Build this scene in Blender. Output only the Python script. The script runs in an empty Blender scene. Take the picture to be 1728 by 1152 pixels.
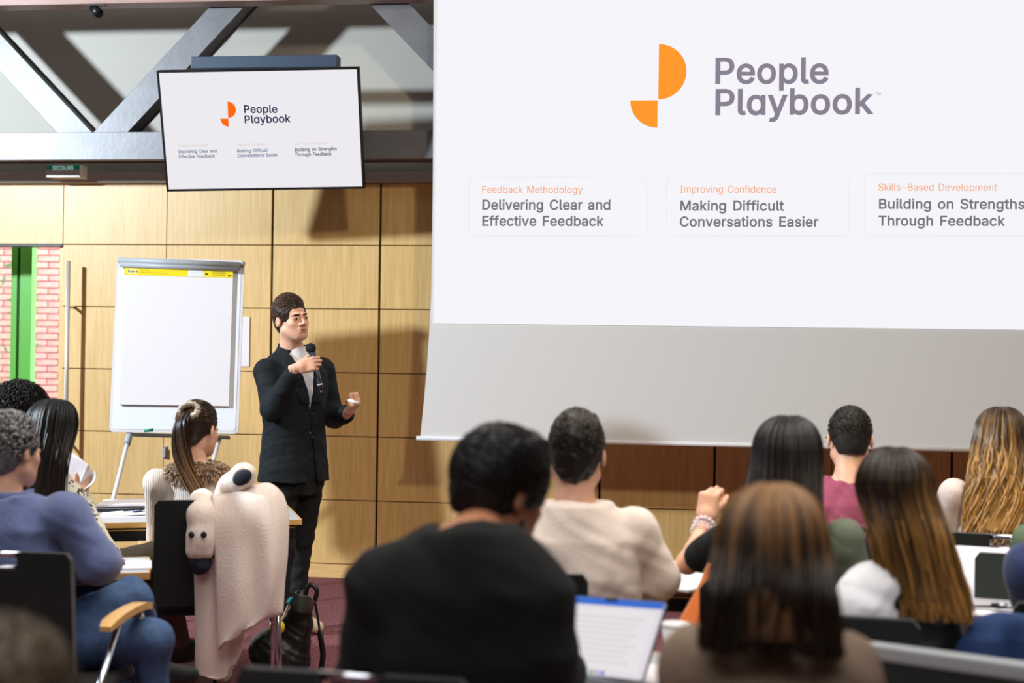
import bpy, bmesh, math, random
import numpy as np
from mathutils import Vector, Matrix
random.seed(7); rng = np.random.RandomState(7)
SC = bpy.context.scene; COL = SC.collection
R_ = math.radians

# ------------------------------------------------------------------ camera
YAW, PITCH, ROLL, FPX = R_(-7.53), R_(.44), R_(.78), 2400.0
CAM = np.array([0, 0, 1.5])
def cam_axes():
    cy, sy = math.cos(YAW), math.sin(YAW)
    r = np.array([cy, -sy, 0]); f = np.array([sy, cy, 0]); u = np.array([0, 0, 1.])
    cp, sp = math.cos(PITCH), math.sin(PITCH)
    f2 = f*cp + u*sp; u2 = u*cp - f*sp
    cr, sr = math.cos(ROLL), math.sin(ROLL)
    return r*cr + u2*sr, u2*cr - r*sr, f2
AR, AU, AF = cam_axes()
cd = bpy.data.cameras.new('camera'); cam = bpy.data.objects.new('camera', cd); COL.objects.link(cam)
cam.matrix_world = Matrix([[AR[i], AU[i], -AF[i], CAM[i]] for i in range(3)] + [[0, 0, 0, 1]])
cd.sensor_width = 36; cd.lens = 50; cd.clip_end = 100
cd.dof.use_dof = True; cd.dof.focus_distance = 7.2; cd.dof.aperture_fstop = 2.2
SC.camera = cam
def ray(px, py): return AF + AR*(px-864)/FPX - AU*(py-576)/FPX
def at(px, py, Y):
    """the place in the room that is seen at a photo pixel, at distance Y along the room"""
    d = ray(px, py); return Vector(CAM + d*(Y/d[1]))
def onz(px, py, z):
    d = ray(px, py); return Vector(CAM + d*((z-1.5)/d[2]))

# ------------------------------------------------------------------ world, lights, exposure
SC.view_settings.view_transform = 'Standard'; SC.view_settings.look = 'None'
SC.view_settings.gamma = 1; SC.view_settings.use_curve_mapping = False
SC.view_settings.exposure = 0.0
w = bpy.data.worlds.new('world'); SC.world = w; w.use_nodes = True
w.node_tree.nodes['Background'].inputs[0].default_value = (.80, .90, 1, 1)
w.node_tree.nodes['Background'].inputs[1].default_value = 7.0
def look_at(o, tgt):
    o.rotation_euler = (Vector(tgt)-o.location).to_track_quat('-Z', 'Y').to_euler()
def area(name, loc, tgt, sx, sy, power, col, spread=180):
    l = bpy.data.lights.new(name, 'AREA'); l.spread = R_(spread); l.shape = 'RECTANGLE'; l.size = sx; l.size_y = sy; l.energy = power; l.color = col
    o = bpy.data.objects.new(name, l); COL.objects.link(o); o.location = loc; look_at(o, tgt); return o
def spot(name, loc, tgt, power, col, ang, blend=.3, rad=.12):
    l = bpy.data.lights.new(name, 'SPOT'); l.energy = power; l.color = col; l.spot_size = R_(ang); l.spot_blend = blend; l.shadow_soft_size = rad
    o = bpy.data.objects.new(name, l); COL.objects.link(o); o.location = loc; look_at(o, tgt); return o
spot('left_side_lamp', (-6.7, 4.3, 3.65), (-2.6, 9.1, 1.5), 2250, (.76, .89, 1), 100, .5, .17)
spot('rear_ceiling_spot', (1.2, .6, 4.75), (.9, 9.1, 1.3), 650, (1, .87, .64), 62, .5, .2)
area('overhead_fill', (0, 4.5, 4.75), (0, 4.5, 0), 6, 3.4, 150, (1, .95, .88), 110)  # unseen fill added above the audience, spread narrowed to spare the walls
area('overhead_fill', (-1.5, 0, 4.75), (-1.5, 0.5, 0), 6, 3, 130, (.96, .97, 1), 110)  # second added overhead fill, for the nearest people; no fixture
area('front_fill', (0, 5.0, 4.3), (0, 9.1, 1.2), 4, .3, 18, (.82, .94, 1))  # added fill without a fixture, lifts the shade on the back wall

# ------------------------------------------------------------------ materials
def lin(c): return tuple(((v/255)/12.92 if v/255 <= .04045 else ((v/255+.055)/1.055)**2.4) for v in c[:3]) + (1,)
MATS = {}
def mat(name, col, rough=.6, metal=0, spec=.4, nscale=0, nvar=0, bump=0, bscale=60, stretch=(1, 1, 1), sheen=0, emis=0, alpha=1, trans=0):
    if name in MATS: return MATS[name]
    m = bpy.data.materials.new(name); m.use_nodes = True; nt = m.node_tree; N = nt.nodes; L = nt.links
    b = N['Principled BSDF']; MATS[name] = m
    b.inputs['Base Color'].default_value = lin(col); b.inputs['Roughness'].default_value = rough
    b.inputs['Metallic'].default_value = metal; b.inputs['Specular IOR Level'].default_value = spec
    if sheen: b.inputs['Sheen Weight'].default_value = sheen
    if trans: b.inputs['Transmission Weight'].default_value = trans
    if emis:
        b.inputs['Emission Color'].default_value = lin(col); b.inputs['Emission Strength'].default_value = emis
        b.inputs['Base Color'].default_value = (0, 0, 0, 1); b.inputs['Specular IOR Level'].default_value = 0
    if nvar or bump:
        tc = N.new('ShaderNodeTexCoord'); mp = N.new('ShaderNodeMapping'); mp.inputs['Scale'].default_value = stretch
        L.new(tc.outputs['Object'], mp.inputs[0])
    if nvar:
        n = N.new('ShaderNodeTexNoise'); n.inputs['Scale'].default_value = nscale; n.inputs['Detail'].default_value = 6
        L.new(mp.outputs[0], n.inputs[0])
        r = N.new('ShaderNodeValToRGB'); r.color_ramp.elements[0].position = .3; r.color_ramp.elements[1].position = .7
        c = lin(col); r.color_ramp.elements[0].color = tuple(max(0, v*(1-nvar)) for v in c[:3])+(1,)
        r.color_ramp.elements[1].color = tuple(min(1, v*(1+nvar)) for v in c[:3])+(1,)
        L.new(n.outputs[0], r.inputs[0]); L.new(r.outputs[0], b.inputs['Base Color'])
    if bump:
        n2 = N.new('ShaderNodeTexNoise'); n2.inputs['Scale'].default_value = bscale; n2.inputs['Detail'].default_value = 4
        L.new(mp.outputs[0], n2.inputs[0]); bp = N.new('ShaderNodeBump'); bp.inputs['Strength'].default_value = bump
        bp.inputs['Distance'].default_value = .01; L.new(n2.outputs[0], bp.inputs['Height']); L.new(bp.outputs[0], b.inputs['Normal'])
    return m
def wood_mat(name, c0, c1, rough=.42, grain_axis='Z', s=1.0):
    if name in MATS: return MATS[name]
    m = bpy.data.materials.new(name); m.use_nodes = True; nt = m.node_tree; N = nt.nodes; L = nt.links; MATS[name] = m
    b = N['Principled BSDF']; b.inputs['Roughness'].default_value = rough; b.inputs['Specular IOR Level'].default_value = .5
    tc = N.new('ShaderNodeTexCoord'); oi = N.new('ShaderNodeObjectInfo'); ml = N.new('ShaderNodeMath'); ml.operation = 'MULTIPLY'; ml.inputs[1].default_value = 37
    L.new(oi.outputs['Random'], ml.inputs[0])
    add = N.new('ShaderNodeVectorMath'); add.operation = 'ADD'; L.new(tc.outputs['Object'], add.inputs[0]); L.new(ml.outputs[0], add.inputs[1])
    mp = N.new('ShaderNodeMapping'); L.new(add.outputs[0], mp.inputs[0])
    sc = {'Z': (7*s, 7*s, .45*s), 'X': (.7*s, 9*s, 9*s), 'Y': (9*s, .7*s, 9*s)}[grain_axis]; mp.inputs['Scale'].default_value = sc
    n = N.new('ShaderNodeTexNoise'); n.inputs['Scale'].default_value = 1.2; n.inputs['Detail'].default_value = 3; n.inputs['Distortion'].default_value = .6
    L.new(mp.outputs[0], n.inputs[0])
    m2 = N.new('ShaderNodeMath'); m2.operation = 'MULTIPLY'; m2.inputs[1].default_value = 26; L.new(n.outputs[0], m2.inputs[0])
    sn = N.new('ShaderNodeMath'); sn.operation = 'SINE'; L.new(m2.outputs[0], sn.inputs[0])
    n2 = N.new('ShaderNodeTexNoise'); n2.inputs['Scale'].default_value = 9; n2.inputs['Detail'].default_value = 8; L.new(mp.outputs[0], n2.inputs[0])
    mx = N.new('ShaderNodeMath'); mx.operation = 'MULTIPLY_ADD'; mx.inputs[1].default_value = .06; L.new(sn.outputs[0], mx.inputs[0]); L.new(n2.outputs[0], mx.inputs[2])
    r = N.new('ShaderNodeValToRGB'); r.color_ramp.elements[0].position = .25; r.color_ramp.elements[1].position = .8
    r.color_ramp.elements[0].color = lin(c0); r.color_ramp.elements[1].color = lin(c1)
    L.new(mx.outputs[0], r.inputs[0]); L.new(r.outputs[0], b.inputs['Base Color'])
    return m
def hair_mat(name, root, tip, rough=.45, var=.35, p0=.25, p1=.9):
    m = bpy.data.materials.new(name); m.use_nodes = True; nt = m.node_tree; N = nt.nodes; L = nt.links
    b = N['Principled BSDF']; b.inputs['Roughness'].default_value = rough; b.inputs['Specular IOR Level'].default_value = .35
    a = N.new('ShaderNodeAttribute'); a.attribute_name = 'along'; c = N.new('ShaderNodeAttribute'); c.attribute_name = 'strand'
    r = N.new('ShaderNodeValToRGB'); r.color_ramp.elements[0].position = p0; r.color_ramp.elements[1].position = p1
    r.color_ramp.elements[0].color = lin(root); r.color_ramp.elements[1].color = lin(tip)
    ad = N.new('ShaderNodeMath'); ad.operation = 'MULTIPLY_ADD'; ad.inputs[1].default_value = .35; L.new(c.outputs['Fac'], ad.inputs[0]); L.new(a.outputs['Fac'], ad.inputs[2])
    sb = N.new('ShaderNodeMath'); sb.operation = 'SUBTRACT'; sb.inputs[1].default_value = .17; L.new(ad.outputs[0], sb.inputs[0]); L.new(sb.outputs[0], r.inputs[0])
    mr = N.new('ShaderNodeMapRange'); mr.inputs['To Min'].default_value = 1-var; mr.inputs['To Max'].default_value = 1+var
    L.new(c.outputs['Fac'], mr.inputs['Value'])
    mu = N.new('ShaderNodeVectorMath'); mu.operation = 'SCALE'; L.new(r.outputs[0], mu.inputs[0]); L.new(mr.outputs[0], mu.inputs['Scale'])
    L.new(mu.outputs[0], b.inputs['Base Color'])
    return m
WOOD = wood_mat('maple_panel', (208, 168, 102), (230, 192, 130))
WOODK = wood_mat('maple_skirting', (216, 172, 108), (234, 194, 134), grain_axis='X')
BEECH = wood_mat('beech', (206, 158, 92), (230, 186, 122), .35, 'Y', 2)
DARKGAP = mat('dark_gap', (30, 22, 12), .9)
PLASTER = mat('plaster', (186, 181, 171), .85, bump=.05, bscale=40)
STEEL = mat('painted_steel', (112, 110, 112), .42, .15, .5, nscale=8, nvar=.12, bump=.06, bscale=30)
NAVY = mat('navy_steel', (44, 60, 80), .45, .1, .5)
CHROME = mat('chrome', (205, 210, 218), .12, 1)
BLACKM = mat('black_plastic', (16, 17, 18), .4)
BLACKF = mat('black_fabric', (15, 17, 17), .9, sheen=.2, bump=.15, bscale=300)
SLATEF = mat('slate_fabric', (42, 48, 46), .9, bump=.1, bscale=300)
SCREENW = mat('screen_fabric', (214, 211, 208), .8)
WHITEP = mat('white_enamel', (224, 220, 220), .18, spec=.6)
PAPER = mat('paper', (230, 223, 225), .7)
GREYM = mat('grey_metal', (164, 168, 170), .4)
LAMINATE = mat('grey_laminate', (176, 176, 180), .35, spec=.5)

# ------------------------------------------------------------------ mesh helpers
def tag(o, label=None, cat=None, group=None, kind=None):
    if label: o['label'] = label
    if cat: o['category'] = cat
    if group: o['group'] = group
    if kind: o['kind'] = kind
    return o
def empty(name, loc, rz=0, label=None, cat=None, group=None, mw=None):
    o = bpy.data.objects.new(name, None); COL.objects.link(o); o.empty_display_size = .1
    if mw is not None: o.matrix_world = mw
    else: o.location = loc; o.rotation_euler = (0, 0, rz)
    return tag(o, label, cat, group)
def link(name, me, m, parent=None, smooth=False):
    if m is not None and len(me.materials) == 0: me.materials.append(m)
    if smooth and len(me.polygons): me.polygons.foreach_set('use_smooth', [True]*len(me.polygons))
    o = bpy.data.objects.new(name, me); COL.objects.link(o)
    if parent is not None: o.parent = parent
    return o
def from_bm(name, bm, m, parent=None, smooth=False, bevel=0, seg=2):
    if bevel:
        bmesh.ops.bevel(bm, geom=[e for e in bm.edges if len(e.link_faces) == 2 and e.calc_face_angle(0) > .6], offset=bevel, segments=seg, profile=.6, affect='EDGES', clamp_overlap=True)
    bmesh.ops.recalc_face_normals(bm, faces=bm.faces)
    me = bpy.data.meshes.new(name); bm.to_mesh(me); bm.free()
    return link(name, me, m, parent, smooth)
def from_np(name, V, F, m, parent=None, smooth=True, attrs=None):
    me = bpy.data.meshes.new(name)
    V = np.asarray(V, dtype=np.float32); F = np.asarray(F, dtype=np.int32)
    me.vertices.add(len(V)); me.vertices.foreach_set('co', V.ravel())
    k = F.shape[1]; me.loops.add(F.size); me.loops.foreach_set('vertex_index', F.ravel())
    me.polygons.add(len(F)); me.polygons.foreach_set('loop_start', np.arange(len(F), dtype=np.int32)*k)
    me.update(calc_edges=True)
    for kx, vv in (attrs or {}).items():
        a = me.attributes.new(kx, 'FLOAT', 'POINT'); a.data.foreach_set('value', np.asarray(vv, dtype=np.float32))
    return link(name, me, m, parent, smooth)
def box(bm, c, h, rot=None):
    """box with centre c and half sizes h"""
    M = Matrix.Translation(c) @ ((rot.to_4x4() if rot is not None else Matrix.Identity(4)) @ Matrix.Diagonal((h[0]*2, h[1]*2, h[2]*2, 1)))
    return bmesh.ops.create_cube(bm, size=1, matrix=M)
def bx(name, lo, hi, m, parent=None, bevel=0):
    bm = bmesh.new(); lo = Vector(lo); hi = Vector(hi); box(bm, (lo+hi)/2, (hi-lo)/2)
    return from_bm(name, bm, m, parent, False, bevel)
def tube(bm, pts, r, n=8, cap=True, flat=1.0):
    pts = [Vector(p) for p in pts]; rings = []
    up = None
    for i, p in enumerate(pts):
        t = (pts[min(i+1, len(pts)-1)]-pts[max(i-1, 0)]).normalized()
        if up is None: up = t.orthogonal().normalized()
        up = (up - t*up.dot(t)).normalized(); sd = t.cross(up)
        rr = r[i] if isinstance(r, (list, tuple)) else r
        rings.append([bm.verts.new(p + up*math.cos(2*math.pi*k/n)*rr + sd*math.sin(2*math.pi*k/n)*rr*flat) for k in range(n)])
    for a, b in zip(rings, rings[1:]):
        for k in range(n): bm.faces.new((a[k], a[(k+1) % n], b[(k+1) % n], b[k]))
    if cap: bm.faces.new(rings[0][::-1]); bm.faces.new(rings[-1])
def tb(name, pts, r, m, parent=None, n=10, flat=1.0):
    bm = bmesh.new(); tube(bm, pts, r, n, flat=flat); return from_bm(name, bm, m, parent, True)
def smoothpts(pts, k=6):
    P = [Vector(p) for p in pts]; out = []
    for i in range(len(P)-1):
        a, b, c, d = P[max(i-1, 0)], P[i], P[i+1], P[min(i+2, len(P)-1)]
        for j in range(k):
            t = j/k; out.append(.5*((2*b)+(c-a)*t+(2*a-5*b+4*c-d)*t*t+(3*b-a-3*c+d)*t**3))
    return out+[P[-1]]
def prism(bm, pts, n, th):
    """polygon pts (3D, planar) extruded by vector n*th"""
    a = [bm.verts.new(p) for p in pts]; b = [bm.verts.new(Vector(p)+Vector(n)*th) for p in pts]
    bm.faces.new(a); bm.faces.new(b[::-1])
    for i in range(len(a)): bm.faces.new((a[i], b[i], b[(i+1) % len(a)], a[(i+1) % len(a)]))
def sheet(name, rows, th, m, parent=None, nu=5, nv=5, wav=0, wfreq=8, seed=0, smooth=True):
    """rows of 3-D control points -> smooth cloth with thickness"""
    def cr(P, k):
        out = []
        for i in range(len(P)-1):
            a, b, c, d = P[max(i-1, 0)], P[i], P[i+1], P[min(i+2, len(P)-1)]
            for j in range(k):
                t = j/k; out.append(.5*((2*b)+(c-a)*t+(2*a-5*b+4*c-d)*t*t+(3*b-a-3*c+d)*t**3))
        return out+[P[-1]]
    A = [cr([np.array(p, float) for p in r], nu) for r in rows]
    A = np.array(cr([np.array(r) for r in A], nv))
    nr, nc = A.shape[:2]
    du = np.gradient(A, axis=1); dv = np.gradient(A, axis=0); nn = np.cross(du, dv); nn /= np.linalg.norm(nn, axis=2)[..., None]+1e-9
    if wav:
        u = np.linspace(0, 1, nc)[None]; v = np.linspace(0, 1, nr)[:, None]
        A = A + nn*(wav*(np.sin(u*wfreq+v*2.3+seed)*.6+np.sin(u*wfreq*1.9-v*3+seed*2)*.4)*(.3+v))[..., None]
    V = np.concatenate([(A-nn*th/2).reshape(-1, 3), (A+nn*th/2).reshape(-1, 3)]); F = []; o = nr*nc
    for i in range(nr-1):
        for j in range(nc-1):
            a = i*nc+j; F += [(a, a+1, a+nc+1, a+nc), (o+a, o+a+nc, o+a+nc+1, o+a+1)]
    for i in range(nr-1):
        a = i*nc; F += [(a, a+nc, o+a+nc, o+a)]; a = i*nc+nc-1; F += [(a+nc, a, o+a, o+a+nc)]
    for j in range(nc-1):
        a = j; F += [(a+1, a, o+a, o+a+1)]; a = (nr-1)*nc+j; F += [(a, a+1, o+a+1, o+a)]
    return from_np(name, V, F, m, parent, smooth)
def copy_tree(o, parent=None):
    c = o.copy(); COL.objects.link(c)
    if parent is not None: c.parent = parent
    for ch in [x for x in bpy.data.objects if x.parent == o]: copy_tree(ch, c)
    return c
GLYPHS = {"r-":[453,[337,244,337,188,114,188,114,244],[3,2,1,1,0,3]],
"rB":[456,[60,0,60,509,241,509,289,504,329,491,359,469,381,442,394,410,398,374,395,344,387,320,373,301,356,286,336,275,315,267,315,262,339,257,363,245,385,227,402,203,414,173,418,136,413,100,400,67,377,39,344,18,301,4,247,0,125,57,245,57,296,63,330,80,349,105,355,137,352,161,342,184,327,203,306,218,279,228,248,231,125,231,125,285,238,285,265,288,288,296,308,309,323,326,333,348,336,372,330,403,313,429,283,446,240,452,125,452],[0,28,40,1,0,40,40,41,1,41,53,1,39,43,42,28,0,27,27,29,28,39,42,40,41,40,42,52,2,53,1,53,2,38,37,15,14,45,44,50,4,51,3,51,4,29,27,26,26,30,29,43,39,38,38,15,43,15,14,43,14,44,43,51,3,52,2,52,3,31,25,24,24,23,31,32,31,23,23,22,32,33,32,22,22,21,33,21,20,33,34,33,20,20,19,34,35,34,19,19,18,35,11,10,47,10,9,47,48,47,9,9,8,48,8,7,48,49,48,7,7,6,49,30,26,25,25,31,30,35,18,36,18,17,36,17,16,36,37,36,16,15,37,16,45,14,13,46,45,13,13,12,46,12,11,46,11,47,46,49,6,50,6,5,50,4,50,5]],
"rC":[510,[267,-7,225,-3,186,7,150,25,119,49,92,79,70,115,53,157,44,203,40,254,44,305,53,352,70,393,92,429,119,459,150,484,186,501,225,512,267,516,305,513,340,504,373,490,402,471,427,447,448,418,463,385,473,348,408,348,401,373,389,395,375,413,357,428,337,440,315,449,292,454,267,456,223,450,184,432,150,403,125,364,109,314,103,254,109,194,125,145,151,105,184,76,223,59,267,53,292,55,315,60,337,69,357,81,375,96,389,114,401,136,408,160,473,160,463,124,448,91,428,62,402,38,373,19,341,5,305,-4],[6,5,43,7,6,43,43,42,7,8,7,42,42,41,8,9,8,41,10,9,41,41,40,10,11,10,40,40,39,11,12,11,39,39,13,12,2,45,3,37,16,15,0,47,1,46,1,47,17,36,35,35,18,17,1,46,2,45,2,46,16,37,36,36,17,16,3,45,4,45,44,4,5,4,44,43,5,44,13,39,38,14,13,38,38,37,14,37,15,14,48,63,49,19,34,33,49,63,62,50,49,62,62,61,50,61,51,50,31,21,32,21,20,32,33,32,20,19,33,20,59,58,53,54,53,58,58,57,54,55,54,57,57,56,55,26,25,27,28,27,25,25,24,28,29,28,24,24,23,29,51,61,60,52,51,60,60,59,52,59,53,52,29,23,30,23,22,30,31,30,22,21,31,22,63,48,0,47,0,48,18,35,34,34,19,18]],
"rD":[502,[219,0,96,0,96,57,215,57,272,63,318,81,354,110,379,149,394,198,399,255,394,312,379,361,354,399,320,428,275,446,221,452,93,452,93,509,225,509,273,505,315,495,353,478,399,441,433,391,449,351,458,306,462,255,458,205,449,159,433,119,411,83,384,54,351,31,312,14,268,3,125,509,125,0,60,0,60,509,125,452,125,57],[38,37,16,16,17,38,2,1,36,2,36,40,1,2,37,16,37,2,17,16,35,19,14,20,4,34,33,33,5,4,14,19,15,18,15,19,3,36,0,0,34,3,34,4,3,16,2,39,35,16,39,15,18,35,12,21,13,27,26,9,26,25,9,6,31,30,7,6,30,30,29,7,29,28,7,8,7,28,28,27,8,27,9,8,9,25,10,25,24,10,11,10,24,24,23,11,12,11,23,23,22,12,21,12,22,5,33,32,32,31,5,31,6,5,20,14,13,13,21,20,15,35,39,2,40,39,36,3,40]],
"rE":[419,[60,0,60,509,372,509,372,452,125,452,125,286,355,286,355,229,125,229,125,57,375,57,375,0],[0,9,8,1,0,8,8,5,1,5,4,1,9,0,11,11,10,9,5,8,7,7,6,5,3,2,4,1,4,2]],
"rF":[410,[60,0,60,509,369,509,369,452,125,452,125,278,346,278,346,221,125,221,125,0],[9,8,0,8,5,0,1,0,5,3,2,4,5,8,7,7,6,5,1,5,4,4,2,1]],
"rI":[300,[31,0,31,57,118,57,118,452,31,452,31,509,269,509,269,452,183,452,183,57,269,57,269,0],[1,0,2,3,5,4,9,11,10,7,6,8,2,0,11,11,9,2,3,2,9,9,8,3,8,6,3,5,3,6]],
"rM":[628,[60,0,60,509,152,509,277,187,287,159,299,123,311,84,322,49,307,49,318,83,330,121,342,158,352,187,476,509,568,509,568,0,504,0,504,291,504,327,505,369,506,413,507,457,513,457,505,433,498,409,482,363,467,322,456,291,342,0,286,0,170,291,159,321,145,361,129,408,112,457,119,457,120,416,121,372,122,328,122,291,122,0,315,72,507,437,119,436],[36,34,1,40,39,0,1,0,39,39,38,1,38,37,1,36,1,37,35,34,43,5,8,6,8,5,29,32,2,33,35,33,2,34,35,2,1,34,2,9,7,10,14,22,20,22,21,42,17,16,15,15,14,17,18,17,14,19,18,14,14,20,19,27,12,11,13,25,24,24,23,13,23,21,13,21,22,13,22,14,13,8,29,28,28,7,8,8,7,41,12,27,26,2,32,31,31,30,3,3,2,31,7,9,41,6,8,41,25,13,26,13,12,26,21,23,42,20,22,42,7,28,10,28,27,11,11,10,28,3,30,4,30,29,4,5,4,29,34,36,43,33,35,43]],
"rO":[533,[267,-7,225,-3,186,7,150,25,119,49,92,79,70,115,53,157,44,203,40,254,44,305,53,352,70,393,92,429,119,459,150,484,186,501,225,512,267,516,309,512,348,501,384,484,415,459,442,429,464,393,480,352,490,305,493,254,490,203,480,157,464,115,442,79,415,49,384,25,348,7,309,-3,267,53,310,59,349,76,383,105,408,144,425,194,430,254,425,314,408,365,383,404,349,433,310,450,267,456,223,450,184,433,151,404,125,364,109,314,103,254,109,194,125,144,151,105,184,76,223,59],[5,56,6,7,6,56,56,55,7,8,7,55,55,54,8,9,8,54,10,9,54,54,53,10,11,10,53,0,36,1,59,2,1,1,36,59,16,49,17,58,3,2,2,59,58,49,16,50,15,50,16,3,58,4,58,57,4,5,4,57,56,5,57,11,53,52,12,11,52,13,12,52,52,51,13,14,13,51,51,50,14,50,15,14,34,37,35,47,19,48,18,48,19,20,46,21,33,38,34,37,34,38,46,20,47,19,47,20,29,28,41,42,41,28,28,27,42,27,26,42,43,42,26,26,25,43,44,43,25,25,24,44,24,23,44,38,33,32,39,38,32,32,31,39,40,39,31,31,30,40,30,29,40,29,41,40,44,23,45,23,22,45,46,45,22,21,46,22,36,0,35,35,37,36,17,49,48,48,18,17]],
"rR":[449,[60,0,60,509,236,509,290,504,333,489,367,465,390,433,405,395,409,352,405,309,390,271,367,240,333,217,289,203,236,198,96,198,96,255,234,255,269,258,298,267,319,281,334,300,342,324,345,352,342,380,334,405,319,425,298,440,269,449,233,452,125,452,125,0,353,0,230,229,303,229,428,0,125,255,125,198,246,199,313,210],[15,16,0,1,0,16,15,0,31,16,15,37,16,36,30,1,16,30,34,19,18,27,3,28,2,28,3,15,31,37,38,13,33,13,34,33,17,33,18,28,2,29,30,29,2,1,30,2,20,12,11,21,20,11,11,10,21,10,9,21,22,21,9,9,8,22,23,22,8,24,23,8,8,7,24,7,6,24,25,24,6,6,5,25,26,25,5,4,26,5,13,38,32,13,32,39,34,13,39,12,20,34,19,34,20,26,4,27,3,27,4,14,33,37,33,17,36,36,37,33,36,16,37,33,14,38,34,18,33,12,34,39,32,35,39]],
"rS":[447,[224,-9,172,-4,128,9,91,31,64,60,46,96,38,137,104,137,110,110,123,88,142,71,166,59,194,52,224,49,257,52,286,60,311,74,329,92,341,114,346,139,342,161,332,179,316,193,296,205,272,214,245,222,184,239,128,260,86,289,60,326,52,372,58,413,75,448,102,476,138,498,180,511,227,516,275,511,316,498,351,476,377,449,394,415,401,378,337,378,326,412,302,437,267,453,225,459,194,456,167,448,145,435,129,418,118,398,115,376,119,352,131,334,148,319,169,308,191,300,212,293,264,279,287,272,312,264,336,252,359,238,379,220,395,198,405,171,408,139,403,99,386,64,360,34,323,11,278,-4],[4,3,9,9,8,4,5,4,8,8,7,5,6,5,7,30,29,54,54,53,30,31,30,53,53,52,31,32,31,52,50,49,34,12,1,0,0,13,12,58,26,59,1,12,11,26,58,57,48,35,49,34,49,35,1,11,2,11,10,2,3,2,10,9,3,10,26,57,27,57,56,27,28,27,56,56,55,28,29,28,55,54,29,55,32,52,51,33,32,51,51,50,33,50,34,33,73,15,14,60,25,24,15,73,72,72,16,15,23,62,24,62,61,24,60,24,61,45,38,46,37,46,38,71,70,17,18,17,70,70,69,18,19,18,69,69,68,19,68,67,19,20,19,67,67,66,20,21,20,66,66,65,21,64,21,65,42,41,43,16,72,71,71,17,16,21,64,22,64,63,22,23,22,63,62,23,63,43,41,44,41,40,44,40,39,44,45,44,39,38,45,39,73,14,0,13,0,14,59,26,25,25,60,59,46,37,47,37,36,47,48,47,36,35,48,36]],
"rT":[449,[32,452,32,509,417,509,417,452,257,452,257,0,193,0,193,452],[1,0,7,3,2,4,7,6,5,5,4,7,4,2,7,1,7,2]],
"rU":[517,[259,-8,203,-2,154,15,114,43,85,80,66,124,60,173,60,509,124,509,124,178,128,144,141,113,160,87,187,68,220,56,259,52,298,56,331,68,357,87,377,113,389,144,393,178,393,509,457,509,457,173,451,124,433,80,403,43,363,15,315,-2],[7,6,9,9,8,7,0,14,1,13,1,14,1,13,2,12,2,13,2,12,3,12,11,3,4,3,11,5,4,11,11,10,5,6,5,10,9,6,10,18,17,28,28,17,29,16,29,17,25,24,20,21,20,24,24,23,21,22,21,23,18,28,27,19,18,27,27,26,19,26,25,19,25,20,19,29,16,0,16,15,0,14,0,15]],
"ra":[389,[160,-9,126,-5,94,5,68,22,48,45,35,73,30,108,34,138,43,161,58,179,78,193,100,203,125,211,152,216,178,220,234,227,252,230,265,235,273,243,276,255,276,257,273,279,267,297,256,311,240,322,220,329,196,331,171,329,149,322,132,313,118,301,107,288,100,274,41,291,57,322,79,346,104,364,133,375,163,382,194,384,215,383,239,379,263,372,286,360,306,343,322,320,333,290,337,251,337,0,277,0,277,52,272,52,264,38,252,25,236,12,215,1,190,-6,170,45,202,49,228,59,248,74,263,93,272,115,276,138,276,190,270,186,259,182,246,179,231,176,200,171,175,168,154,164,134,159,117,150,103,139,95,124,92,105,94,87,102,72,114,61,130,52,149,47],[4,3,78,78,77,4,5,4,77,77,76,5,6,5,76,76,75,6,7,6,75,8,7,75,75,74,8,9,8,74,10,9,74,34,33,32,56,57,0,81,0,57,13,71,70,70,14,13,0,81,1,80,1,81,12,72,71,71,13,12,28,27,37,27,38,37,1,80,2,80,79,2,3,2,79,78,3,79,10,74,73,11,10,73,73,72,11,72,12,11,34,32,31,31,30,34,35,34,30,30,29,35,36,35,29,29,28,36,28,37,36,68,15,69,25,40,26,39,26,40,41,24,42,58,55,54,59,58,54,54,53,59,15,68,67,67,66,15,66,16,15,24,41,25,40,25,41,50,49,48,20,19,47,47,46,20,61,51,50,62,61,50,50,48,62,63,62,48,48,47,63,47,64,63,18,17,64,64,47,18,47,19,18,20,46,21,46,45,21,22,21,45,45,44,22,59,53,52,60,59,52,52,51,60,51,61,60,16,66,65,65,64,16,64,17,16,22,44,23,44,43,23,24,23,43,42,24,43,55,58,56,57,56,58,14,70,69,69,15,14,26,39,27,38,27,39]],
"rb":[424,[229,-8,198,-5,172,4,153,17,138,31,127,46,118,59,112,59,112,0,53,0,53,509,114,509,114,319,118,319,127,331,137,346,152,360,171,373,197,381,229,384,274,378,313,361,345,332,370,293,385,245,390,189,385,133,370,84,346,45,313,16,274,-2,220,47,253,51,279,66,301,88,316,117,325,151,328,189,325,227,316,261,301,290,280,311,253,325,220,330,188,325,161,312,140,291,125,263,116,229,113,189,116,150,125,115,140,86,162,65,188,51],[9,8,7,51,50,7,9,7,50,49,9,50,9,49,48,10,9,48,12,10,48,48,47,12,2,54,3,53,3,54,3,53,4,5,4,53,15,14,45,16,15,45,45,44,16,44,17,16,5,53,6,53,52,6,7,6,52,51,7,52,12,47,46,13,12,46,46,45,13,45,14,13,10,12,11,31,1,0,0,32,31,43,19,18,20,42,41,32,0,30,30,33,32,19,43,42,42,20,19,27,26,35,36,35,26,26,25,36,37,36,25,38,37,25,25,24,38,39,38,24,24,23,39,33,30,29,29,28,33,34,33,28,28,27,34,27,35,34,39,23,40,23,22,40,41,40,22,22,21,41,20,41,21,54,2,1,1,31,54,43,18,44,17,44,18]],
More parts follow.
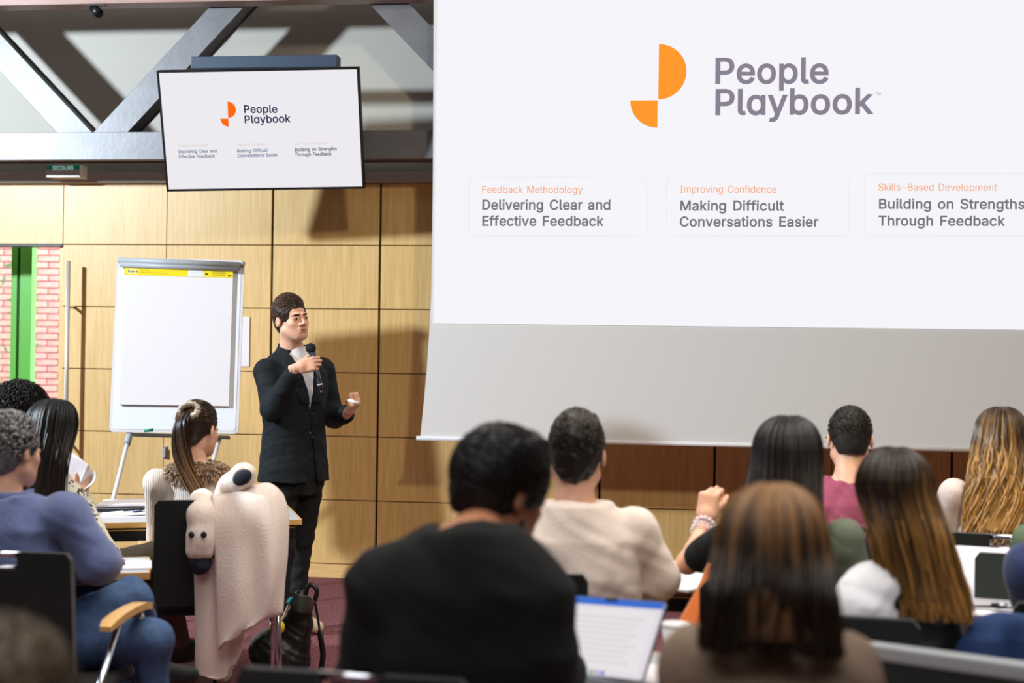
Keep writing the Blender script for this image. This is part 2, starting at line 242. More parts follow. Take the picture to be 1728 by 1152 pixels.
"rc":[396,[207,-8,159,-2,117,16,82,46,56,85,40,133,34,187,40,243,56,291,82,330,117,360,159,378,207,384,234,383,260,377,284,368,305,356,324,341,340,322,353,301,362,277,303,262,298,276,290,289,281,301,270,311,257,319,242,325,226,329,207,330,173,325,145,310,124,287,108,258,99,224,96,187,99,151,108,117,124,89,145,66,173,51,207,46,226,48,243,52,258,58,271,66,282,76,292,89,299,102,304,117,363,102,354,78,341,56,325,37,306,21,285,9,261,-1,235,-6],[5,4,37,37,36,5,6,5,36,36,35,6,35,34,6,7,6,34,34,33,7,8,7,33,12,28,13,41,0,42,28,12,29,0,41,1,41,40,1,11,30,29,29,12,11,1,40,2,40,39,2,3,2,39,39,38,3,4,3,38,37,4,38,8,33,32,9,8,32,32,31,9,10,9,31,31,30,10,30,11,10,43,57,56,56,44,43,26,14,27,44,56,55,55,45,44,25,15,26,14,26,15,53,52,47,48,47,52,52,51,48,49,48,51,51,50,49,20,19,21,22,21,19,19,18,22,45,55,54,46,45,54,54,53,46,53,47,46,22,18,23,18,17,23,24,23,17,17,16,24,25,24,16,15,25,16,42,0,57,57,43,42,13,28,27,27,14,13]],
"rd":[424,[195,-8,151,-2,111,16,79,45,55,84,39,133,34,189,39,245,55,293,79,332,112,361,151,378,196,384,228,381,253,373,272,360,287,346,298,331,306,319,311,319,311,509,372,509,372,0,313,0,313,59,307,59,298,46,287,31,272,17,252,4,227,-5,205,47,236,51,263,65,284,86,299,115,309,150,312,189,309,229,300,263,284,291,263,312,237,325,205,330,172,325,145,311,124,290,108,261,99,227,96,189,99,151,109,117,124,88,145,66,172,51],[5,4,51,51,50,5,6,5,50,50,49,6,49,48,6,7,6,48,48,47,7,8,7,47,45,11,10,30,31,0,54,0,31,43,12,44,0,54,1,53,1,54,11,45,44,44,12,11,1,53,2,3,2,53,53,52,3,4,3,52,51,4,52,8,47,46,9,8,46,46,45,9,45,10,9,13,42,14,32,29,28,33,32,28,28,27,33,27,26,33,16,15,41,42,41,15,14,42,15,24,23,22,36,35,24,24,22,36,22,37,36,37,22,38,22,21,38,21,19,38,39,38,19,19,21,20,33,26,25,34,33,25,25,24,34,24,35,34,39,19,40,19,18,40,41,40,18,18,17,41,16,41,17,29,32,30,31,30,32,42,13,43,12,43,13]],
"re":[404,[212,-8,161,-2,117,16,82,46,56,85,40,132,34,187,39,242,55,290,81,329,115,359,157,378,205,384,236,382,266,374,294,361,319,341,341,315,357,282,368,242,371,194,371,169,75,169,75,221,338,221,310,202,307,237,298,269,283,294,263,314,237,326,205,330,173,326,146,313,125,294,109,270,99,241,96,211,96,178,100,139,110,106,128,80,151,61,179,50,212,46,234,48,254,53,271,61,285,73,297,88,306,105,365,91,353,63,335,39,311,19,283,4,249,-5,308,221,97,221,97,169],[6,5,22,22,23,6,7,6,23,5,4,39,22,5,39,38,37,22,23,22,37,25,24,57,7,23,36,8,7,36,36,35,8,35,9,8,42,41,2,34,33,10,0,43,1,31,12,32,11,32,12,42,2,1,1,43,42,32,11,33,10,33,11,2,41,3,41,40,3,4,3,40,39,4,40,9,35,34,34,10,9,56,46,45,46,56,55,55,47,46,15,14,29,30,29,14,13,30,14,20,19,24,18,24,19,52,51,50,21,25,38,21,20,25,20,24,25,24,18,26,27,26,18,18,17,27,47,55,54,48,47,54,54,53,48,49,48,53,53,52,49,52,50,49,27,17,28,17,16,28,29,28,16,15,29,16,56,45,0,45,44,0,43,0,44,37,38,25,30,13,31,12,31,13,22,39,59,38,22,59,36,23,58,24,26,57,23,37,58,37,25,57,37,57,58,21,38,59]],
"rf":[254,[228,379,228,327,6,327,6,379,81,0,81,432,84,461,96,486,113,505,135,519,161,527,187,530,207,529,222,527,234,524,243,521,227,468,215,472,206,473,195,474,171,470,154,460,145,443,142,419,142,0,81,327,81,379,142,379,142,327],[25,28,26,9,8,21,28,25,24,23,22,5,6,5,22,7,6,22,22,21,7,21,8,7,10,20,11,19,18,12,11,20,19,19,12,11,15,14,16,17,16,14,13,17,14,17,13,18,12,18,13,9,21,20,20,10,9,26,27,23,4,24,25,3,2,25,26,3,25,23,5,26,1,0,27,28,1,27,27,26,28]],
"rg":[425,[207,-151,168,-148,134,-140,105,-127,82,-110,64,-91,51,-69,101,-41,110,-53,122,-66,136,-78,154,-88,178,-95,207,-97,249,-92,282,-75,304,-47,311,-6,311,68,306,68,298,56,287,41,272,28,252,16,227,8,195,5,152,10,113,27,80,53,55,90,39,136,34,191,39,246,55,293,80,332,112,361,152,378,196,384,228,382,253,373,273,360,288,346,299,331,308,319,313,319,313,379,372,379,372,-9,367,-54,350,-90,324,-117,291,-136,251,-147,205,59,237,63,264,75,285,95,300,121,309,154,312,193,309,231,300,264,285,291,264,312,237,325,205,330,172,325,145,312,124,290,109,262,99,229,96,193,99,155,109,123,124,96,145,76,172,63],[8,7,5,6,5,7,30,29,73,73,72,30,31,30,72,72,71,31,71,70,31,32,31,70,70,69,32,33,32,69,26,75,27,11,1,12,25,53,76,65,37,66,36,66,37,1,11,2,10,2,11,25,76,26,75,26,76,66,36,67,2,10,3,4,3,10,10,9,4,5,4,9,8,5,9,27,75,28,75,74,28,29,28,74,73,29,74,33,69,68,34,33,68,68,67,34,35,34,67,67,36,35,13,0,52,52,14,13,23,54,24,55,22,21,40,63,41,54,23,22,22,55,54,63,40,64,40,39,64,38,64,39,48,47,17,18,17,47,47,46,59,45,44,46,49,48,16,48,17,16,58,57,18,18,47,58,47,59,58,59,46,60,46,44,60,61,60,44,14,52,51,15,14,51,51,50,15,50,49,15,49,16,15,55,21,20,56,55,20,20,19,56,19,18,56,18,57,56,61,44,62,44,43,62,63,62,43,43,42,63,41,63,42,12,1,0,0,13,12,53,25,24,24,54,53,64,38,65,37,65,38]],
"rh":[410,[114,227,114,0,53,0,53,509,114,509,114,287,102,287,124,332,152,362,187,379,227,384,264,380,295,369,321,349,341,321,353,285,357,240,357,0,296,0,296,235,290,275,273,304,246,323,210,329,184,326,161,317,141,303,126,283,117,257,114,311],[3,2,6,1,0,2,6,2,0,25,24,8,26,25,7,25,8,7,6,0,28,5,6,28,28,27,5,27,26,5,26,7,5,3,6,4,9,23,10,10,23,22,22,11,10,19,18,17,17,16,19,19,16,20,16,15,20,15,14,20,21,20,14,14,13,21,13,12,21,22,21,12,11,22,12,23,9,24,8,24,9,5,7,29,6,5,29,4,6,29]],
"ri":[167,[53,0,53,379,114,379,114,0,84,443,67,446,54,455,44,468,41,483,44,499,54,512,67,521,84,524,100,521,114,512,123,499,126,483,123,468,114,455,100,446],[10,6,5,5,11,10,8,7,6,6,10,8,9,8,10,17,16,18,14,18,16,16,15,14,13,19,18,18,14,13,1,0,3,3,2,1,19,13,4,13,12,4,5,4,12,11,5,12]],
"rk":[381,[110,137,110,212,121,212,284,379,360,379,184,199,177,199,53,0,53,509,114,509,114,0,294,0,148,186,191,229,372,0,114,212,114,140,154,178,201,217],[1,15,9,0,7,10,7,0,1,8,7,1,1,9,8,5,13,6,11,14,5,13,5,18,4,3,13,1,0,16,12,6,13,13,3,2,5,14,18,0,10,16,6,12,17,12,2,15,15,16,12,15,1,16,5,6,17,11,5,17,12,16,17,2,12,13,4,13,18]],
"rl":[189,[139,-2,101,3,74,20,58,47,53,84,53,509,114,509,114,99,115,77,120,62,130,54,146,52,160,53,170,54,181,3,162,-1,151,-2],[4,3,8,8,7,4,5,4,7,7,6,5,0,11,10,15,14,12,14,13,12,11,0,16,16,15,11,15,12,11,0,10,1,10,9,1,2,1,9,3,2,9,8,3,9]],
"rm":[610,[53,0,53,379,112,379,112,295,108,295,118,323,132,346,151,363,172,376,195,384,219,386,257,380,287,361,309,331,321,295,312,295,322,321,337,343,357,361,381,375,407,383,437,386,468,383,497,372,522,354,541,328,553,296,557,255,557,0,496,0,496,254,490,289,473,313,447,326,419,330,395,328,374,320,358,307,345,290,338,270,335,247,335,0,274,0,274,260,269,288,253,311,229,326,199,330,178,328,158,320,140,307,126,289,117,266,114,238,114,0,112,308,317,307],[50,6,5,0,54,53,1,0,53,4,1,53,53,52,4,3,4,52,52,51,3,51,50,3,50,5,3,1,4,2,46,10,47,9,47,10,8,48,47,47,9,8,45,44,13,13,12,45,45,12,46,12,11,46,10,46,11,6,50,49,7,6,49,49,48,7,48,8,7,14,15,39,35,20,19,36,35,18,35,19,18,14,39,38,16,14,38,38,37,16,17,16,37,37,36,17,36,18,17,21,34,33,21,33,22,28,27,30,27,26,30,28,30,29,30,26,31,26,25,31,32,31,25,25,24,32,24,23,32,33,32,23,22,33,23,20,35,34,34,21,20,41,40,42,43,42,40,40,39,43,39,15,43,44,43,15,13,44,15,15,14,56,3,5,55,4,3,55,2,4,55,14,16,56,13,15,56]],
"rn":[410,[114,227,114,0,53,0,53,379,112,379,112,287,102,287,124,332,152,362,187,379,227,384,264,380,295,369,321,349,341,321,353,285,357,240,357,0,296,0,296,235,290,275,273,304,246,323,210,329,184,326,161,317,141,303,126,283,117,257,112,308],[1,0,2,3,2,0,6,3,0,25,24,8,26,25,7,25,8,7,6,0,28,5,6,28,28,27,5,27,26,5,26,7,5,3,6,4,9,23,10,10,23,22,22,11,10,19,18,17,17,16,19,19,16,20,16,15,20,15,14,20,21,20,14,14,13,21,13,12,21,22,21,12,11,22,12,23,9,24,8,24,9,5,7,29,6,5,29,4,6,29]],
"ro":[415,[207,-8,159,-2,117,16,82,46,56,85,40,133,34,187,40,243,56,291,82,330,117,360,159,378,207,384,256,378,299,360,333,330,359,291,376,243,381,187,376,133,359,85,333,46,299,16,256,-2,207,46,242,51,270,66,292,89,307,117,316,151,319,187,316,224,307,258,292,287,270,310,242,325,207,330,173,325,145,310,124,287,108,258,99,224,96,187,99,151,108,117,124,89,145,66,173,51],[5,4,44,44,43,5,6,5,43,43,42,6,42,41,6,7,6,41,41,40,7,8,7,40,0,24,1,24,47,1,1,47,2,46,2,47,10,38,37,37,11,10,2,46,3,46,45,3,4,3,45,44,4,45,8,40,39,9,8,39,39,38,9,38,10,9,35,13,36,12,36,13,25,23,22,22,26,25,34,14,35,13,35,14,20,19,28,29,28,19,19,18,29,30,29,18,31,30,18,18,17,31,32,31,17,17,16,32,26,22,21,27,26,21,21,20,27,20,28,27,32,16,33,16,15,33,34,33,15,14,34,15,24,0,23,23,25,24,11,37,36,36,12,11]],
"rp":[424,[53,-143,53,379,112,379,112,319,118,319,126,331,137,346,152,360,171,373,197,381,229,384,274,378,313,361,345,332,370,293,385,245,390,189,385,133,370,84,346,45,313,16,274,-2,229,-8,198,-5,173,4,153,17,138,31,127,46,118,59,114,59,114,-143,220,47,253,51,279,66,301,88,316,117,325,151,328,189,325,227,316,261,301,290,280,311,253,325,220,330,188,325,161,312,140,291,125,263,116,229,113,189,116,150,125,115,140,86,162,65,188,51],[1,3,2,50,29,51,29,50,0,1,0,50,49,1,50,1,49,48,3,1,48,48,47,3,24,54,25,53,25,54,25,53,26,27,26,53,6,5,45,7,6,45,45,44,7,44,8,7,0,30,29,27,53,28,53,52,28,29,28,52,51,29,52,3,47,46,4,3,46,46,45,4,45,5,4,31,23,22,22,32,31,43,10,9,11,42,41,32,22,21,21,33,32,10,43,42,42,11,10,18,17,35,36,35,17,17,16,36,37,36,16,38,37,16,16,15,38,39,38,15,15,14,39,33,21,20,20,19,33,34,33,19,19,18,34,18,35,34,39,14,40,14,13,40,41,40,13,13,12,41,11,41,12,54,24,23,23,31,54,43,9,44,8,44,9]],
"rr":[259,[53,0,53,379,112,379,112,321,115,321,130,347,152,367,181,380,213,385,229,384,243,384,243,322,230,324,219,325,207,326,182,323,159,315,140,301,126,284,117,262,114,237,114,0],[3,2,1,18,17,4,0,21,20,1,0,20,20,19,1,3,1,19,19,18,3,18,4,3,7,15,14,6,16,15,15,7,6,8,13,9,12,11,10,9,13,12,12,10,9,13,8,14,7,14,8,4,17,16,5,4,16,16,6,5]],
"rs":[365,[182,-8,145,-5,112,3,84,18,62,38,45,63,36,94,94,107,105,79,124,60,150,49,181,45,217,50,244,62,262,81,268,103,265,121,254,136,237,147,212,155,149,170,104,186,72,208,53,237,47,274,51,305,65,332,87,354,115,370,149,381,187,384,223,381,254,372,279,358,299,339,314,316,324,290,268,277,258,298,243,316,219,328,187,333,156,329,131,317,114,299,109,277,112,258,124,243,144,232,172,223,229,209,275,194,306,171,325,142,331,107,326,75,312,47,290,24,260,6,223,-5],[3,8,4,5,4,8,8,7,5,6,5,7,25,24,45,0,11,1,10,1,11,20,49,48,28,43,42,42,29,28,1,10,2,10,9,2,3,2,9,8,3,9,20,48,21,48,47,21,22,21,47,47,46,22,23,22,46,24,23,46,45,24,46,25,45,44,26,25,44,27,26,44,44,43,27,43,28,27,40,31,41,30,41,31,12,59,58,58,13,12,18,50,19,39,32,40,31,40,32,14,57,56,56,55,14,15,14,55,55,54,15,16,15,54,54,53,16,53,52,16,36,35,37,13,58,57,57,14,13,16,52,17,52,51,17,18,17,51,50,18,51,37,35,38,35,34,38,39,38,34,34,33,39,32,39,33,11,0,59,59,12,11,49,20,19,19,50,49,29,42,41,41,30,29]],
"rt":[227,[204,379,204,327,6,327,6,379,65,471,126,471,126,98,128,76,136,61,150,53,170,50,185,51,202,54,213,2,203,-1,192,-3,180,-4,168,-4,125,2,92,21,72,52,65,93,126,379,126,327,65,327,65,379],[19,18,8,19,8,20,8,7,20,21,20,7,7,6,21,23,24,6,10,16,11,16,10,17,9,17,10,12,14,13,11,16,15,15,14,11,14,12,11,17,9,18,8,18,9,22,25,23,25,22,5,1,0,22,23,1,22,21,6,24,3,2,24,25,3,24,24,23,25,5,4,25]],
"rv":[389,[163,0,17,379,84,379,165,155,177,121,187,87,196,53,206,21,184,21,194,53,203,87,213,121,224,155,305,379,371,379,226,0,195,58],[0,3,1,2,1,3,8,9,0,9,5,0,5,4,0,3,0,4,12,15,14,14,13,12,6,7,15,10,6,15,11,10,15,15,12,11,8,0,15,15,7,8,9,8,7,7,6,9,9,6,16,6,10,16,5,9,16]],
"ry":[389,[47,-139,61,-86,71,-87,88,-90,104,-89,118,-84,130,-74,141,-58,151,-36,163,-1,17,379,84,379,165,155,177,121,187,87,196,53,206,21,184,21,193,53,202,87,212,121,224,155,305,379,371,379,204,-58,191,-85,177,-107,159,-124,139,-136,117,-143,91,-145,77,-145,65,-143,54,-141,195,58],[33,1,0,2,32,31,32,2,33,1,33,2,29,4,30,3,30,4,4,29,28,28,5,4,30,3,31,2,31,3,14,13,9,22,21,23,23,21,16,20,16,21,23,16,24,19,15,16,16,20,19,24,16,9,17,9,16,16,15,17,15,18,17,9,17,18,14,9,18,18,15,34,5,28,27,6,5,27,27,26,6,7,6,26,26,25,7,25,24,7,8,7,24,24,9,8,9,13,12,11,10,12,12,10,9,15,19,34,14,18,34]],
"b-":[462,[354,261,354,171,97,171,97,261],[3,2,1,1,0,3]],
"b3":[462,[218,-24,170,-19,126,-6,87,16,56,47,36,86,23,149,123,149,131,114,140,98,154,85,172,75,194,69,218,67,245,69,268,76,287,88,300,102,309,121,312,145,309,167,301,187,287,205,267,218,239,227,200,231,140,231,140,305,271,455,271,435,53,435,53,526,389,526,389,454,202,253,194,306,266,305,315,292,355,266,385,232,404,190,410,145,404,98,385,57,355,23,316,-3,270,-19,254,435,251,306],[5,4,8,8,7,5,6,5,7,12,11,1,14,13,0,34,25,24,12,1,0,0,13,12,1,11,2,11,10,2,3,2,10,10,9,3,4,3,9,8,4,9,25,34,26,27,26,34,34,35,27,42,41,19,41,40,19,15,46,45,16,15,45,45,44,16,17,16,44,44,43,17,18,17,43,43,42,18,42,19,18,19,40,20,40,39,20,21,20,39,39,38,21,22,21,38,38,37,22,23,22,37,36,23,37,35,34,48,28,29,33,33,32,28,14,0,46,46,15,14,23,36,24,34,24,36,27,35,29,29,28,47,31,30,28,28,32,31,28,30,47,27,29,47,34,36,48,33,29,48,29,35,48]],
"bB":[465,[43,-17,43,526,242,526,293,521,337,506,371,482,396,451,410,414,415,374,412,340,402,312,386,289,366,272,344,259,332,255,332,276,345,273,372,260,397,239,417,211,431,177,435,136,430,95,415,58,389,26,352,2,304,-12,247,-17,142,74,244,74,291,79,319,93,333,112,338,137,336,157,328,175,315,191,298,203,275,211,247,214,142,214,142,302,237,302,261,305,281,312,297,322,309,336,316,352,319,372,314,397,301,416,277,430,239,435,142,435,358,267],[0,28,40,1,0,40,40,41,1,41,53,1,39,43,42,28,0,27,27,29,28,39,42,40,41,40,42,52,2,53,1,53,2,29,27,26,26,30,29,43,39,38,51,3,52,2,52,3,13,54,16,15,14,13,13,16,15,23,22,32,33,32,22,22,21,33,21,20,33,34,33,20,20,19,34,35,34,19,19,18,35,18,17,13,54,13,17,16,12,11,9,8,48,8,7,48,30,26,25,31,30,25,25,24,31,24,23,31,23,32,31,35,18,36,18,13,36,13,14,36,37,36,14,38,37,14,43,38,14,44,43,14,14,15,44,45,44,15,46,45,15,15,16,46,16,11,46,47,46,11,11,10,47,10,9,47,9,48,47,48,7,49,7,6,49,50,49,6,6,5,50,5,4,50,51,50,4,3,51,4,12,16,54]],
"bC":[519,[267,-24,222,-20,180,-9,141,10,107,37,78,69,54,108,37,152,27,201,23,254,27,308,37,357,54,401,78,439,107,472,141,498,180,517,222,529,267,533,307,530,346,520,381,505,413,485,440,458,462,427,479,391,494,332,396,331,385,366,375,385,362,401,347,415,330,425,310,433,289,437,268,439,228,433,193,418,163,392,140,356,126,310,121,254,126,198,141,152,164,116,193,91,228,75,268,70,289,72,310,76,330,84,347,94,362,108,375,124,385,142,396,177,494,177,480,118,463,82,440,51,413,25,381,4,346,-12,308,-21],[5,43,6,7,6,43,43,42,7,8,7,42,42,41,8,9,8,41,10,9,41,41,40,10,11,10,40,40,39,11,12,11,39,13,12,39,2,45,3,37,16,15,0,47,1,46,1,47,17,36,35,35,18,17,1,46,2,45,2,46,16,37,36,36,17,16,3,45,4,45,44,4,5,4,44,43,5,44,13,39,38,14,13,38,38,37,14,37,15,14,48,63,49,19,34,33,49,63,62,50,49,62,33,32,20,19,33,20,58,57,54,55,54,57,57,56,55,26,25,27,28,27,25,25,24,28,50,62,61,51,50,61,61,60,51,52,51,60,60,59,52,53,52,59,59,58,53,58,54,53,28,24,29,24,23,29,30,29,23,23,22,30,31,30,22,22,21,31,32,31,21,20,32,21,63,48,0,47,0,48,18,35,34,34,19,18]],
"bD":[511,[219,-17,79,-17,79,74,214,74,268,80,309,96,341,121,363,156,377,201,382,255,377,309,364,353,341,388,311,413,271,429,220,435,76,435,76,526,226,526,275,522,320,511,361,493,412,453,449,399,465,356,475,308,479,255,475,203,465,154,449,111,425,73,395,41,359,16,317,-3,270,-13,142,526,142,-17,43,-17,43,526,142,435,142,74],[38,37,16,16,17,38,2,1,36,2,36,40,1,2,37,16,37,2,17,16,35,4,34,33,33,5,4,14,19,15,18,15,19,3,36,0,0,34,3,34,4,3,16,2,39,35,16,39,15,18,35,31,30,6,7,6,30,30,29,7,29,28,7,8,7,28,28,27,8,9,8,27,27,26,9,26,25,9,10,9,25,25,24,10,11,10,24,24,23,11,12,11,23,23,22,12,21,12,22,5,33,32,32,31,5,31,6,5,12,21,13,21,20,13,14,13,20,19,14,20,15,35,39,2,40,39,36,3,40]],
"bE":[427,[43,-17,43,526,389,526,389,435,142,435,142,303,372,303,372,212,142,212,142,74,392,74,392,-17],[0,9,8,1,0,8,8,5,1,5,4,1,9,0,11,11,10,9,5,8,7,7,6,5,3,2,4,1,4,2]],
"bF":[419,[43,-17,43,526,386,526,386,435,142,435,142,295,363,295,363,204,142,204,142,-17],[9,8,0,8,5,0,1,0,5,3,2,4,5,8,7,7,6,5,1,5,4,4,2,1]],
"bM":[637,[43,-17,43,526,163,526,293,193,303,164,315,128,328,89,343,33,285,33,302,88,314,126,326,164,336,193,465,526,585,526,585,-17,487,-17,487,291,487,327,488,369,489,413,490,474,535,473,522,428,514,404,498,357,483,316,472,285,353,-17,275,-17,155,285,143,315,129,355,113,402,90,473,135,474,137,416,138,372,139,329,139,291,139,-17,315,130,487,327,139,328],[1,0,33,33,34,1,38,37,32,33,32,37,37,36,33,34,33,36,36,35,34,4,9,10,9,4,3,31,30,3,9,3,30,0,40,39,33,0,39,32,33,39,38,32,43,37,38,31,31,3,37,35,36,2,34,35,2,1,34,2,11,5,6,6,12,11,12,6,27,15,14,24,23,24,14,14,22,23,15,24,17,24,25,17,18,17,25,19,42,25,25,24,19,20,19,24,24,23,20,21,20,23,23,22,21,15,17,16,42,19,26,27,26,19,12,27,19,20,21,13,21,22,13,22,14,13,8,29,28,28,7,8,9,8,7,7,6,9,10,9,6,6,5,10,10,5,41,5,11,41,19,20,12,36,37,3,2,36,3,4,10,41,20,13,12,18,25,42,7,28,27,6,7,27,29,8,30,8,9,30,32,39,43,31,38,43]],
"bP":[453,[43,-17,43,526,236,526,293,520,341,502,378,474,405,438,421,395,426,348,421,300,405,257,378,221,341,192,293,174,236,169,92,169,92,259,232,259,265,263,289,271,306,284,318,301,325,323,327,348,325,373,318,394,306,411,289,423,265,432,231,435,142,435,142,-17,142,259,142,169],[15,16,0,1,0,16,15,0,31,16,15,33,16,32,30,1,16,30,18,14,13,13,19,18,27,3,28,2,28,3,15,31,33,14,18,17,28,2,29,30,29,2,1,30,2,12,11,20,21,20,11,11,10,21,10,9,21,22,21,9,9,8,22,23,22,8,24,23,8,8,7,24,25,24,7,7,6,25,6,5,25,26,25,5,4,26,5,19,13,12,12,20,19,26,4,27,3,27,4,14,17,33,17,32,33,32,16,33]],
"bS":[455,[224,-26,169,-21,121,-6,80,18,50,50,30,90,18,154,118,154,126,116,137,99,152,85,172,75,197,68,224,66,254,69,279,76,300,88,316,102,325,119,328,139,326,156,319,168,306,179,288,189,266,198,240,206,178,223,120,245,74,277,44,320,35,372,41,418,61,458,91,490,131,513,176,528,227,533,278,528,323,513,361,490,391,459,410,421,421,361,325,361,311,403,292,423,263,437,225,441,197,439,174,432,156,421,143,408,135,393,132,376,135,358,144,345,158,333,176,324,197,316,217,310,269,296,293,289,318,279,344,267,369,251,391,231,410,206,422,175,425,138,419,94,401,54,371,20,331,-5,281,-21],[5,4,8,8,7,5,6,5,7,29,28,54,30,29,54,54,53,30,31,30,53,53,52,31,32,31,52,26,58,57,0,13,12,58,26,59,0,12,1,11,1,12,48,35,49,1,11,2,11,10,2,3,2,10,10,9,3,4,3,9,8,4,9,26,57,27,57,56,27,28,27,56,56,55,28,54,28,55,32,52,51,33,32,51,51,50,33,34,33,50,50,49,34,49,35,34,73,15,14,24,60,25,23,62,24,62,61,24,60,24,61,70,69,18,19,18,69,69,68,19,68,67,19,20,19,67,67,66,20,42,41,43,15,73,72,16,15,72,72,71,16,17,16,71,71,70,17,70,18,17,20,66,21,66,65,21,65,64,21,22,21,64,64,63,22,23,22,63,62,23,63,43,41,44,41,40,44,40,39,44,45,44,39,39,38,45,46,45,38,37,46,38,73,14,0,13,0,14,59,26,25,25,60,59,46,37,47,37,36,47,48,47,36,35,48,36]],
"bT":[457,[15,435,15,526,434,526,434,435,274,435,274,-17,176,-17,176,435],[1,0,7,3,2,4,5,4,6,7,6,4,4,2,7,1,7,2]],
"ba":[398,[160,-26,122,-22,87,-11,57,9,33,35,18,69,13,108,17,142,28,170,46,192,69,208,94,219,121,227,149,233,176,237,231,244,248,246,256,249,257,251,259,256,259,256,257,275,252,288,244,299,232,307,216,312,196,314,174,312,156,307,141,299,130,289,122,278,109,254,16,281,43,332,67,359,96,379,128,392,161,399,194,401,217,400,243,396,269,388,295,375,319,355,338,328,350,294,354,252,354,-17,260,-17,260,35,282,35,278,28,264,12,245,-3,222,-15,193,-23,170,62,198,65,220,74,236,86,249,102,256,119,259,139,263,166,278,170,264,166,250,162,234,159,203,154,178,151,158,148,140,143,126,136,117,128,111,119,109,105,111,92,116,82,124,75,136,68,152,64,260,9,263,165],[4,3,78,78,77,4,5,4,77,77,76,5,6,5,76,76,75,6,7,6,75,8,7,75,75,74,8,9,8,74,74,10,9,34,33,32,56,57,0,81,0,57,13,71,70,70,14,13,0,81,1,80,1,81,12,72,71,71,13,12,28,27,37,27,38,37,1,80,2,80,79,2,3,2,79,78,3,79,10,74,73,11,10,73,73,72,11,72,12,11,34,32,31,31,30,34,35,34,30,30,29,35,36,35,29,29,28,36,28,37,36,26,25,40,39,26,40,58,55,54,15,69,68,68,67,15,25,24,41,40,25,41,51,52,48,65,51,48,48,47,65,48,52,49,53,49,52,50,53,52,52,51,50,51,65,62,63,62,65,65,66,63,64,83,66,66,65,64,65,47,18,20,18,47,19,20,47,47,46,19,21,19,46,46,45,21,53,50,82,58,54,50,59,58,50,60,59,50,50,51,60,61,60,51,51,62,61,83,64,67,15,67,64,16,15,64,64,65,16,17,16,65,65,18,17,18,20,19,21,45,22,45,44,22,23,22,44,44,43,23,24,23,43,43,42,24,41,24,42,55,58,56,57,56,58,14,70,69,69,15,14,26,39,27,38,27,39,50,54,82,49,53,82,63,66,83]],
"bb":[433,[230,-25,194,-22,165,-12,142,3,125,20,113,36,109,42,129,42,129,-17,36,-17,36,526,131,526,131,336,109,336,113,341,125,357,141,373,164,388,193,398,229,402,279,395,322,375,358,343,385,300,402,248,407,189,402,129,385,77,359,34,323,2,279,-19,220,64,247,68,269,79,287,98,300,123,308,154,311,189,308,224,300,255,287,280,270,298,248,309,220,313,193,309,171,298,154,281,141,257,133,226,130,189,133,153,141,121,154,97,172,79,194,68,129,16,131,363],[6,9,5,10,9,13,13,14,10,8,4,9,5,9,4,4,7,5,6,5,7,13,9,49,14,13,12,12,15,14,10,14,15,44,18,17,44,17,16,4,8,55,7,4,55,53,52,7,6,7,52,52,51,6,51,50,6,9,6,50,49,9,50,13,49,48,48,47,13,47,46,13,12,13,46,46,45,12,45,44,12,44,16,12,10,15,11,0,32,31,0,31,1,54,1,31,42,41,20,32,0,30,30,33,32,19,43,42,42,20,19,27,26,35,36,35,26,26,25,36,37,36,25,38,37,25,25,24,38,39,38,24,24,23,39,33,30,29,29,28,33,34,33,28,28,27,34,27,35,34,39,23,40,23,22,40,41,40,22,22,21,41,20,41,21,1,54,2,3,2,54,7,3,54,53,7,54,18,44,43,43,19,18,3,7,55,12,16,56,15,12,56,11,15,56]],
"bc":[404,[207,-25,154,-19,108,2,69,34,41,77,23,129,17,187,23,247,41,299,69,342,108,374,154,395,207,402,237,399,265,393,291,384,315,370,336,353,354,332,368,308,384,265,292,242,282,269,276,280,269,289,260,297,249,304,237,309,223,312,208,313,178,308,156,296,138,277,124,252,116,222,113,187,116,154,124,124,138,99,155,80,178,68,208,64,223,65,237,68,250,73,260,80,270,88,277,98,283,109,293,137,385,114,369,71,355,46,337,25,316,7,292,-7,266,-17,237,-23],[5,4,37,37,36,5,6,5,36,36,35,6,35,34,6,7,6,34,34,33,7,8,7,33,41,0,42,12,30,29,29,28,12,28,13,12,40,1,0,0,41,40,30,12,11,1,40,2,40,39,2,3,2,39,39,38,3,4,3,38,37,4,38,8,33,32,9,8,32,32,31,9,10,9,31,31,30,10,30,11,10,43,57,56,44,43,56,27,26,14,52,51,48,49,48,51,51,50,49,20,19,21,44,56,55,45,44,55,55,54,45,46,45,54,54,53,46,47,46,53,53,52,47,52,48,47,21,19,22,19,18,22,23,22,18,18,17,23,24,23,17,17,16,24,25,24,16,16,15,25,26,25,15,14,26,15,42,0,57,57,43,42,13,28,27,27,14,13]],
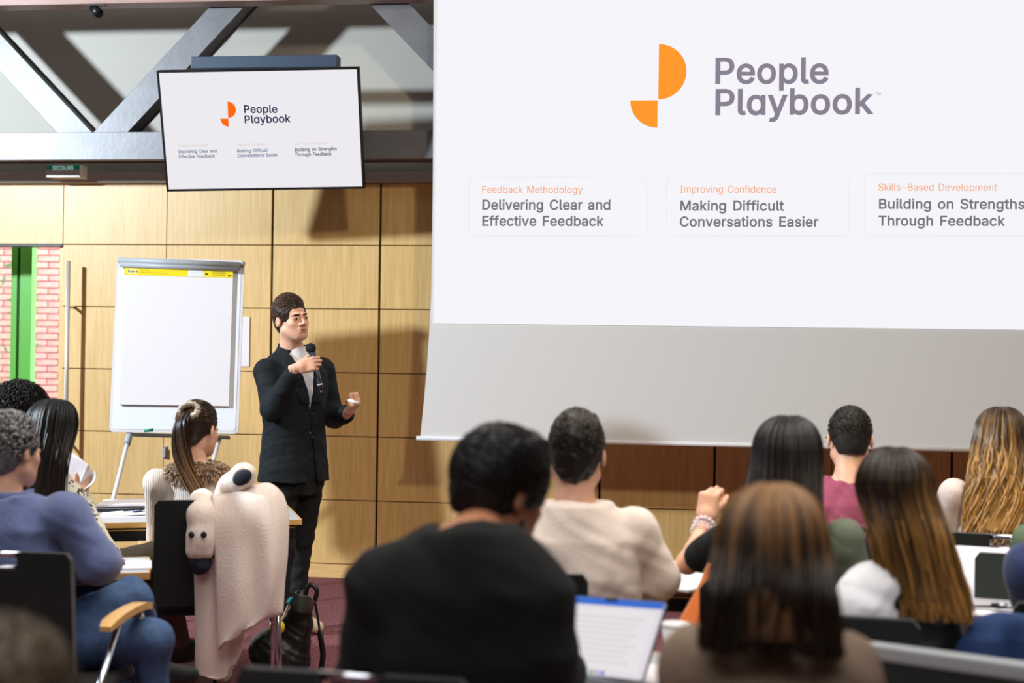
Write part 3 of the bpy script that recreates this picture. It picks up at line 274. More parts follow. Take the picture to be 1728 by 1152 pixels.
"bd":[433,[195,-25,146,-19,102,2,66,34,39,77,23,129,17,189,23,248,39,300,66,343,102,375,146,395,195,402,231,398,261,388,283,373,300,357,312,341,315,336,294,336,294,526,389,526,389,-17,296,-17,296,42,316,42,312,36,300,20,283,3,260,-12,231,-22,205,64,231,68,253,79,270,97,283,121,292,153,295,189,292,226,284,257,271,281,253,298,232,309,205,313,177,309,155,298,137,280,124,255,116,224,113,189,116,154,124,123,138,98,155,79,177,68,294,363,296,16],[6,5,50,50,49,6,49,48,6,7,6,48,48,47,7,8,7,47,30,31,0,54,0,31,43,12,44,0,54,1,53,1,54,11,45,44,44,12,11,1,53,2,3,2,53,53,52,3,4,3,52,52,51,4,5,4,51,50,5,51,8,47,46,9,8,46,46,45,9,10,9,45,45,11,10,13,42,14,32,29,28,14,42,15,22,21,18,22,25,26,18,21,17,16,17,21,27,23,22,22,26,27,24,27,26,26,25,24,22,18,37,38,37,18,18,17,19,17,16,19,27,24,56,32,28,24,33,32,24,34,33,24,24,25,34,35,34,25,36,35,25,25,22,36,22,37,36,38,18,39,40,39,18,18,19,40,41,40,19,42,41,19,15,42,19,19,16,55,16,21,55,29,32,30,31,30,32,42,13,43,12,43,13,15,19,55,21,20,55,24,28,56,23,27,56]],
"be":[412,[212,-25,156,-19,108,2,69,34,40,77,23,129,17,187,23,245,40,297,68,341,106,374,152,395,205,402,239,399,272,390,303,375,331,353,355,324,373,288,384,244,388,195,388,152,58,152,58,238,364,229,298,178,290,234,282,262,269,284,253,300,232,310,205,313,178,309,156,299,138,283,124,262,116,238,113,210,113,178,116,142,126,114,141,92,160,76,184,67,213,63,231,65,248,69,262,76,273,85,283,97,296,125,388,103,368,55,347,27,321,5,289,-11,252,-22,290,231,116,236,115,152],[4,22,5,6,5,22,22,23,6,7,6,23,23,8,7,38,37,22,23,22,37,37,38,25,0,43,1,42,1,43,31,12,32,11,33,32,32,12,11,1,42,2,42,41,2,3,2,41,41,40,3,4,3,40,22,4,40,40,39,22,23,36,35,8,23,35,9,8,35,35,34,9,10,9,34,34,33,10,33,11,10,56,46,45,46,56,55,55,47,46,30,29,14,13,30,14,20,19,24,18,24,19,52,51,50,38,22,59,21,20,25,20,24,25,47,55,54,48,47,54,54,53,48,49,48,53,53,52,49,52,50,49,26,24,27,24,18,27,18,17,27,28,27,17,17,16,28,29,28,16,16,15,29,14,29,15,56,45,0,45,44,0,43,0,44,30,13,31,12,31,13,22,39,59,24,26,57,25,24,57,23,37,58,37,25,57,36,23,58,37,57,58,21,25,59,25,38,59]],
"bf":[262,[245,396,245,310,-11,310,-11,396,64,-17,64,433,68,466,81,495,102,518,128,534,157,544,187,547,208,546,226,544,239,540,264,532,239,447,211,455,204,456,195,457,177,454,167,448,161,437,159,417,159,-17,64,310,64,396,159,396,159,310],[25,28,26,28,25,24,23,22,5,6,5,22,7,6,22,19,18,12,11,20,19,19,12,11,17,16,15,15,14,17,13,17,14,17,13,18,12,18,13,7,22,21,8,7,21,9,8,21,21,20,9,10,9,20,20,11,10,26,27,23,4,24,25,3,2,25,26,3,25,23,5,26,1,0,28,0,27,28,27,26,28]],
"bg":[434,[207,-168,165,-165,128,-156,97,-142,71,-123,51,-101,27,-63,106,-18,124,-42,134,-54,146,-64,161,-72,181,-78,206,-80,244,-75,271,-62,288,-40,294,-4,294,51,315,51,312,46,299,30,282,14,259,0,230,-9,195,-12,147,-6,104,12,67,42,40,82,23,133,17,191,23,250,40,301,67,343,103,375,147,395,196,402,232,398,261,388,284,374,301,357,313,341,317,336,296,336,296,396,389,396,389,-10,383,-59,365,-99,335,-131,297,-152,254,-164,205,76,232,80,254,89,271,105,284,128,292,157,295,193,293,228,284,257,271,281,254,298,232,309,205,313,177,309,155,298,138,280,124,256,116,226,113,193,116,158,125,129,138,107,155,90,177,80,294,25,296,362],[8,7,5,6,5,7,31,30,72,72,71,31,71,70,31,32,31,70,70,69,32,33,32,69,11,1,12,25,53,76,65,37,66,1,11,2,10,2,11,25,76,26,75,26,76,67,66,36,66,37,36,2,10,3,4,3,10,10,9,4,5,4,9,8,5,9,26,75,27,28,27,75,75,74,28,29,28,74,74,73,29,30,29,73,72,30,73,33,69,68,34,33,68,68,67,34,35,34,67,67,36,35,13,0,52,52,14,13,54,24,23,23,22,54,40,39,64,38,64,39,19,20,47,42,43,46,41,42,46,49,48,16,17,16,48,48,47,17,21,17,47,47,20,21,18,21,20,20,19,18,19,47,58,59,58,47,47,46,59,60,59,46,46,43,60,43,42,44,42,41,44,41,46,45,14,52,51,15,14,51,51,50,15,50,49,15,49,16,15,21,18,77,54,22,18,55,54,18,56,55,18,18,19,56,57,56,19,19,58,57,60,43,61,62,61,43,43,44,62,63,62,44,64,63,44,40,64,44,44,41,78,41,45,78,12,1,0,0,13,12,53,25,24,24,54,53,64,38,65,37,65,38,18,22,77,17,21,77,40,44,78]],
"bh":[419,[131,226,131,-17,36,-17,36,526,131,526,131,270,79,273,109,342,142,376,182,395,227,402,268,397,303,384,334,361,356,329,370,288,374,241,374,-17,279,-17,279,234,274,269,260,292,239,307,209,312,188,310,169,302,153,291,141,274,134,253,131,364],[3,2,6,1,0,2,6,2,0,5,7,6,3,6,7,6,0,28,5,6,28,28,27,5,27,26,5,3,7,4,10,23,22,22,11,10,19,18,17,17,16,19,19,16,20,16,15,20,15,14,20,21,20,14,14,13,21,13,12,21,22,21,12,11,22,12,8,25,24,9,8,24,24,23,9,23,10,9,26,25,8,29,5,8,5,26,8,7,5,29,4,7,29]],
"bi":[175,[36,-17,36,396,131,396,131,-17,84,426,61,430,42,442,28,461,24,483,28,506,42,524,61,537,84,541,106,537,126,524,139,506,144,483,139,461,126,442,106,430],[5,11,6,10,6,11,8,7,6,6,10,8,9,8,10,19,18,13,18,14,13,17,16,18,14,18,16,16,15,14,1,0,3,3,2,1,19,13,4,13,12,4,5,4,12,11,5,12]],
"bk":[389,[99,112,93,229,113,229,277,396,385,390,191,182,184,182,36,-17,36,526,131,526,131,-17,286,-17,125,187,193,254,397,-12,131,246,131,138,151,155,131,180,131,193,222,216],[8,7,1,10,0,7,1,7,0,0,12,1,12,2,1,5,13,6,11,14,5,5,14,20,13,5,20,4,3,13,5,6,17,0,10,16,2,12,15,1,2,9,8,1,9,9,2,15,13,3,15,19,18,6,12,0,16,18,19,12,11,5,17,16,17,18,17,6,18,12,16,18,15,12,19,13,15,19,6,13,19,4,13,20]],
"bl":[198,[138,-19,95,-13,61,8,42,42,36,83,36,526,131,526,131,99,132,80,135,72,137,71,147,69,158,70,183,74,201,-11,164,-18,152,-19],[4,3,8,8,7,4,5,4,7,7,6,5,0,11,10,15,14,12,14,13,12,11,0,16,16,15,11,15,12,11,0,10,1,10,9,1,2,1,9,3,2,9,8,3,9]],
"bn":[418,[131,226,131,-17,36,-17,36,396,129,396,129,270,79,273,109,342,142,376,182,395,227,402,268,397,303,384,333,361,356,329,370,288,374,241,374,-17,279,-17,279,234,274,269,260,292,239,307,209,312,188,310,169,302,153,291,141,274,134,253,129,362],[3,2,6,5,7,6,3,6,7,7,4,3,2,1,0,6,2,0,0,28,6,5,6,28,28,27,5,27,26,5,7,5,29,10,23,22,22,11,10,19,18,17,17,16,19,19,16,20,16,15,20,15,14,20,21,20,14,14,13,21,13,12,21,22,21,12,11,22,12,8,25,24,9,8,24,24,23,9,23,10,9,26,25,8,29,5,8,5,26,8,4,7,29]],
"bo":[424,[207,-25,154,-19,108,2,69,34,41,77,23,129,17,187,23,247,41,299,69,342,108,374,154,395,207,402,261,395,308,374,346,342,375,299,392,247,398,187,392,129,375,77,346,34,308,2,261,-19,207,64,237,68,260,80,278,99,291,124,299,154,302,187,299,221,291,252,278,277,260,296,237,308,207,313,178,308,156,296,138,277,124,252,116,222,113,187,116,154,124,124,138,99,155,80,178,68],[6,5,43,43,42,6,42,41,6,7,6,41,0,47,1,37,12,11,1,47,2,47,46,2,3,2,46,46,45,3,4,3,45,45,44,4,5,4,44,43,5,44,7,41,40,8,7,40,40,39,8,9,8,39,39,38,9,10,9,38,38,37,10,37,11,10,19,18,29,30,29,18,31,30,18,18,17,31,25,23,22,26,25,22,22,21,26,27,26,21,21,20,27,28,27,20,20,19,28,19,29,28,31,17,32,17,16,32,33,32,16,16,15,33,34,33,15,15,14,34,35,34,14,13,35,14,23,25,0,25,24,0,47,0,24,12,37,36,36,35,12,35,13,12]],
"bp":[433,[36,-160,36,396,129,396,129,336,109,336,113,341,125,357,141,373,164,388,193,398,229,402,279,395,322,375,358,343,385,300,402,248,407,189,402,129,385,77,359,34,323,2,279,-19,230,-25,194,-22,165,-12,142,3,125,20,113,36,109,42,131,42,131,-160,220,64,247,68,269,79,287,98,300,123,308,154,311,189,308,224,300,255,287,280,270,298,248,309,220,313,193,309,171,298,154,281,141,257,133,226,130,189,133,153,141,121,154,97,172,79,194,68,129,361,131,15],[1,0,28,28,0,27,4,5,1,27,0,26,26,29,27,28,27,29,1,28,49,5,4,3,3,6,5,1,5,6,6,2,1,44,9,8,44,8,7,26,0,56,29,26,56,53,52,29,28,29,52,52,51,28,51,50,28,49,28,50,1,49,48,4,1,48,48,47,4,47,46,4,3,4,46,46,45,3,45,44,3,44,7,3,6,3,55,22,32,31,22,31,23,54,23,31,42,41,11,32,22,21,21,33,32,10,43,42,42,11,10,18,17,35,36,35,17,17,16,36,37,36,16,38,37,16,16,15,38,39,38,15,15,14,39,33,21,20,20,19,33,34,33,19,19,18,34,18,35,34,39,14,40,14,13,40,41,40,13,13,12,41,11,41,12,23,54,24,25,24,54,29,25,54,53,29,54,9,44,43,43,10,9,3,7,55,2,6,55,25,29,56,0,30,56]],
"br":[268,[36,-17,36,396,129,396,129,338,105,338,116,358,143,382,176,397,212,402,230,401,260,400,260,303,228,307,218,308,208,309,186,306,167,299,152,289,141,275,133,258,131,236,131,-17,129,369],[5,4,3,4,5,1,21,20,0,1,0,20,4,1,20,20,19,4,19,18,4,3,4,18,5,3,22,1,5,2,7,15,14,11,10,12,10,9,12,13,12,9,8,13,9,13,8,14,7,14,8,3,18,17,17,16,3,16,15,3,6,3,15,15,7,6,3,6,22,2,5,22]],
"bs":[373,[182,-25,142,-22,106,-13,75,4,49,27,30,56,14,107,104,126,120,89,134,75,154,66,181,63,212,66,234,76,247,89,251,103,249,114,242,123,229,132,207,139,144,154,96,170,60,196,37,231,30,274,35,310,51,342,76,367,108,386,146,398,187,401,226,398,261,388,289,372,312,350,329,324,347,278,259,258,244,288,232,302,214,312,187,315,161,312,141,303,130,291,126,277,128,265,135,256,150,247,176,239,234,226,282,209,319,183,341,149,348,107,343,70,326,37,300,10,267,-9,227,-21],[3,8,4,5,4,8,8,7,5,6,5,7,48,20,49,0,11,1,11,10,1,1,10,2,10,9,2,3,2,9,8,3,9,20,48,21,48,47,21,22,21,47,47,46,22,23,22,46,24,23,46,46,45,24,25,24,45,45,44,25,26,25,44,27,26,44,44,43,27,28,27,43,43,42,28,42,29,28,40,31,41,30,41,31,18,50,19,55,54,15,36,35,37,12,59,58,13,12,58,58,57,13,14,13,57,57,56,14,56,55,14,55,15,14,15,54,16,54,53,16,53,52,16,17,16,52,52,51,17,18,17,51,50,18,51,37,35,38,35,34,38,39,38,34,34,33,39,33,32,39,40,39,32,31,40,32,11,0,59,59,12,11,49,20,19,19,50,49,29,42,41,41,30,29]],
"bt":[236,[221,396,221,310,-11,310,-11,396,48,488,143,488,143,99,145,81,149,73,156,69,171,67,183,68,215,73,233,-11,207,-18,194,-20,181,-21,167,-21,119,-14,80,9,55,46,48,91,143,396,143,310,48,310,48,396],[19,18,8,19,8,20,8,7,20,21,20,7,7,6,21,23,24,6,10,16,11,16,10,17,9,17,10,12,14,13,11,16,15,15,14,11,14,12,11,17,9,18,8,18,9,24,23,22,5,4,22,1,0,22,23,1,22,21,6,24,3,2,25,2,24,25,22,25,24,25,22,4]],
"bu":[419,[183,-22,142,-18,107,-4,76,19,54,51,40,91,36,138,36,396,131,396,131,145,136,110,150,87,171,73,201,67,222,70,241,77,256,89,268,105,276,126,279,153,279,396,374,396,374,-17,281,-17,281,109,330,106,300,37,267,3,227,-16,281,17],[7,6,9,0,13,12,0,12,1,1,12,2,12,11,2,3,2,11,4,3,11,11,10,4,5,4,10,6,5,10,9,6,10,7,9,8,14,28,27,15,14,27,25,26,22,22,21,25,22,26,23,26,25,24,25,21,19,20,19,21,26,24,29,17,16,24,18,17,24,24,25,18,25,19,18,13,0,28,28,14,13,15,27,16,29,24,27,24,16,27,23,26,29]],
"bv":[398,[151,-17,-5,395,96,396,181,161,193,126,203,92,212,58,227,4,162,5,177,58,186,91,196,126,208,161,293,396,394,395,238,-17,195,121],[3,9,10,10,4,3,0,8,9,1,0,9,9,3,1,2,1,3,6,12,5,11,5,12,7,15,6,15,14,6,12,6,14,14,13,12,8,0,15,15,7,8,9,8,7,7,6,9,10,9,6,6,5,10,10,5,16,5,11,16,4,10,16]],
"by":[398,[27,-150,49,-66,74,-71,89,-73,100,-72,109,-69,118,-62,126,-50,135,-29,144,-2,-5,395,96,396,181,161,193,126,203,91,212,58,227,5,162,4,177,58,186,92,196,126,208,161,293,396,394,395,220,-65,206,-94,190,-118,170,-137,146,-151,120,-160,92,-162,76,-162,62,-160,50,-157,195,121],[33,1,0,2,32,31,31,3,2,32,2,33,1,33,2,4,30,29,3,31,30,30,4,3,12,19,13,19,12,18,20,14,21,23,16,24,16,23,15,21,14,15,15,23,21,23,22,21,24,16,17,16,15,17,18,17,15,15,14,18,19,18,14,19,14,34,14,20,34,4,29,28,5,4,28,28,27,5,6,5,27,27,26,6,7,6,26,26,25,7,25,24,7,8,7,24,24,17,8,9,8,17,17,18,9,18,12,9,9,12,10,11,10,12,13,19,34]],
"bɑ":[433,[195,-25,146,-19,102,2,66,34,39,77,23,129,17,189,23,248,39,300,67,343,103,375,147,395,196,402,232,398,261,388,283,374,300,357,312,341,316,336,294,336,294,396,389,396,389,-17,294,-17,294,42,316,42,312,36,300,20,283,3,260,-12,230,-22,205,64,232,68,253,79,271,97,284,121,292,153,295,189,292,226,284,257,271,281,254,298,232,309,205,313,177,309,155,298,138,280,124,255,116,225,113,189,116,154,125,123,138,98,156,79,178,68,294,363,294,15],[6,5,50,50,49,6,49,48,6,7,6,48,48,47,7,8,7,47,30,31,0,54,0,31,43,12,44,0,54,1,53,1,54,11,45,44,44,12,11,1,53,2,3,2,53,53,52,3,4,3,52,52,51,4,5,4,51,50,5,51,8,47,46,9,8,46,46,45,9,10,9,45,45,11,10,13,42,14,32,29,28,14,42,15,22,25,26,18,21,17,16,17,21,27,23,22,22,26,27,24,27,26,26,25,24,22,21,37,38,37,21,21,18,38,18,17,19,17,16,19,16,21,20,27,24,56,32,28,24,33,32,24,34,33,24,24,25,34,35,34,25,36,35,25,25,22,36,22,37,36,38,18,39,40,39,18,18,19,40,41,40,19,42,41,19,15,42,19,19,16,55,16,20,55,29,32,30,31,30,32,42,13,43,12,43,13,15,19,55,24,28,56,23,27,56]]}
def text_np(body, bold=False):
    """flat lettering from glyph tables: advance, outline points in thousandths, triangles"""
    x = 0; V = []; F = []
    for ch in body:
        if ch == ' ': x += 280; continue
        adv, p, t = GLYPHS[('b' if bold else 'r')+ch]; o = len(V)
        V += [((p[i]+x)/1000, p[i+1]/1000, 0) for i in range(0, len(p), 2)]; F += [tuple(j+o for j in t[i:i+3]) for i in range(0, len(t), 3)]; x += adv
    me = bpy.data.meshes.new('lettering'); me.from_pydata(V, [], F); me.update(); return me
class Face:
    """a flat surface in the room: origin, unit x, unit z; n points at the room"""
    def __init__(s, O, ex, ez): s.O = Vector(O); s.ex = Vector(ex).normalized(); s.ez = Vector(ez).normalized(); s.n = s.ex.cross(s.ez)
    def uv(s, px, py):
        d = Vector(ray(px, py)); c = Vector(CAM); t = (s.O-c).dot(s.n)/d.dot(s.n); p = c+d*t-s.O
        return p.dot(s.ex), p.dot(s.ez)
    def p(s, u, v, off=0): return s.O+s.ex*u+s.ez*v+s.n*off
    def text(s, name, body, x0, y0, x1, y1, hpx, m, parent, bold=0., off=.004, cap='H', th=.0006):
        """lettering with baseline from (x0,y0) to (x1,y1) in photo pixels, cap height hpx pixels"""
        me = text_np(body, bold); co = np.zeros(len(me.vertices)*3, np.float32); me.vertices.foreach_get('co', co); co = co.reshape(-1, 3)
        u0, v0 = s.uv(x0, y0); u1, v1 = s.uv(x1, y1); _, vt = s.uv(x0, y0-hpx); H = vt-v0
        mn, mx = co[:, 0].min(), co[:, 0].max(); capm = (.531 if bold else .509)
        t = (co[:, 0]-mn)/(mx-mn); yy = co[:, 1]/capm*H
        W = np.array([list(s.p(u0+(u1-u0)*a, v0+(v1-v0)*a+b, off)) for a, b in zip(t, yy)], np.float32)
        if parent is not None:
            iv = np.array(parent_world(parent).inverted()); W = W@iv[:3, :3].T+iv[:3, 3]
        me.vertices.foreach_set('co', W.astype(np.float32).ravel()); me.update(); me.materials.clear()
        return link(name, me, m, parent)
    def poly(s, name, pts, m, parent, off=.003, th=.001):
        bm = bmesh.new(); iv = parent_world(parent).inverted() if parent is not None else Matrix.Identity(4)
        P = [iv @ s.p(*s.uv(*q), off) for q in pts]; prism(bm, P, (iv.to_3x3() @ s.n), -th)
        return from_bm(name, bm, m, parent)
PW = {}
def parent_world(o):
    M = Matrix.Identity(4)
    while o is not None: M = o.matrix_basis @ M; o = o.parent
    return M

# ------------------------------------------------------------------ distance fields -> one continuous mesh
def rotm(rx=0, ry=0, rz=0):
    return np.array((Matrix.Rotation(R_(rz), 3, 'Z') @ Matrix.Rotation(R_(rx), 3, 'X') @ Matrix.Rotation(R_(ry), 3, 'Y')))
class Field:
    def __init__(s, lo, hi, h):
        s.lo = np.array(lo, float); s.h = h; s.n = np.maximum(np.ceil((np.array(hi)-s.lo)/h).astype(int)+1, 4)
        s.D = np.full(s.n, .2, np.float32)
    def grid(s, lo, hi):
        i0 = np.clip(np.floor((np.array(lo)-s.lo)/s.h).astype(int), 0, s.n); i1 = np.clip(np.ceil((np.array(hi)-s.lo)/s.h).astype(int)+1, 0, s.n)
        if (i1 <= i0).any(): return None
        ax = [(s.lo[k]+s.h*np.arange(i0[k], i1[k])).astype(np.float32) for k in range(3)]
        return (slice(i0[0], i1[0]), slice(i0[1], i1[1]), slice(i0[2], i1[2])), ax[0][:, None, None], ax[1][None, :, None], ax[2][None, None, :]
    def _ap(s, prim, k, op):
        lo, hi, fn = prim; m = abs(k)+3*s.h
        g = s.grid(np.array(lo)-m, np.array(hi)+m)
        if g is None: return s
        sl, X, Y, Z = g; d = fn(X, Y, Z); D = s.D[sl]
        if op == 'add':
            if k > 0:
                hh = np.clip(.5+.5*(D-d)/k, 0, 1); s.D[sl] = D*(1-hh)+d*hh-k*hh*(1-hh)
            else: s.D[sl] = np.minimum(D, d)
        else:
            d = -d
            if k > 0:
                hh = np.clip(.5-.5*(D-d)/k, 0, 1); s.D[sl] = D*(1-hh)+d*hh+k*hh*(1-hh)
            else: s.D[sl] = np.maximum(D, d)
        return s
    def add(s, prim, k=.0): return s._ap(prim, k, 'add')
    def sub(s, prim, k=.0): return s._ap(prim, k, 'sub')
    def noise(s, amp, f, seed=0, st=(1, 1, 1)):
        i = np.nonzero(np.abs(s.D) < 4*s.h+amp); X, Y, Z = [(s.lo[q]+i[q]*s.h)*f*st[q] for q in range(3)]
        s.D[i] += amp*nz(X, Y, Z, seed); return s
    def mesh(s):
        F = s.D; sg = F < 0; n = F.shape
        offs = [(i, j, k) for i in (0, 1) for j in (0, 1) for k in (0, 1)]
        cnt = np.zeros((n[0]-1, n[1]-1, n[2]-1), np.int8)
        for i, j, k in offs: cnt += sg[i:n[0]-1+i, j:n[1]-1+j, k:n[2]-1+k]
        act = np.argwhere((cnt > 0) & (cnt < 8)); idx = np.full(cnt.shape, -1, np.int32); idx[act[:, 0], act[:, 1], act[:, 2]] = np.arange(len(act))
        cv = [F[act[:, 0]+i, act[:, 1]+j, act[:, 2]+k] for i, j, k in offs]
        acc = np.zeros((len(act), 3)); c = np.zeros(len(act))
        for a in range(8):
            for b in range(a+1, 8):
                da = np.array(offs[b])-np.array(offs[a])
                if np.abs(da).sum() != 1: continue
                m = (cv[a] < 0) != (cv[b] < 0); t = np.where(m, cv[a]/(cv[a]-cv[b]+1e-12), 0)
                acc += (np.array(offs[a])[None]+da[None]*t[:, None])*m[:, None]; c += m
        V = (act+acc/c[:, None])*s.h+s.lo; Q = []
        for ax in range(3):
            u, v = [(1, 2), (2, 0), (0, 1)][ax]
            sl0 = [slice(1, -1)]*3; sl0[ax] = slice(0, -1); sl1 = [slice(1, -1)]*3; sl1[ax] = slice(1, None)
            A = sg[tuple(sl0)]; B = sg[tuple(sl1)]; e = np.argwhere(A != B)
            inside = A[e[:, 0], e[:, 1], e[:, 2]]
            p = e.copy()
            for q in range(3):
                if q != ax: p[:, q] += 1
            def g(du, dv):
                w_ = p.copy(); w_[:, u] -= du; w_[:, v] -= dv; return idx[w_[:, 0], w_[:, 1], w_[:, 2]]
            q = np.stack([g(1, 1), g(0, 1), g(0, 0), g(1, 0)], 1); q[~inside] = q[~inside][:, ::-1]; Q.append(q)
        Q = np.concatenate(Q); Q = Q[(Q >= 0).all(1)]
        return V, Q
def nz(X, Y, Z, seed=0):
    r = np.random.RandomState(seed); out = 0
    for i in range(4):
        a = r.randn(3)*(1+.7*i); b = r.randn(3)*(1+.7*i); p = r.rand(2)*6
        out = out+np.sin(a[0]*X+a[1]*Y+a[2]*Z+p[0]+1.3*np.sin(b[0]*X+b[1]*Y+b[2]*Z+p[1]))/(1+.6*i)
    return (out/2.2).astype(np.float32)
def cap(a, b, ra, rb=None):
    a = np.array(a, float); b = np.array(b, float); rb = ra if rb is None else rb; ab = b-a; L2 = max((ab**2).sum(), 1e-9); r = max(ra, rb)
    def fn(X, Y, Z):
        t = np.clip(((X-a[0])*ab[0]+(Y-a[1])*ab[1]+(Z-a[2])*ab[2])/L2, 0, 1)
        return np.sqrt((X-a[0]-t*ab[0])**2+(Y-a[1]-t*ab[1])**2+(Z-a[2]-t*ab[2])**2)-(ra+(rb-ra)*t)
    return np.minimum(a, b)-r, np.maximum(a, b)+r, fn
def ell(c, r, M=None):
    c = np.array(c, float); r = np.array(r, float); m = r.max() if M is not None else r
    def fn(X, Y, Z):
        x, y, z = X-c[0], Y-c[1], Z-c[2]
        if M is not None: x, y, z = [M[0, i]*x+M[1, i]*y+M[2, i]*z for i in range(3)]
        k0 = np.sqrt((x/r[0])**2+(y/r[1])**2+(z/r[2])**2); k1 = np.sqrt((x/r[0]**2)**2+(y/r[1]**2)**2+(z/r[2]**2)**2)
        return k0*(k0-1)/np.maximum(k1, 1e-6)
    return c-m, c+m, fn
def rbox(c, h, rad, M=None):
    c = np.array(c, float); h = np.array(h, float)-rad; m = (np.linalg.norm(h)+rad) if M is not None else h+rad
    def fn(X, Y, Z):
        x, y, z = X-c[0], Y-c[1], Z-c[2]
        if M is not None: x, y, z = [M[0, i]*x+M[1, i]*y+M[2, i]*z for i in range(3)]
        x, y, z = np.broadcast_arrays(np.abs(x)-h[0], np.abs(y)-h[1], np.abs(z)-h[2])
        return np.sqrt(np.maximum(x, 0)**2+np.maximum(y, 0)**2+np.maximum(z, 0)**2)+np.minimum(np.maximum(x, np.maximum(y, z)), 0)-rad
    return c-m, c+m, fn
def loft(zs, cx, cy, rx, ry, rad=.0):
    """elliptic sections stacked along z"""
    zs = np.array(zs, float); cx, cy, rx, ry = [np.array(q, float)+np.zeros(len(zs)) for q in (cx, cy, rx, ry)]
    def fn(X, Y, Z):
        a, b, c, d = [np.interp(Z, zs, q).astype(np.float32) for q in (cx, cy, rx, ry)]
        x = X-a; y = Y-b; k0 = np.sqrt((x/c)**2+(y/d)**2); k1 = np.sqrt((x/c**2)**2+(y/d**2)**2)
        e = k0*(k0-1)/np.maximum(k1, 1e-5); zc = np.maximum(zs[0]-Z, Z-zs[-1])
        return np.maximum(e, zc)
    return (min(cx-rx), min(cy-ry), zs[0]), (max(cx+rx), max(cy+ry), zs[-1]), fn
def joinVF(parts):
    V = []; F = []; o = 0
    for v, f in parts:
        if len(f): V.append(v); F.append(f+o); o += len(v)
    return np.concatenate(V), np.concatenate(F)
def strands(P, rad, sides=3, rnd=None):
    """P: (N,K,3) paths, rad: (K,) radii -> mesh arrays with attributes"""
    N, K, _ = P.shape; T = np.gradient(P, axis=1); T /= np.linalg.norm(T, axis=2)[..., None]+1e-9
    ref = np.array([.31, .9, .2]); U = np.cross(T, ref); U /= np.linalg.norm(U, axis=2)[..., None]+1e-9; W = np.cross(T, U)
    rad = np.broadcast_to(np.asarray(rad), (N, K))
    V = np.stack([P+(U*math.cos(2*math.pi*s/sides)+W*math.sin(2*math.pi*s/sides))*rad[..., None] for s in range(sides)], 2)
    i = np.arange(N)[:, None, None]; k = np.arange(K-1)[None, :, None]; s = np.arange(sides)[None, None]
    def ix(kk, ss): return (i*K+kk)*sides+ss
    F = np.stack([ix(k, s), ix(k, (s+1) % sides), ix(k+1, (s+1) % sides), ix(k+1, s)], -1).reshape(-1, 4)
    rnd = rng.rand(N) if rnd is None else rnd
    return V.reshape(-1, 3), F, np.repeat(np.linspace(0, 1, K)[None], N, 0).repeat(sides, 1).ravel(), np.repeat(rnd, K*sides)

# ------------------------------------------------------------------ room shell
WY, X0, PW_, PH, Z0 = 9.155, -4.29, .732, .42, 2.191
CARPET = mat('carpet', (114, 64, 70), .95, nscale=75, nvar=.75, bump=.5, bscale=220)
def struct(o): o['kind'] = 'structure'; return o
struct(bx('floor', (-7.6, -3.2, -.1), (6.2, 9.3, 0), CARPET))
struct(bx('ceiling', (-7.6, -3.2, 5.0), (6.2, 9.6, 5.1), PLASTER))
struct(bx('wall_left', (-7.7, -3.2, 0), (-7.6, 9.3, 5), PLASTER))
struct(bx('wall_right', (6.2, -3.2, 0), (6.3, 9.3, 5), PLASTER))
struct(bx('wall_front', (-7.7, -3.3, 0), (6.3, -3.2, 5), PLASTER))
bm = bmesh.new()
for lo, hi in [((X0, WY+.02, 0), (6.2, WY+.14, 2.6)), ((-5.6, WY+.02, 2.215), (X0, WY+.14, 2.6)), ((-7.7, WY+.02, 0), (-5.6, WY+.14, 2.6))]:
    lo, hi = Vector(lo), Vector(hi); box(bm, (lo+hi)/2, (hi-lo)/2)
wall = struct(from_bm('wall_back', bm, DARKGAP))
meshes = {}
def panel(x0, x1, z0, z1, m, nm='panel'):
    k = (round(x1-x0, 4), round(z1-z0, 4), m.name)
    if k not in meshes:
        bm = bmesh.new(); box(bm, (0, 0, 0), ((x1-x0)/2, .010, (z1-z0)/2)); o = from_bm(nm, bm, m, wall, False, .0015, 1); meshes[k] = o.data
    else: o = link(nm, meshes[k], None, wall)
    o.location = ((x0+x1)/2, WY+.010, (z0+z1)/2); return o
for i in range(-2, 14):
    gl = .002 if i < 2 else .0075; gr = .002 if i+1 < 2 else .0075
    if i == 3 or i == 6: gr = .002
    if i == 4 or i == 7: gl = .002
    xa, xb = X0+i*PW_+gl, X0+(i+1)*PW_-gr
    panel(xa, xb, Z0+.003, 2.600, WOOD)
    if i >= 0:
        for j in range(5): panel(xa, xb, Z0-(j+1)*PH+.003, Z0-j*PH-.003, WOOD)
sk = bx('baseboard_back', (X0, WY-.008, 0), (6.2, WY+.02, .088), WOODK, None, .002); struct(sk)
struct(bx('wall_upper', (-7.7, WY+.13, 2.6), (6.3, WY+.23, 5), PLASTER))
struct(bx('trim_1', (-5.6, WY-.05, 2.603), (6.2, WY+.13, 2.672), PLASTER, None, .004))
struct(bx('trim_2', (-5.6, WY-.01, 2.178), (X0, WY+.14, 2.192), BLACKM))
struct(bx('door_1', (X0-.03, WY+.02, 0), (X0, WY+.14, 2.19), WOOD))
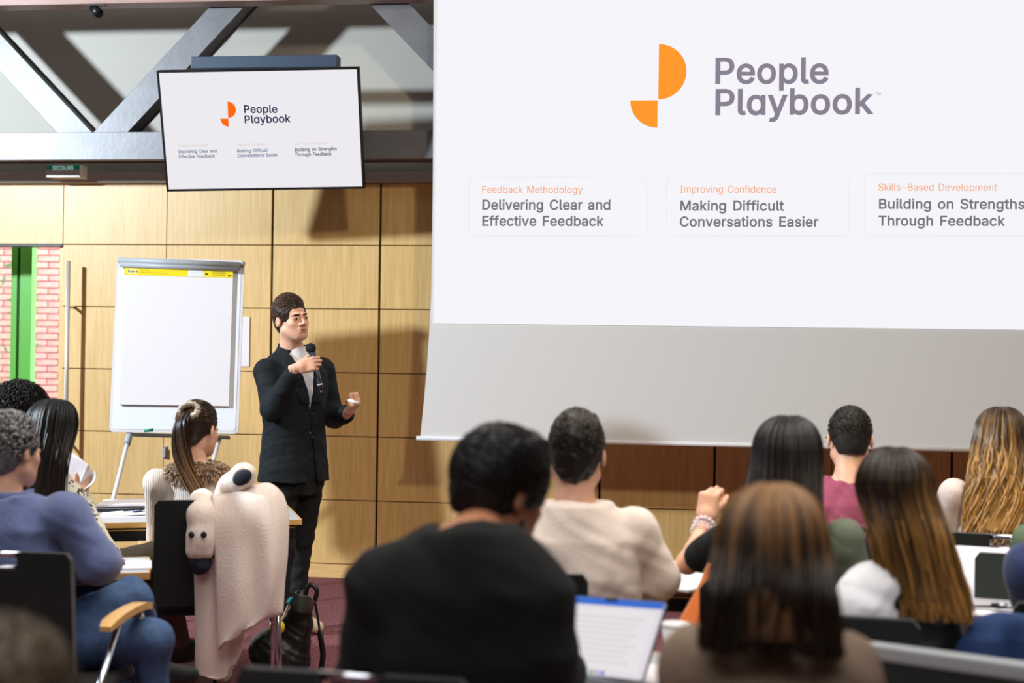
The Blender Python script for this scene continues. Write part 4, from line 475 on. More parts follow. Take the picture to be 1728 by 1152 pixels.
# outside seen through the doorway
GREEN = mat('green_frame', (96, 172, 66), .35); BRICK = mat('brick', (226, 150, 138), .85, nscale=14, nvar=.18, bump=.2)
MORTAR = mat('mortar', (222, 214, 212), .9)
struct(bx('ground', (-9, 9.3, -.12), (-2, 14, -.02), mat('paving', (170, 165, 158), .9, nscale=6, nvar=.1)))
bw = struct(bx('wall_outside', (-9, 13.06, 0), (-3, 13.3, 3.6), MORTAR))
bb = bmesh.new(); box(bb, (0, 0, 0), (.108, .03, .0255)); me0 = None; sb = bmesh.new()
for r in range(56):
    z = .03+r*.0625
    for c in range(26):
        x = -8.85+c*.2265+(.113 if r % 2 else 0)
        if 1.0 < z < 2.5 and -7.25 < x < -5.3:
            if me0 is None: o = from_bm('brick', bb, BRICK, bw, False, .002, 1); me0 = o.data
            else: o = link('brick', me0, None, bw)
            o.location = (x, 13.045+rng.rand()*.004, z)
        elif x < -3.2: box(sb, (x, 13.045, z), (.108, .03, .0255))
o = from_bm('bricks', sb, BRICK, bw); o['kind'] = 'stuff'
gw = empty('window_1', at(42, 600, 9.75)*1.0, 0); gw['kind'] = 'structure'; gl = gw.location.copy(); gw.location.z = 0
xa = at(36, 600, 9.75).x-gl.x; xb = at(56, 600, 9.75).x-gl.x
for (a, b, y) in ((xa, xb, 0), (xa-.075, xa-.028, .015)):
    bm = bmesh.new(); box(bm, ((a+b)/2, y, 1.3), ((b-a)/2, .04, 1.3)); from_bm('mullion', bm, GREEN, gw, False, .004)
bm = bmesh.new(); box(bm, (xa-.014, .02, 1.3), (.015, .03, 1.3)); from_bm('seal', bm, mat('green_dark', (30, 70, 30), .6), gw)  # darker green line between the two mullions
bm = bmesh.new(); box(bm, (xa-.5, .02, 1.3), (.43, .004, 1.3)); G = mat('glass', (235, 245, 240), .02, trans=1.0); from_bm('pane', bm, G, gw)
bm = bmesh.new(); box(bm, (xa-.5, .02, .05), (.5, .04, .05)); from_bm('lower_rail', bm, GREEN, gw, False, .004)
# shrub beyond the glass
LEAF = mat('leaf', (86, 128, 84), .5, nscale=5, nvar=.4); c = at(-30, 540, 12.2)
t = empty('shrub', (c.x-.25, 12.2, 0), 0, 'leafy green shrub outside, seen through the glass beside the green frame', 'shrub')
P = []; 
tb('stem', [(0, 0, 0), (.02, 0, 1.2), (-.05, 0, 2.2)], [.03, .02, .01], mat('bark', (90, 74, 60), .9), t)
V = []; F = []
for i in range(700):
    p = np.array([rng.randn()*.2, rng.randn()*.2, 1.0+rng.rand()*1.7]); a = rng.randn(3); a /= np.linalg.norm(a); b = np.cross(a, rng.randn(3)); b /= np.linalg.norm(b)
    k = len(V); V += [p, p+a*.05+b*.02, p+a*.10, p+a*.05-b*.02]; F.append((k, k+1, k+2, k+3))
o = from_np('foliage', V, F, LEAF, t, False); o['kind'] = 'stuff'

# door pull bar
t = empty('pull_bar', at(113, 600, 9.04), 0, 'long vertical brushed steel pull bar on the wooden door', 'handle'); p = t.location.copy()
t.location.z = at(113, 440, 9.04).z; zt = t.location.z; zb = .55-zt
tb('bar', [(0, 0, 0), (0, 0, zb)], .014, mat('brushed_steel', (214, 210, 202), .35, .4), t, 14)
for z in (at(113, 518, 9.04).z-zt, zb+.28): tb('standoff', [(0, 0, z), (0, .115, z)], .010, CHROME, t)
p = at(278, 763, 9.14); t = empty('recessed_pull', p, 0, 'small grey recessed pull on the wooden panel below the flipchart', 'handle')
bx('grip', (-.010, -.02, -.032), (.010, .01, .032), GREYM, t, .003); bx('plate', (-.014, .004, -.04), (.014, .014, .04), CHROME, t, .002)
p = at(394, 576, 9.135); t = bx('wall_notice', (-.105, 0, -.165), (.105, .004, .165), PAPER); t.location = (p.x, 9.146, p.z); tag(t, 'plain white sheet taped to the wood wall behind the flipchart', 'paper')
# exit sign
f = Face(at(78, 278, 8.98), (1, 0, 0), (0, 0, 1)); u1, v1 = f.uv(135, 299); cz = (f.O.z+v1)
t = empty('exit_sign', (f.O.x+u1/2, 8.98, f.O.z+v1/2), 0, 'white emergency exit light box with a green strip above the wood wall', 'sign')
bx('housing', (-u1/2, .0, v1/2), (u1/2, .12, -v1/2), WHITEP, t, .004)
bx('bracket', (-.03, .11, v1/2-.01), (.03, .19, -v1/2+.02), GREYM, t)
EG = mat('exit_green', (14, 74, 52), emis=.9); bx('green_strip', (-u1/2+.002, -.002, .008), (u1/2-.006, .002, -v1/2-.004), EG, t)
f.text('lettering', 'SECOURS', 89, 286.3, 124, 286.3, 6.2, mat('sign_white', (190, 214, 204), emis=.9), t, 0, .004)

# ------------------------------------------------------------------ steel roof truss
TY = 8.67
tr = empty('roof_truss', at(160, 245, TY), 0, 'grey painted steel roof truss with diagonal struts above the wood wall', 'truss')
def beam(name, p, q, wd, dp=.15, m=STEEL, flange=.012):
    """channel-shaped member whose front face lies in the truss plane"""
    p = Vector(p); q = Vector(q); d = (q-p).normalized(); n = Vector((0, 1, 0)); s_ = d.cross(n).normalized(); L = (q-p).length; bm = bmesh.new()
    R = Matrix((d, n, s_)).transposed(); c = (p+q)/2-tr.location
    box(bm, c+n*flange/2, (L/2, flange/2, wd/2), R); box(bm, c+n*(dp-flange/2), (L/2, flange/2, wd/2), R)
    box(bm, c+n*dp/2, (L/2, dp/2-flange, wd/2-.014), R)
    return from_bm(name, bm, m, tr, False, .0025, 1)
zc0, zc1 = at(300, 222, TY).z, at(300, 269, TY).z
beam('bottom_chord', (-6.2, TY, (zc0+zc1)/2), (5.8, TY, (zc0+zc1)/2), zc0-zc1, .20)
beam('top_chord', (-6.2, TY, 3.98), (5.8, TY, 3.98), .16, .20)
def strut(pa, pb, qa, qb):
    a = (at(*pa, TY)+at(*pb, TY))/2; b = (at(*qa, TY)+at(*qb, TY))/2; d = (b-a).normalized(); w_ = (at(*pb, TY)-at(*pa, TY)); wd = (w_-d*w_.dot(d)).length
    up = d if d.z > 0 else -d; lo, hi = (a, b) if a.z < b.z else (b, a); hi = lo+up*((3.92-lo.z)/up.z); lo = lo+up*((zc0-.11-lo.z)/up.z); lo.y += .003; hi.y += .003
    beam('strut', lo, hi, wd, .17); return wd
strut((92, 220), (152, 220), (0, 120), (0, 58))
strut((160, 220), (218, 220), (357, 4), (422, 4))
strut((617, 0), (685, 0), (732, 124), (732, 46))
a = at(480, -160, TY).x; per = at(945, 220, TY).x
for x0, x1 in ((at(905, 220, TY).x, at(905, 220, TY).x+1.05), (at(905, 220, TY).x+2.4, at(905, 220, TY).x+1.3)):
    beam('strut', (x0, TY, zc0-.004), (x1, TY, 3.92), .16, .17)
zt = at(300, 7, 8.55).z
o = bx('timber_beam', (-6.0, 8.50, zt), (5.8, 8.64, zt+.2), wood_mat('pink_timber', (150, 112, 98), (176, 136, 120), grain_axis='X'), None, .004); tag(o, 'pinkish brown timber beam along the ceiling edge above the steel truss', 'beam')
p = at(163, 6, 8.53); t = empty('spotlight', (p.x, 8.53, zt), 0, 'small black spotlight hanging from the timber beam', 'spotlight')
tb('stem', [(0, 0, .002), (0, 0, -.03)], .008, BLACKM, t); tb('head', [(-.03, .02, -.012), (.03, -.03, -.062)], [.028, .03], BLACKM, t, 14); bx('track', (-.08, -.012, -.006), (.06, .012, 0), BLACKM, t)

# ------------------------------------------------------------------ projection screen and slide
SY = 8.45
L = [(731.5, -30), (731.3, 150), (730.5, 300), (729, 420), (727.5, 500), (724.5, 560), (720.5, 620), (716, 670), (712, 710), (709.5, 736)]
lp = [at(x, y, SY) for x, y in L]; XC = .29
sc = empty('projection_screen', (XC, SY, at(1000, 745, SY).z), 0, 'huge white projection screen hanging in front of the wood wall, showing a slide', 'screen')
off = sc.location.copy(); lp[0].z = 3.90
out = [p-off for p in lp]+[Vector((2*XC-p.x, p.y, p.z))-off for p in reversed(lp)]
bm = bmesh.new(); prism(bm, out, (0, 1, 0), .003); from_bm('fabric', bm, SCREENW, sc)
xl = at(703, 738, SY).x; zb = at(760, 740, SY).z-off.z
tb('bottom_bar', [(xl-off.x, .0, zb), (-(xl-off.x), .0, zb)], .014, WHITEP, sc, 12)
bx('casing', (lp[0].x-off.x-.12, -.07, 3.88-off.z), (-(lp[0].x-off.x)+.12, .10, 4.04-off.z), WHITEP, sc, .01)
SL = Face((0, SY-.003, 0), (1, 0, 0), (0, 0, 1))
sx0 = at(731.5, 548, SY).x+.0; sx1 = 2*XC-sx0; z0 = (at(731, 548, SY).z+at(1700, 553.6, SY).z)/2
slide = bx('projected_slide', (sx0-off.x, -.005, z0-off.z), (sx1-off.x, -.0015, z0+(sx1-sx0)*9/16-off.z), mat('slide_white', (246, 245, 250), emis=1), sc)
GR = mat('slide_grey', (138, 130, 146), emis=1); GR2 = mat('slide_dark', (118, 116, 124), emis=1); ORG = mat('slide_orange', (255, 154, 46), emis=1); ORT = mat('slide_orange_text', (246, 158, 96), emis=1); FRM = mat('slide_frame', (237, 236, 238), emis=1)
def disc(face, name, c, r, a0, a1, m, parent, off_, sx=1):
    cu, cv = face.uv(*c); ru = face.uv(c[0]+r, c[1])[0]-cu; iv = parent_world(parent).inverted(); bm = bmesh.new()
    P = [iv @ face.p(cu, cv, off_)]+[iv @ face.p(cu+ru*math.cos(R_(a0+(a1-a0)*k/28)), cv+ru*math.sin(R_(a0+(a1-a0)*k/28)), off_) for k in range(29)]
    prism(bm, P, iv.to_3x3() @ face.n, -.0008); return from_bm(name, bm, m, parent)
disc(SL, 'logo_half_disc', (1111.5, 121.4), 47, -90, 90, ORG, slide, .005); disc(SL, 'logo_quarter_disc', (1110, 169.5), 46.5, 180, 270, ORG, slide, .005)
for b, x0, y0, x1, y1, h, m, bo in [('People', 1207, 140.4, 1398, 140, 43.5, GR, 1), ('Pl\u0251ybook', 1207, 193.4, 1474, 191.6, 43.5, GR, 1), ('TM', 1477, 161, 1486, 161, 5, GR, 0),
        ('Feedback Methodology', 814, 325.6, 983, 326, 12, ORT, 0), ('Delivering Clear and', 814, 353.6, 1030, 353.8, 17, GR2, 1), ('Effective Feedback', 814, 380.8, 1019, 381, 17, GR2, 1),
        ('Improving Confidence', 1147.5, 325, 1310, 325.4, 12, ORT, 0), ('Making Difficult', 1148, 355, 1323, 355.4, 17, GR2, 1), ('Conversations Easier', 1147, 382, 1381, 382.4, 17, GR2, 1),
        ('Skills-Based Development', 1482, 321.6, 1682, 322, 12, ORT, 0), ('Building on Strengths', 1483, 352, 1729, 352.6, 17, GR2, 1), ('Through Feedback', 1482, 380.4, 1696, 380.8, 17, GR2, 1)]:
    SL.text('slide_lettering', b, x0, y0, x1, y1, h, m, slide, bo, .005)
def rframe(face, x0, y0, x1, y1, y0b, y1b, m, parent):
    a = Vector((*face.uv(x0, y0), 0)); b = Vector((*face.uv(x1, y0b), 0)); c = Vector((*face.uv(x1, y1b), 0)); d = Vector((*face.uv(x0, y1), 0)); iv = parent_world(parent).inverted(); bm = bmesh.new(); P = []
    r = .03
    for q, (ca, cb) in zip((a, b, c, d), ((90, 180), (0, 90), (-90, 0), (180, 270))):
        cc = q+Vector((r if q in (a, d) else -r, -r if q in (a, b) else r, 0)); arc = [cc+Vector((math.cos(R_(t)), math.sin(R_(t)), 0))*r for t in np.linspace(cb, ca, 5)]; P += arc
    P.append(P[0]); tube(bm, [iv @ face.p(p.x, p.y, .0035) for p in P], .0026, 4); return from_bm('card_outline', bm, m, parent)
rframe(SL, 791, 300, 1092, 399, 297, 397, FRM, slide); rframe(SL, 1125, 297, 1432, 397, 297, 398, FRM, slide); rframe(SL, 1459, 293, 1765, 397, 293, 398, FRM, slide)

# ------------------------------------------------------------------ television
def rot3(a, b, c): return Matrix.Rotation(R_(a), 3, 'Z') @ Matrix.Rotation(R_(b), 3, 'X') @ Matrix.Rotation(R_(c), 3, 'Y')
RT = rot3(6.05, 15.77, -1.49); ct = Vector((-2.639, 8.3, 2.821)); Wt, Ht = 1.216/2, .729/2
tv = empty('television', ct, 0, 'flat wall television tilted down from the steel truss, showing the same slide', 'television', mw=Matrix.Translation(ct) @ RT.to_4x4())
bx('housing', (-Wt, .004, -Ht), (Wt, .05, Ht), BLACKM, tv, .004)
bx('rear_box', (-.3, .05, -.22), (.3, .10, .16), BLACKM, tv, .01)
bm = bmesh.new(); bz = .014
for lo, hi in [((-Wt, -.004, Ht-bz), (Wt, .006, Ht)), ((-Wt, -.004, -Ht), (Wt, .006, -Ht+bz)), ((-Wt, -.004, -Ht+bz), (-Wt+bz, .006, Ht-bz)), ((Wt-bz, -.004, -Ht+bz), (Wt, .006, Ht-bz))]:
    lo, hi = Vector(lo), Vector(hi); box(bm, (lo+hi)/2, (hi-lo)/2)
from_bm('bezel', bm, BLACKM, tv)
tvs = bx('display', (-Wt+bz, -.001, -Ht+bz), (Wt-bz, .004, Ht-bz), mat('display_white', (238, 235, 240), emis=1), tv)
TF = Face(ct-RT @ Vector((0, .001, 0)), RT @ Vector((1, 0, 0)), RT @ Vector((0, 0, 1)))
NV = mat('display_navy', (26, 40, 78), emis=1); NV2 = mat('display_slate', (84, 110, 140), emis=1); OR2 = mat('display_orange', (255, 104, 10), emis=1); FA = mat('display_faint', (206, 200, 204), emis=1)
disc(TF, 'logo_half_disc', (384.6, 185), 13.6, -92, 88, OR2, tvs, .003); disc(TF, 'logo_quarter_disc', (385.6, 200.2), 13.4, 178, 268, OR2, tvs, .003)
for b, x0, y0, x1, y1, h, m, bo in [('People', 412.4, 190.3, 468.5, 190, 13.2, NV, 1), ('Pl\u0251ybook', 413.3, 207.6, 491, 206, 13.2, NV, 1),
        ('Feedback Methodology', 302, 248, 352, 247, 4, FA, 0), ('Delivering Clear and', 302, 258.4, 366, 257, 5.6, NV2, 1), ('Effective Feedback', 302.4, 266.8, 363, 265.4, 5.6, NV2, 1),
        ('Improving Confidence', 400.5, 246, 448, 245, 4, FA, 0), ('Making Difficult', 400.6, 257.2, 452, 256, 5.6, NV2, 1), ('Conversations Easier', 401, 265, 469, 263.6, 5.6, NV2, 1),
        ('Skills-Based Development', 497.6, 244.4, 554, 243.4, 4, FA, 0), ('Building on Strengths', 497.7, 255, 568.8, 253.4, 5.8, NV, 1), ('Through Feedback', 498, 263.2, 560, 262, 5.8, NV, 1)]:
    TF.text('display_lettering', b, x0, y0, x1, y1, h, m, tvs, bo, .0025)
for px in (375, 478):
    a = at(px, 120, 8.38); b = Vector((a.x, 8.66, zc0-.05)); tb('mount_arm', [tv.matrix_basis.inverted() @ q for q in (a-Vector((0, -.02, .12)), b)], .012, BLACKM, tv)
pa, pb = at(326, 107, 8.48), at(571, 104, 8.48)
o = bx('mount_box', (pa.x, 8.44, pa.z-.04), (pb.x, 8.54, pa.z+.035), NAVY, None, .004)
M0 = o.matrix_basis.copy(); o.parent = tv; o.matrix_parent_inverse = tv.matrix_basis.inverted()

# ------------------------------------------------------------------ flipchart
RF = rot3(12.13, -7.1, .42); cf = Vector((-3.071, 8.1, 1.516)); Wf, Hf = .749/2, 1.04/2
fc = empty('flipchart_easel', (cf.x, cf.y, 0), 0, 'white flipchart easel with a blank paper pad in front of the wood wall', 'flipchart')
FF = Face(cf, RF @ Vector((1, 0, 0)), RF @ Vector((0, 0, 1)))
def rrect(face, u0, v0, u1, v1, r, off_, th, name, m, parent, bev=0):
    iv = parent_world(parent).inverted(); P = []
    for (cu, cv, a) in ((u1-r, v1-r, 0), (u0+r, v1-r, 90), (u0+r, v0+r, 180), (u1-r, v0+r, 270)):
        P += [iv @ face.p(cu+r*math.cos(R_(a+t)), cv+r*math.sin(R_(a+t)), off_) for t in (0, 30, 60, 90)]
    bm = bmesh.new(); prism(bm, P, iv.to_3x3() @ face.n, -th); return from_bm(name, bm, m, parent, False, bev, 1)
rrect(FF, -Wf, -Hf, Wf, Hf, .025, -.004, .018, 'frame', WHITEP, fc, .004)
rrect(FF, -Wf+.018, -Hf+.018, Wf-.018, Hf-.018, .015, -.002, .006, 'whiteboard', mat('whiteboard', (236, 237, 242), .12, spec=.6), fc)
pad = FF.poly('paper_pad', [(210, 464), (393.6, 469), (386.5, 685.5), (202, 682.5)], PAPER, fc, .016, .015)
FF.poly('pad_header', [(210.8, 448), (394, 454), (393.6, 469.6), (210.8, 464.4)], mat('yellow_card', (240, 214, 12), .5), pad, .0175, .003)
FF.poly('header_gap', [(320.5, 450.5), (342, 451.5), (345.6, 468), (316.7, 467)], mat('card_white', (226, 224, 222), .6, nscale=120, nvar=.15), pad, .0185, .001)
YW = mat('badge_white', (236, 226, 150), .5); INK = mat('ink', (60, 44, 10), .6); INK2 = mat('ink_soft', (170, 142, 20), .6)
FF.poly('badge', [(215.5, 456.5), (221, 453.6), (229, 453.8), (235, 456.5), (234.5, 463), (216.5, 462.5)], YW, pad, .0182, .001)
FF.text('lettering', 'Post-it', 217, 459.8, 233.5, 460.3, 3.6, INK, pad, 1, .019)
FF.text('lettering', '3M', 384.6, 467.4, 390.4, 467.6, 3.4, INK, pad, 1, .019)
for x0, y0, x1, y1 in ((238, 457.3, 254, 457.6), (238, 460.5, 282, 461.8), (359, 459, 380, 459.8), (359, 462, 382, 462.8), (359, 465, 380, 465.6)):
    FF.poly('print_line', [(x0, y0-.6), (x1, y1-.6), (x1, y1+.4), (x0, y0+.4)], INK2, pad, .0184, .001)
FF.poly('print_mark', [(347, 461.5), (351.5, 461.7), (351.5, 464.5), (347, 464.3)], INK, pad, .0184, .001)
iv = parent_world(fc).inverted()
def fpt(px, py, off_): return iv @ FF.p(*FF.uv(px, py), off_)
bm = bmesh.new()
for (xa, ya, xb, yb, r) in ((201, 440, 407, 449, .020), (204, 447.5, 404, 455, .016)): tube(bm, [fpt(xa, ya, .02), fpt(xb, yb, .02)], r, 12)
from_bm('clamp_bar', bm, GREYM, fc, True)
tb('clamp_knob', [fpt(407, 446, -.02), fpt(411, 446, .03)], .014, GREYM, fc)
bm = bmesh.new(); tube(bm, [fpt(225, 733, .03), fpt(388, 738, .03)], .012, 4); tube(bm, [fpt(225, 734, -.005), fpt(388, 739, -.005)], .010, 4); from_bm('pen_tray', bm, mat('tray_dark', (70, 66, 60), .5), fc)
o = tb('marker_pen', [FF.p(*FF.uv(245, 727.5), .03), FF.p(*FF.uv(260, 725.5), .035)], [.008, .0095], mat('green_plastic', (20, 130, 96), .4), None, 10); tag(o, 'green marker pen lying on the flipchart tray', 'marker')
iv = parent_world(fc).inverted()
a = FF.p(*FF.uv(217, 735), -.02); b = at(190, 846, 7.75); d = (b-a); b = a+d*((0.0-a.z)/d.z)
bm = bmesh.new(); tube(bm, [iv @ a, iv @ (a+(b-a)*.995)], .0125, 12); from_bm('leg', bm, WHITEP, fc, True)
bm = bmesh.new(); tube(bm, [iv @ (a+(b-a)*-.02), iv @ (a+(b-a)*.05)], .019, 12); from_bm('leg_joint', bm, GREYM, fc, True)
a2 = FF.p(*FF.uv(370, 738), -.02); b2 = Vector((2*cf.x-b.x, b.y+.10, 0)); tb('leg', [iv @ a2, iv @ b2], .0125, WHITEP, fc)
a3 = FF.p(0, -.1, -.03); tb('leg', [iv @ a3, iv @ Vector((cf.x-.1, 8.95, 0))], .0125, WHITEP, fc)

# ------------------------------------------------------------------ people
SKIN = {'light': mat('skin_light', (222, 170, 142), .5, nscale=25, nvar=.08), 'tan': mat('skin_tan', (205, 146, 112), .5, nscale=25, nvar=.08),
        'brown': mat('skin_brown', (168, 112, 78), .5, nscale=25, nvar=.08)}
EYEW = mat('eye_white', (176, 168, 160), .3); IRIS = mat('iris', (38, 26, 18), .2); LIP = mat('lips', (178, 104, 92), .45)
def head_prims(f, male=True, neck=True):
    A = f.add
    A(ell((0, -.015, .03), (.074, .094, .082))); A(ell((0, .022, -.03), (.060, .068, .078)), .02)
    jw = .049 if male else .040
    for sx in (-1, 1):
        A(cap((sx*jw, .0, -.058), (sx*.020, .060, -.094), .021, .018), .025)
        A(ell((sx*.040, .058, -.026), (.02, .019, .019)), .02)
        A(cap((sx*.012, .087, .021), (sx*.036, .079, .021), .0075, .007), .012)
    A(ell((0, .070, -.096), (.021, .016, .016)), .018)
    A(ell((0, .047, -.062), (.044, .038, .042)), .03)
    for sx in (-1, 1): f.sub(ell((sx*.031, .099, .001), (.0165, .0135, .0105)), .010)
    A(cap((0, .088, .010), (0, .108, -.026), .0065, .0095), .010); A(ell((0, .104, -.031), (.011, .010, .009)), .006)
    for sx in (-1, 1): A(ell((sx*.013, .096, -.033), (.008, .010, .007)), .005)
    for sx in (-1, 1):
        A(cap((sx*.017, .085, .0058), (sx*.044, .077, .0034), .0068, .0060), .004)      # upper lid
        A(cap((sx*.018, .0835, -.0072), (sx*.042, .077, -.0076), .0052, .0046), .005)     # lower lid
    A(cap((-.020, .088, -.058), (.020, .088, -.058), .006, .006), .008); A(cap((-.016, .087, -.069), (.016, .087, -.069), .0065), .010)
    f.sub(cap((-.024, .0965, -.0630), (.024, .0965, -.0630), .0020), .003)
    for sx in (-1, 1):
        M = rotm(-12, 0, sx*22)
        A(ell((sx*.079, -.012, -.008), (.0070, .016, .028), M), .006); f.sub(ell((sx*.088, -.006, -.004), (.0068, .0095, .018), M), .003)
    if neck: A(cap((0, -.022, -.06), (0, -.040, -.175), .054 if male else .046, .060 if male else .050), .03)
HEADS = {}
def head_mesh(male, h):
    k = (male, h)
    if k not in HEADS:
        f = Field((-.11, -.14, -.19), (.11, .15, .14), h); head_prims(f, male); HEADS[k] = f.mesh()
    return HEADS[k]
def hand_mesh(P0, R, curl=(35, 40, 25), thumb=(.75, .55, -.35), h=.0035, s=1.0, tcurl=.6, spread=.0):
    """five-fingered hand; R columns: towards thumb, along fingers, back of the hand"""
    f = Field((-.085, -.055, -.12), (.12, .215, .05), h); A = f.add
    A(cap((0, -.04, 0), (0, .012, 0), .024, .026)); A(rbox((0, .045, 0), (.039, .045, .0145), .0135), .02)
    A(cap((.018, .012, -.010), (.030, .040, -.012), .016, .014), .012)
    for i, (x, y, L, r) in enumerate([(.029, .084, (.042, .025, .020), .0098), (.0095, .090, (.046, .029, .021), .0100), (-.0105, .086, (.043, .027, .020), .0096), (-.0295, .076, (.033, .021, .018), .0086)]):
        p = np.array([x, y, .001]); a = 0; sp = (x*4)*spread; c = [q*(1+.06*i) for q in curl]
        for j in range(3):
            a += R_(c[j]); d = np.array([math.sin(sp)*math.cos(a), math.cos(a)*math.cos(sp), -math.sin(a)]); q = p+d*L[j]
            A(cap(p, q, r-.0009*j, r-.0009*(j+1)), .004 if j == 0 else .002); p = q
    t = np.array(thumb, float); t /= np.linalg.norm(t); p = np.array([.026, .028, -.008]); q = p+t*.040
    A(cap(p, q, .0125, .0108), .008); t2 = t+np.array([-.5, .55, -.5])*tcurl; t2 /= np.linalg.norm(t2); q2 = q+t2*.032; A(cap(q, q2, .0105, .0085), .003)
    V, Q = f.mesh(); R = np.array(R, float); V = (V*s)@R.T+np.array(P0)
    if np.linalg.det(R) < 0: Q = Q[:, ::-1]
    return V, Q
def frame(Y, Z, right=False):
    """hand axes from finger direction and back-of-hand direction; thumb side follows for a left/right hand"""
    Y = np.array(Y, float); Y /= np.linalg.norm(Y); Z = np.array(Z, float); Z -= Y*Z.dot(Y); Z /= np.linalg.norm(Z)
    X = np.cross(Y, Z); X = -X if right else X
    return np.stack([X, Y, Z], 1)
class Person:
    def __init__(s, label, px=0, top=0, Y=5, turn=0, male=True, skin='light', head=(0, 0, 0), vox=.009, lean=0.0, base=None, group=None, cx=0, width=1.0, ztop=None, headoff=(0, 0, 0), sh_drop=0):
        T = at(px, top, Y); s.turn = R_(turn); s.male = male; s.skin = SKIN[skin]; s.h = vox; s.b = width*(1.0 if male else .88)
        zt = (T.z if ztop is None else ztop)-.012
        fw = np.array([-math.sin(s.turn), math.cos(s.turn)])
        s.lean = lean
        base = Vector((T.x-fw[0]*(lean+.02)+cx*math.cos(s.turn), T.y-fw[1]*(lean+.02)+cx*math.sin(s.turn), 0)) if base is None else Vector(base)
        s.M = Matrix.Translation(base) @ Matrix.Rotation(s.turn, 4, 'Z'); s.Mi = s.M.inverted()
        s.root = empty('person', base, s.turn, label, 'person', group)
        hc = np.array([-cx, lean+.02, zt-.118])+np.array(headoff); s.hc = hc; s.hR = rotm(head[1], head[2], head[0])
        ho = np.array(headoff, float); nb = hc-ho+np.array([0, -.035, -.165]); nb[0] = nb[0]*.5
        w_ = .180*s.b; pz = .55
        s.J = dict(pel=np.array([0, 0, pz]), neckb=nb, sh=[np.array([q*w_, nb[1]-.005, nb[2]-.05-sh_drop]) for q in (-1, 1)],
                   el=[np.array([q*(w_+.055), nb[1]+.07, nb[2]-.29]) for q in (-1, 1)], wr=[np.array([q*.13, nb[1]+.28, .80]) for q in (-1, 1)],
                   hip=[np.array([q*.085, .03, pz-.03]) for q in (-1, 1)], kn=[np.array([q*.12, .44, .53]) for q in (-1, 1)],
                   an=[np.array([q*.12, .42, .10]) for q in (-1, 1)])
        s.toe = [np.array([q*.13, .58, .045]) for q in (-1, 1)]
        s.hands = [dict(), dict()]
    def W(s, px, py, Y): return np.array(s.Mi @ at(px, py, Y))
    def Wd(s, v): return np.array(s.Mi.to_3x3() @ Vector(v))
    def sections(s, g=0, z0=None):
        J = s.J; pz = J['pel'][2]; nz_ = J['neckb'][2]; H = nz_-pz; b = s.b
        zs = [pz-.10, pz, pz+H*.3, pz+H*.62, pz+H*.84, nz_-.02, nz_+.015]
        rx = [.14, .168, .148, .165, .150, .095, .062]; ry = [.10, .118, .102, .118, .100, .075, .060]
        if not s.male: rx = [.16, .178, .128, .148, .135, .080, .054]; ry = [.10, .118, .092, .112, .09, .066, .05]
        cx = [J['pel'][0]+(J['neckb'][0]-J['pel'][0])*min(max((z-pz)/H, 0), 1) for z in zs]; cy = [J['pel'][1]+(J['neckb'][1]-J['pel'][1])*min(max((z-pz)/H, 0), 1) for z in zs]
        return zs, cx, cy, [q*b+g for q in rx], [q*b+g for q in ry]
    def torso(s, f, g=0, z0=None, collar=True):
        zs, cx, cy, rx, ry = s.sections(g); z = list(zs)
        if z0 is not None:
            f_ = [np.interp(z0, zs, q) for q in (cx, cy, rx, ry)]; keep = [i for i in range(len(z)) if z[i] > z0]
            z = [z0]+[z[i] for i in keep]; cx, cy, rx, ry = [[float(e)]+[q[i] for i in keep] for e, q in zip(f_, (cx, cy, rx, ry))]
        f.add(loft(z, cx, cy, rx, ry)); nb = s.J['neckb']
        for q in (0, 1):
            sh = s.J['sh'][q]; f.add(cap(nb+np.array([0, 0, -.035]), sh+np.array([0, 0, -.012]), .042*s.b+g, .036*s.b+g), .045)
            f.add(ell(sh+np.array([0, 0, -.012]), (.046*s.b+g, .050*s.b+g, .050*s.b+g)), .02)
    def arms(s, f, g=0, upto=1.0, sides=(0, 1), k=.03, upper=1.0):
        J = s.J
        for q in sides:
            a, e, w_ = J['sh'][q], J['el'][q], J['wr'][q]; b = s.b
            if upper < 1: f.add(cap(a, a+(e-a)*upper, .052*b+g, .046*b+g), k); continue
            f.add(cap(a+np.array([0, 0, -.008]), e, .048*b+g, .040*b+g), .018); w2 = e+(w_-e)*upto; f.add(cap(e, w2, .040*b+g, (.040+(.029-.040)*upto)*b+g), .02)
    def legs(s, f, g=0, to=1.0, k=.03):
        J = s.J
        for q in (0, 1):
            f.add(cap(J['hip'][q], J['kn'][q], .082*s.b+g, .058+g), k); an = J['kn'][q]+(J['an'][q]-J['kn'][q])*to
            f.add(cap(J['kn'][q], an, .055+g, .038+g), .02)
    def bounds(s, pad=.12):
        J = s.J; P = [J['pel'], J['neckb']]+[p for k in ('sh', 'el', 'wr', 'hip', 'kn', 'an') for p in J[k]]+s.toe
        P = np.array(P); return P.min(0)-pad, P.max(0)+pad
    def put(s, name, VQ, m, parent=None, attrs=None, smooth=True): return from_np(name, VQ[0], VQ[1], m, parent or s.root, smooth, attrs)
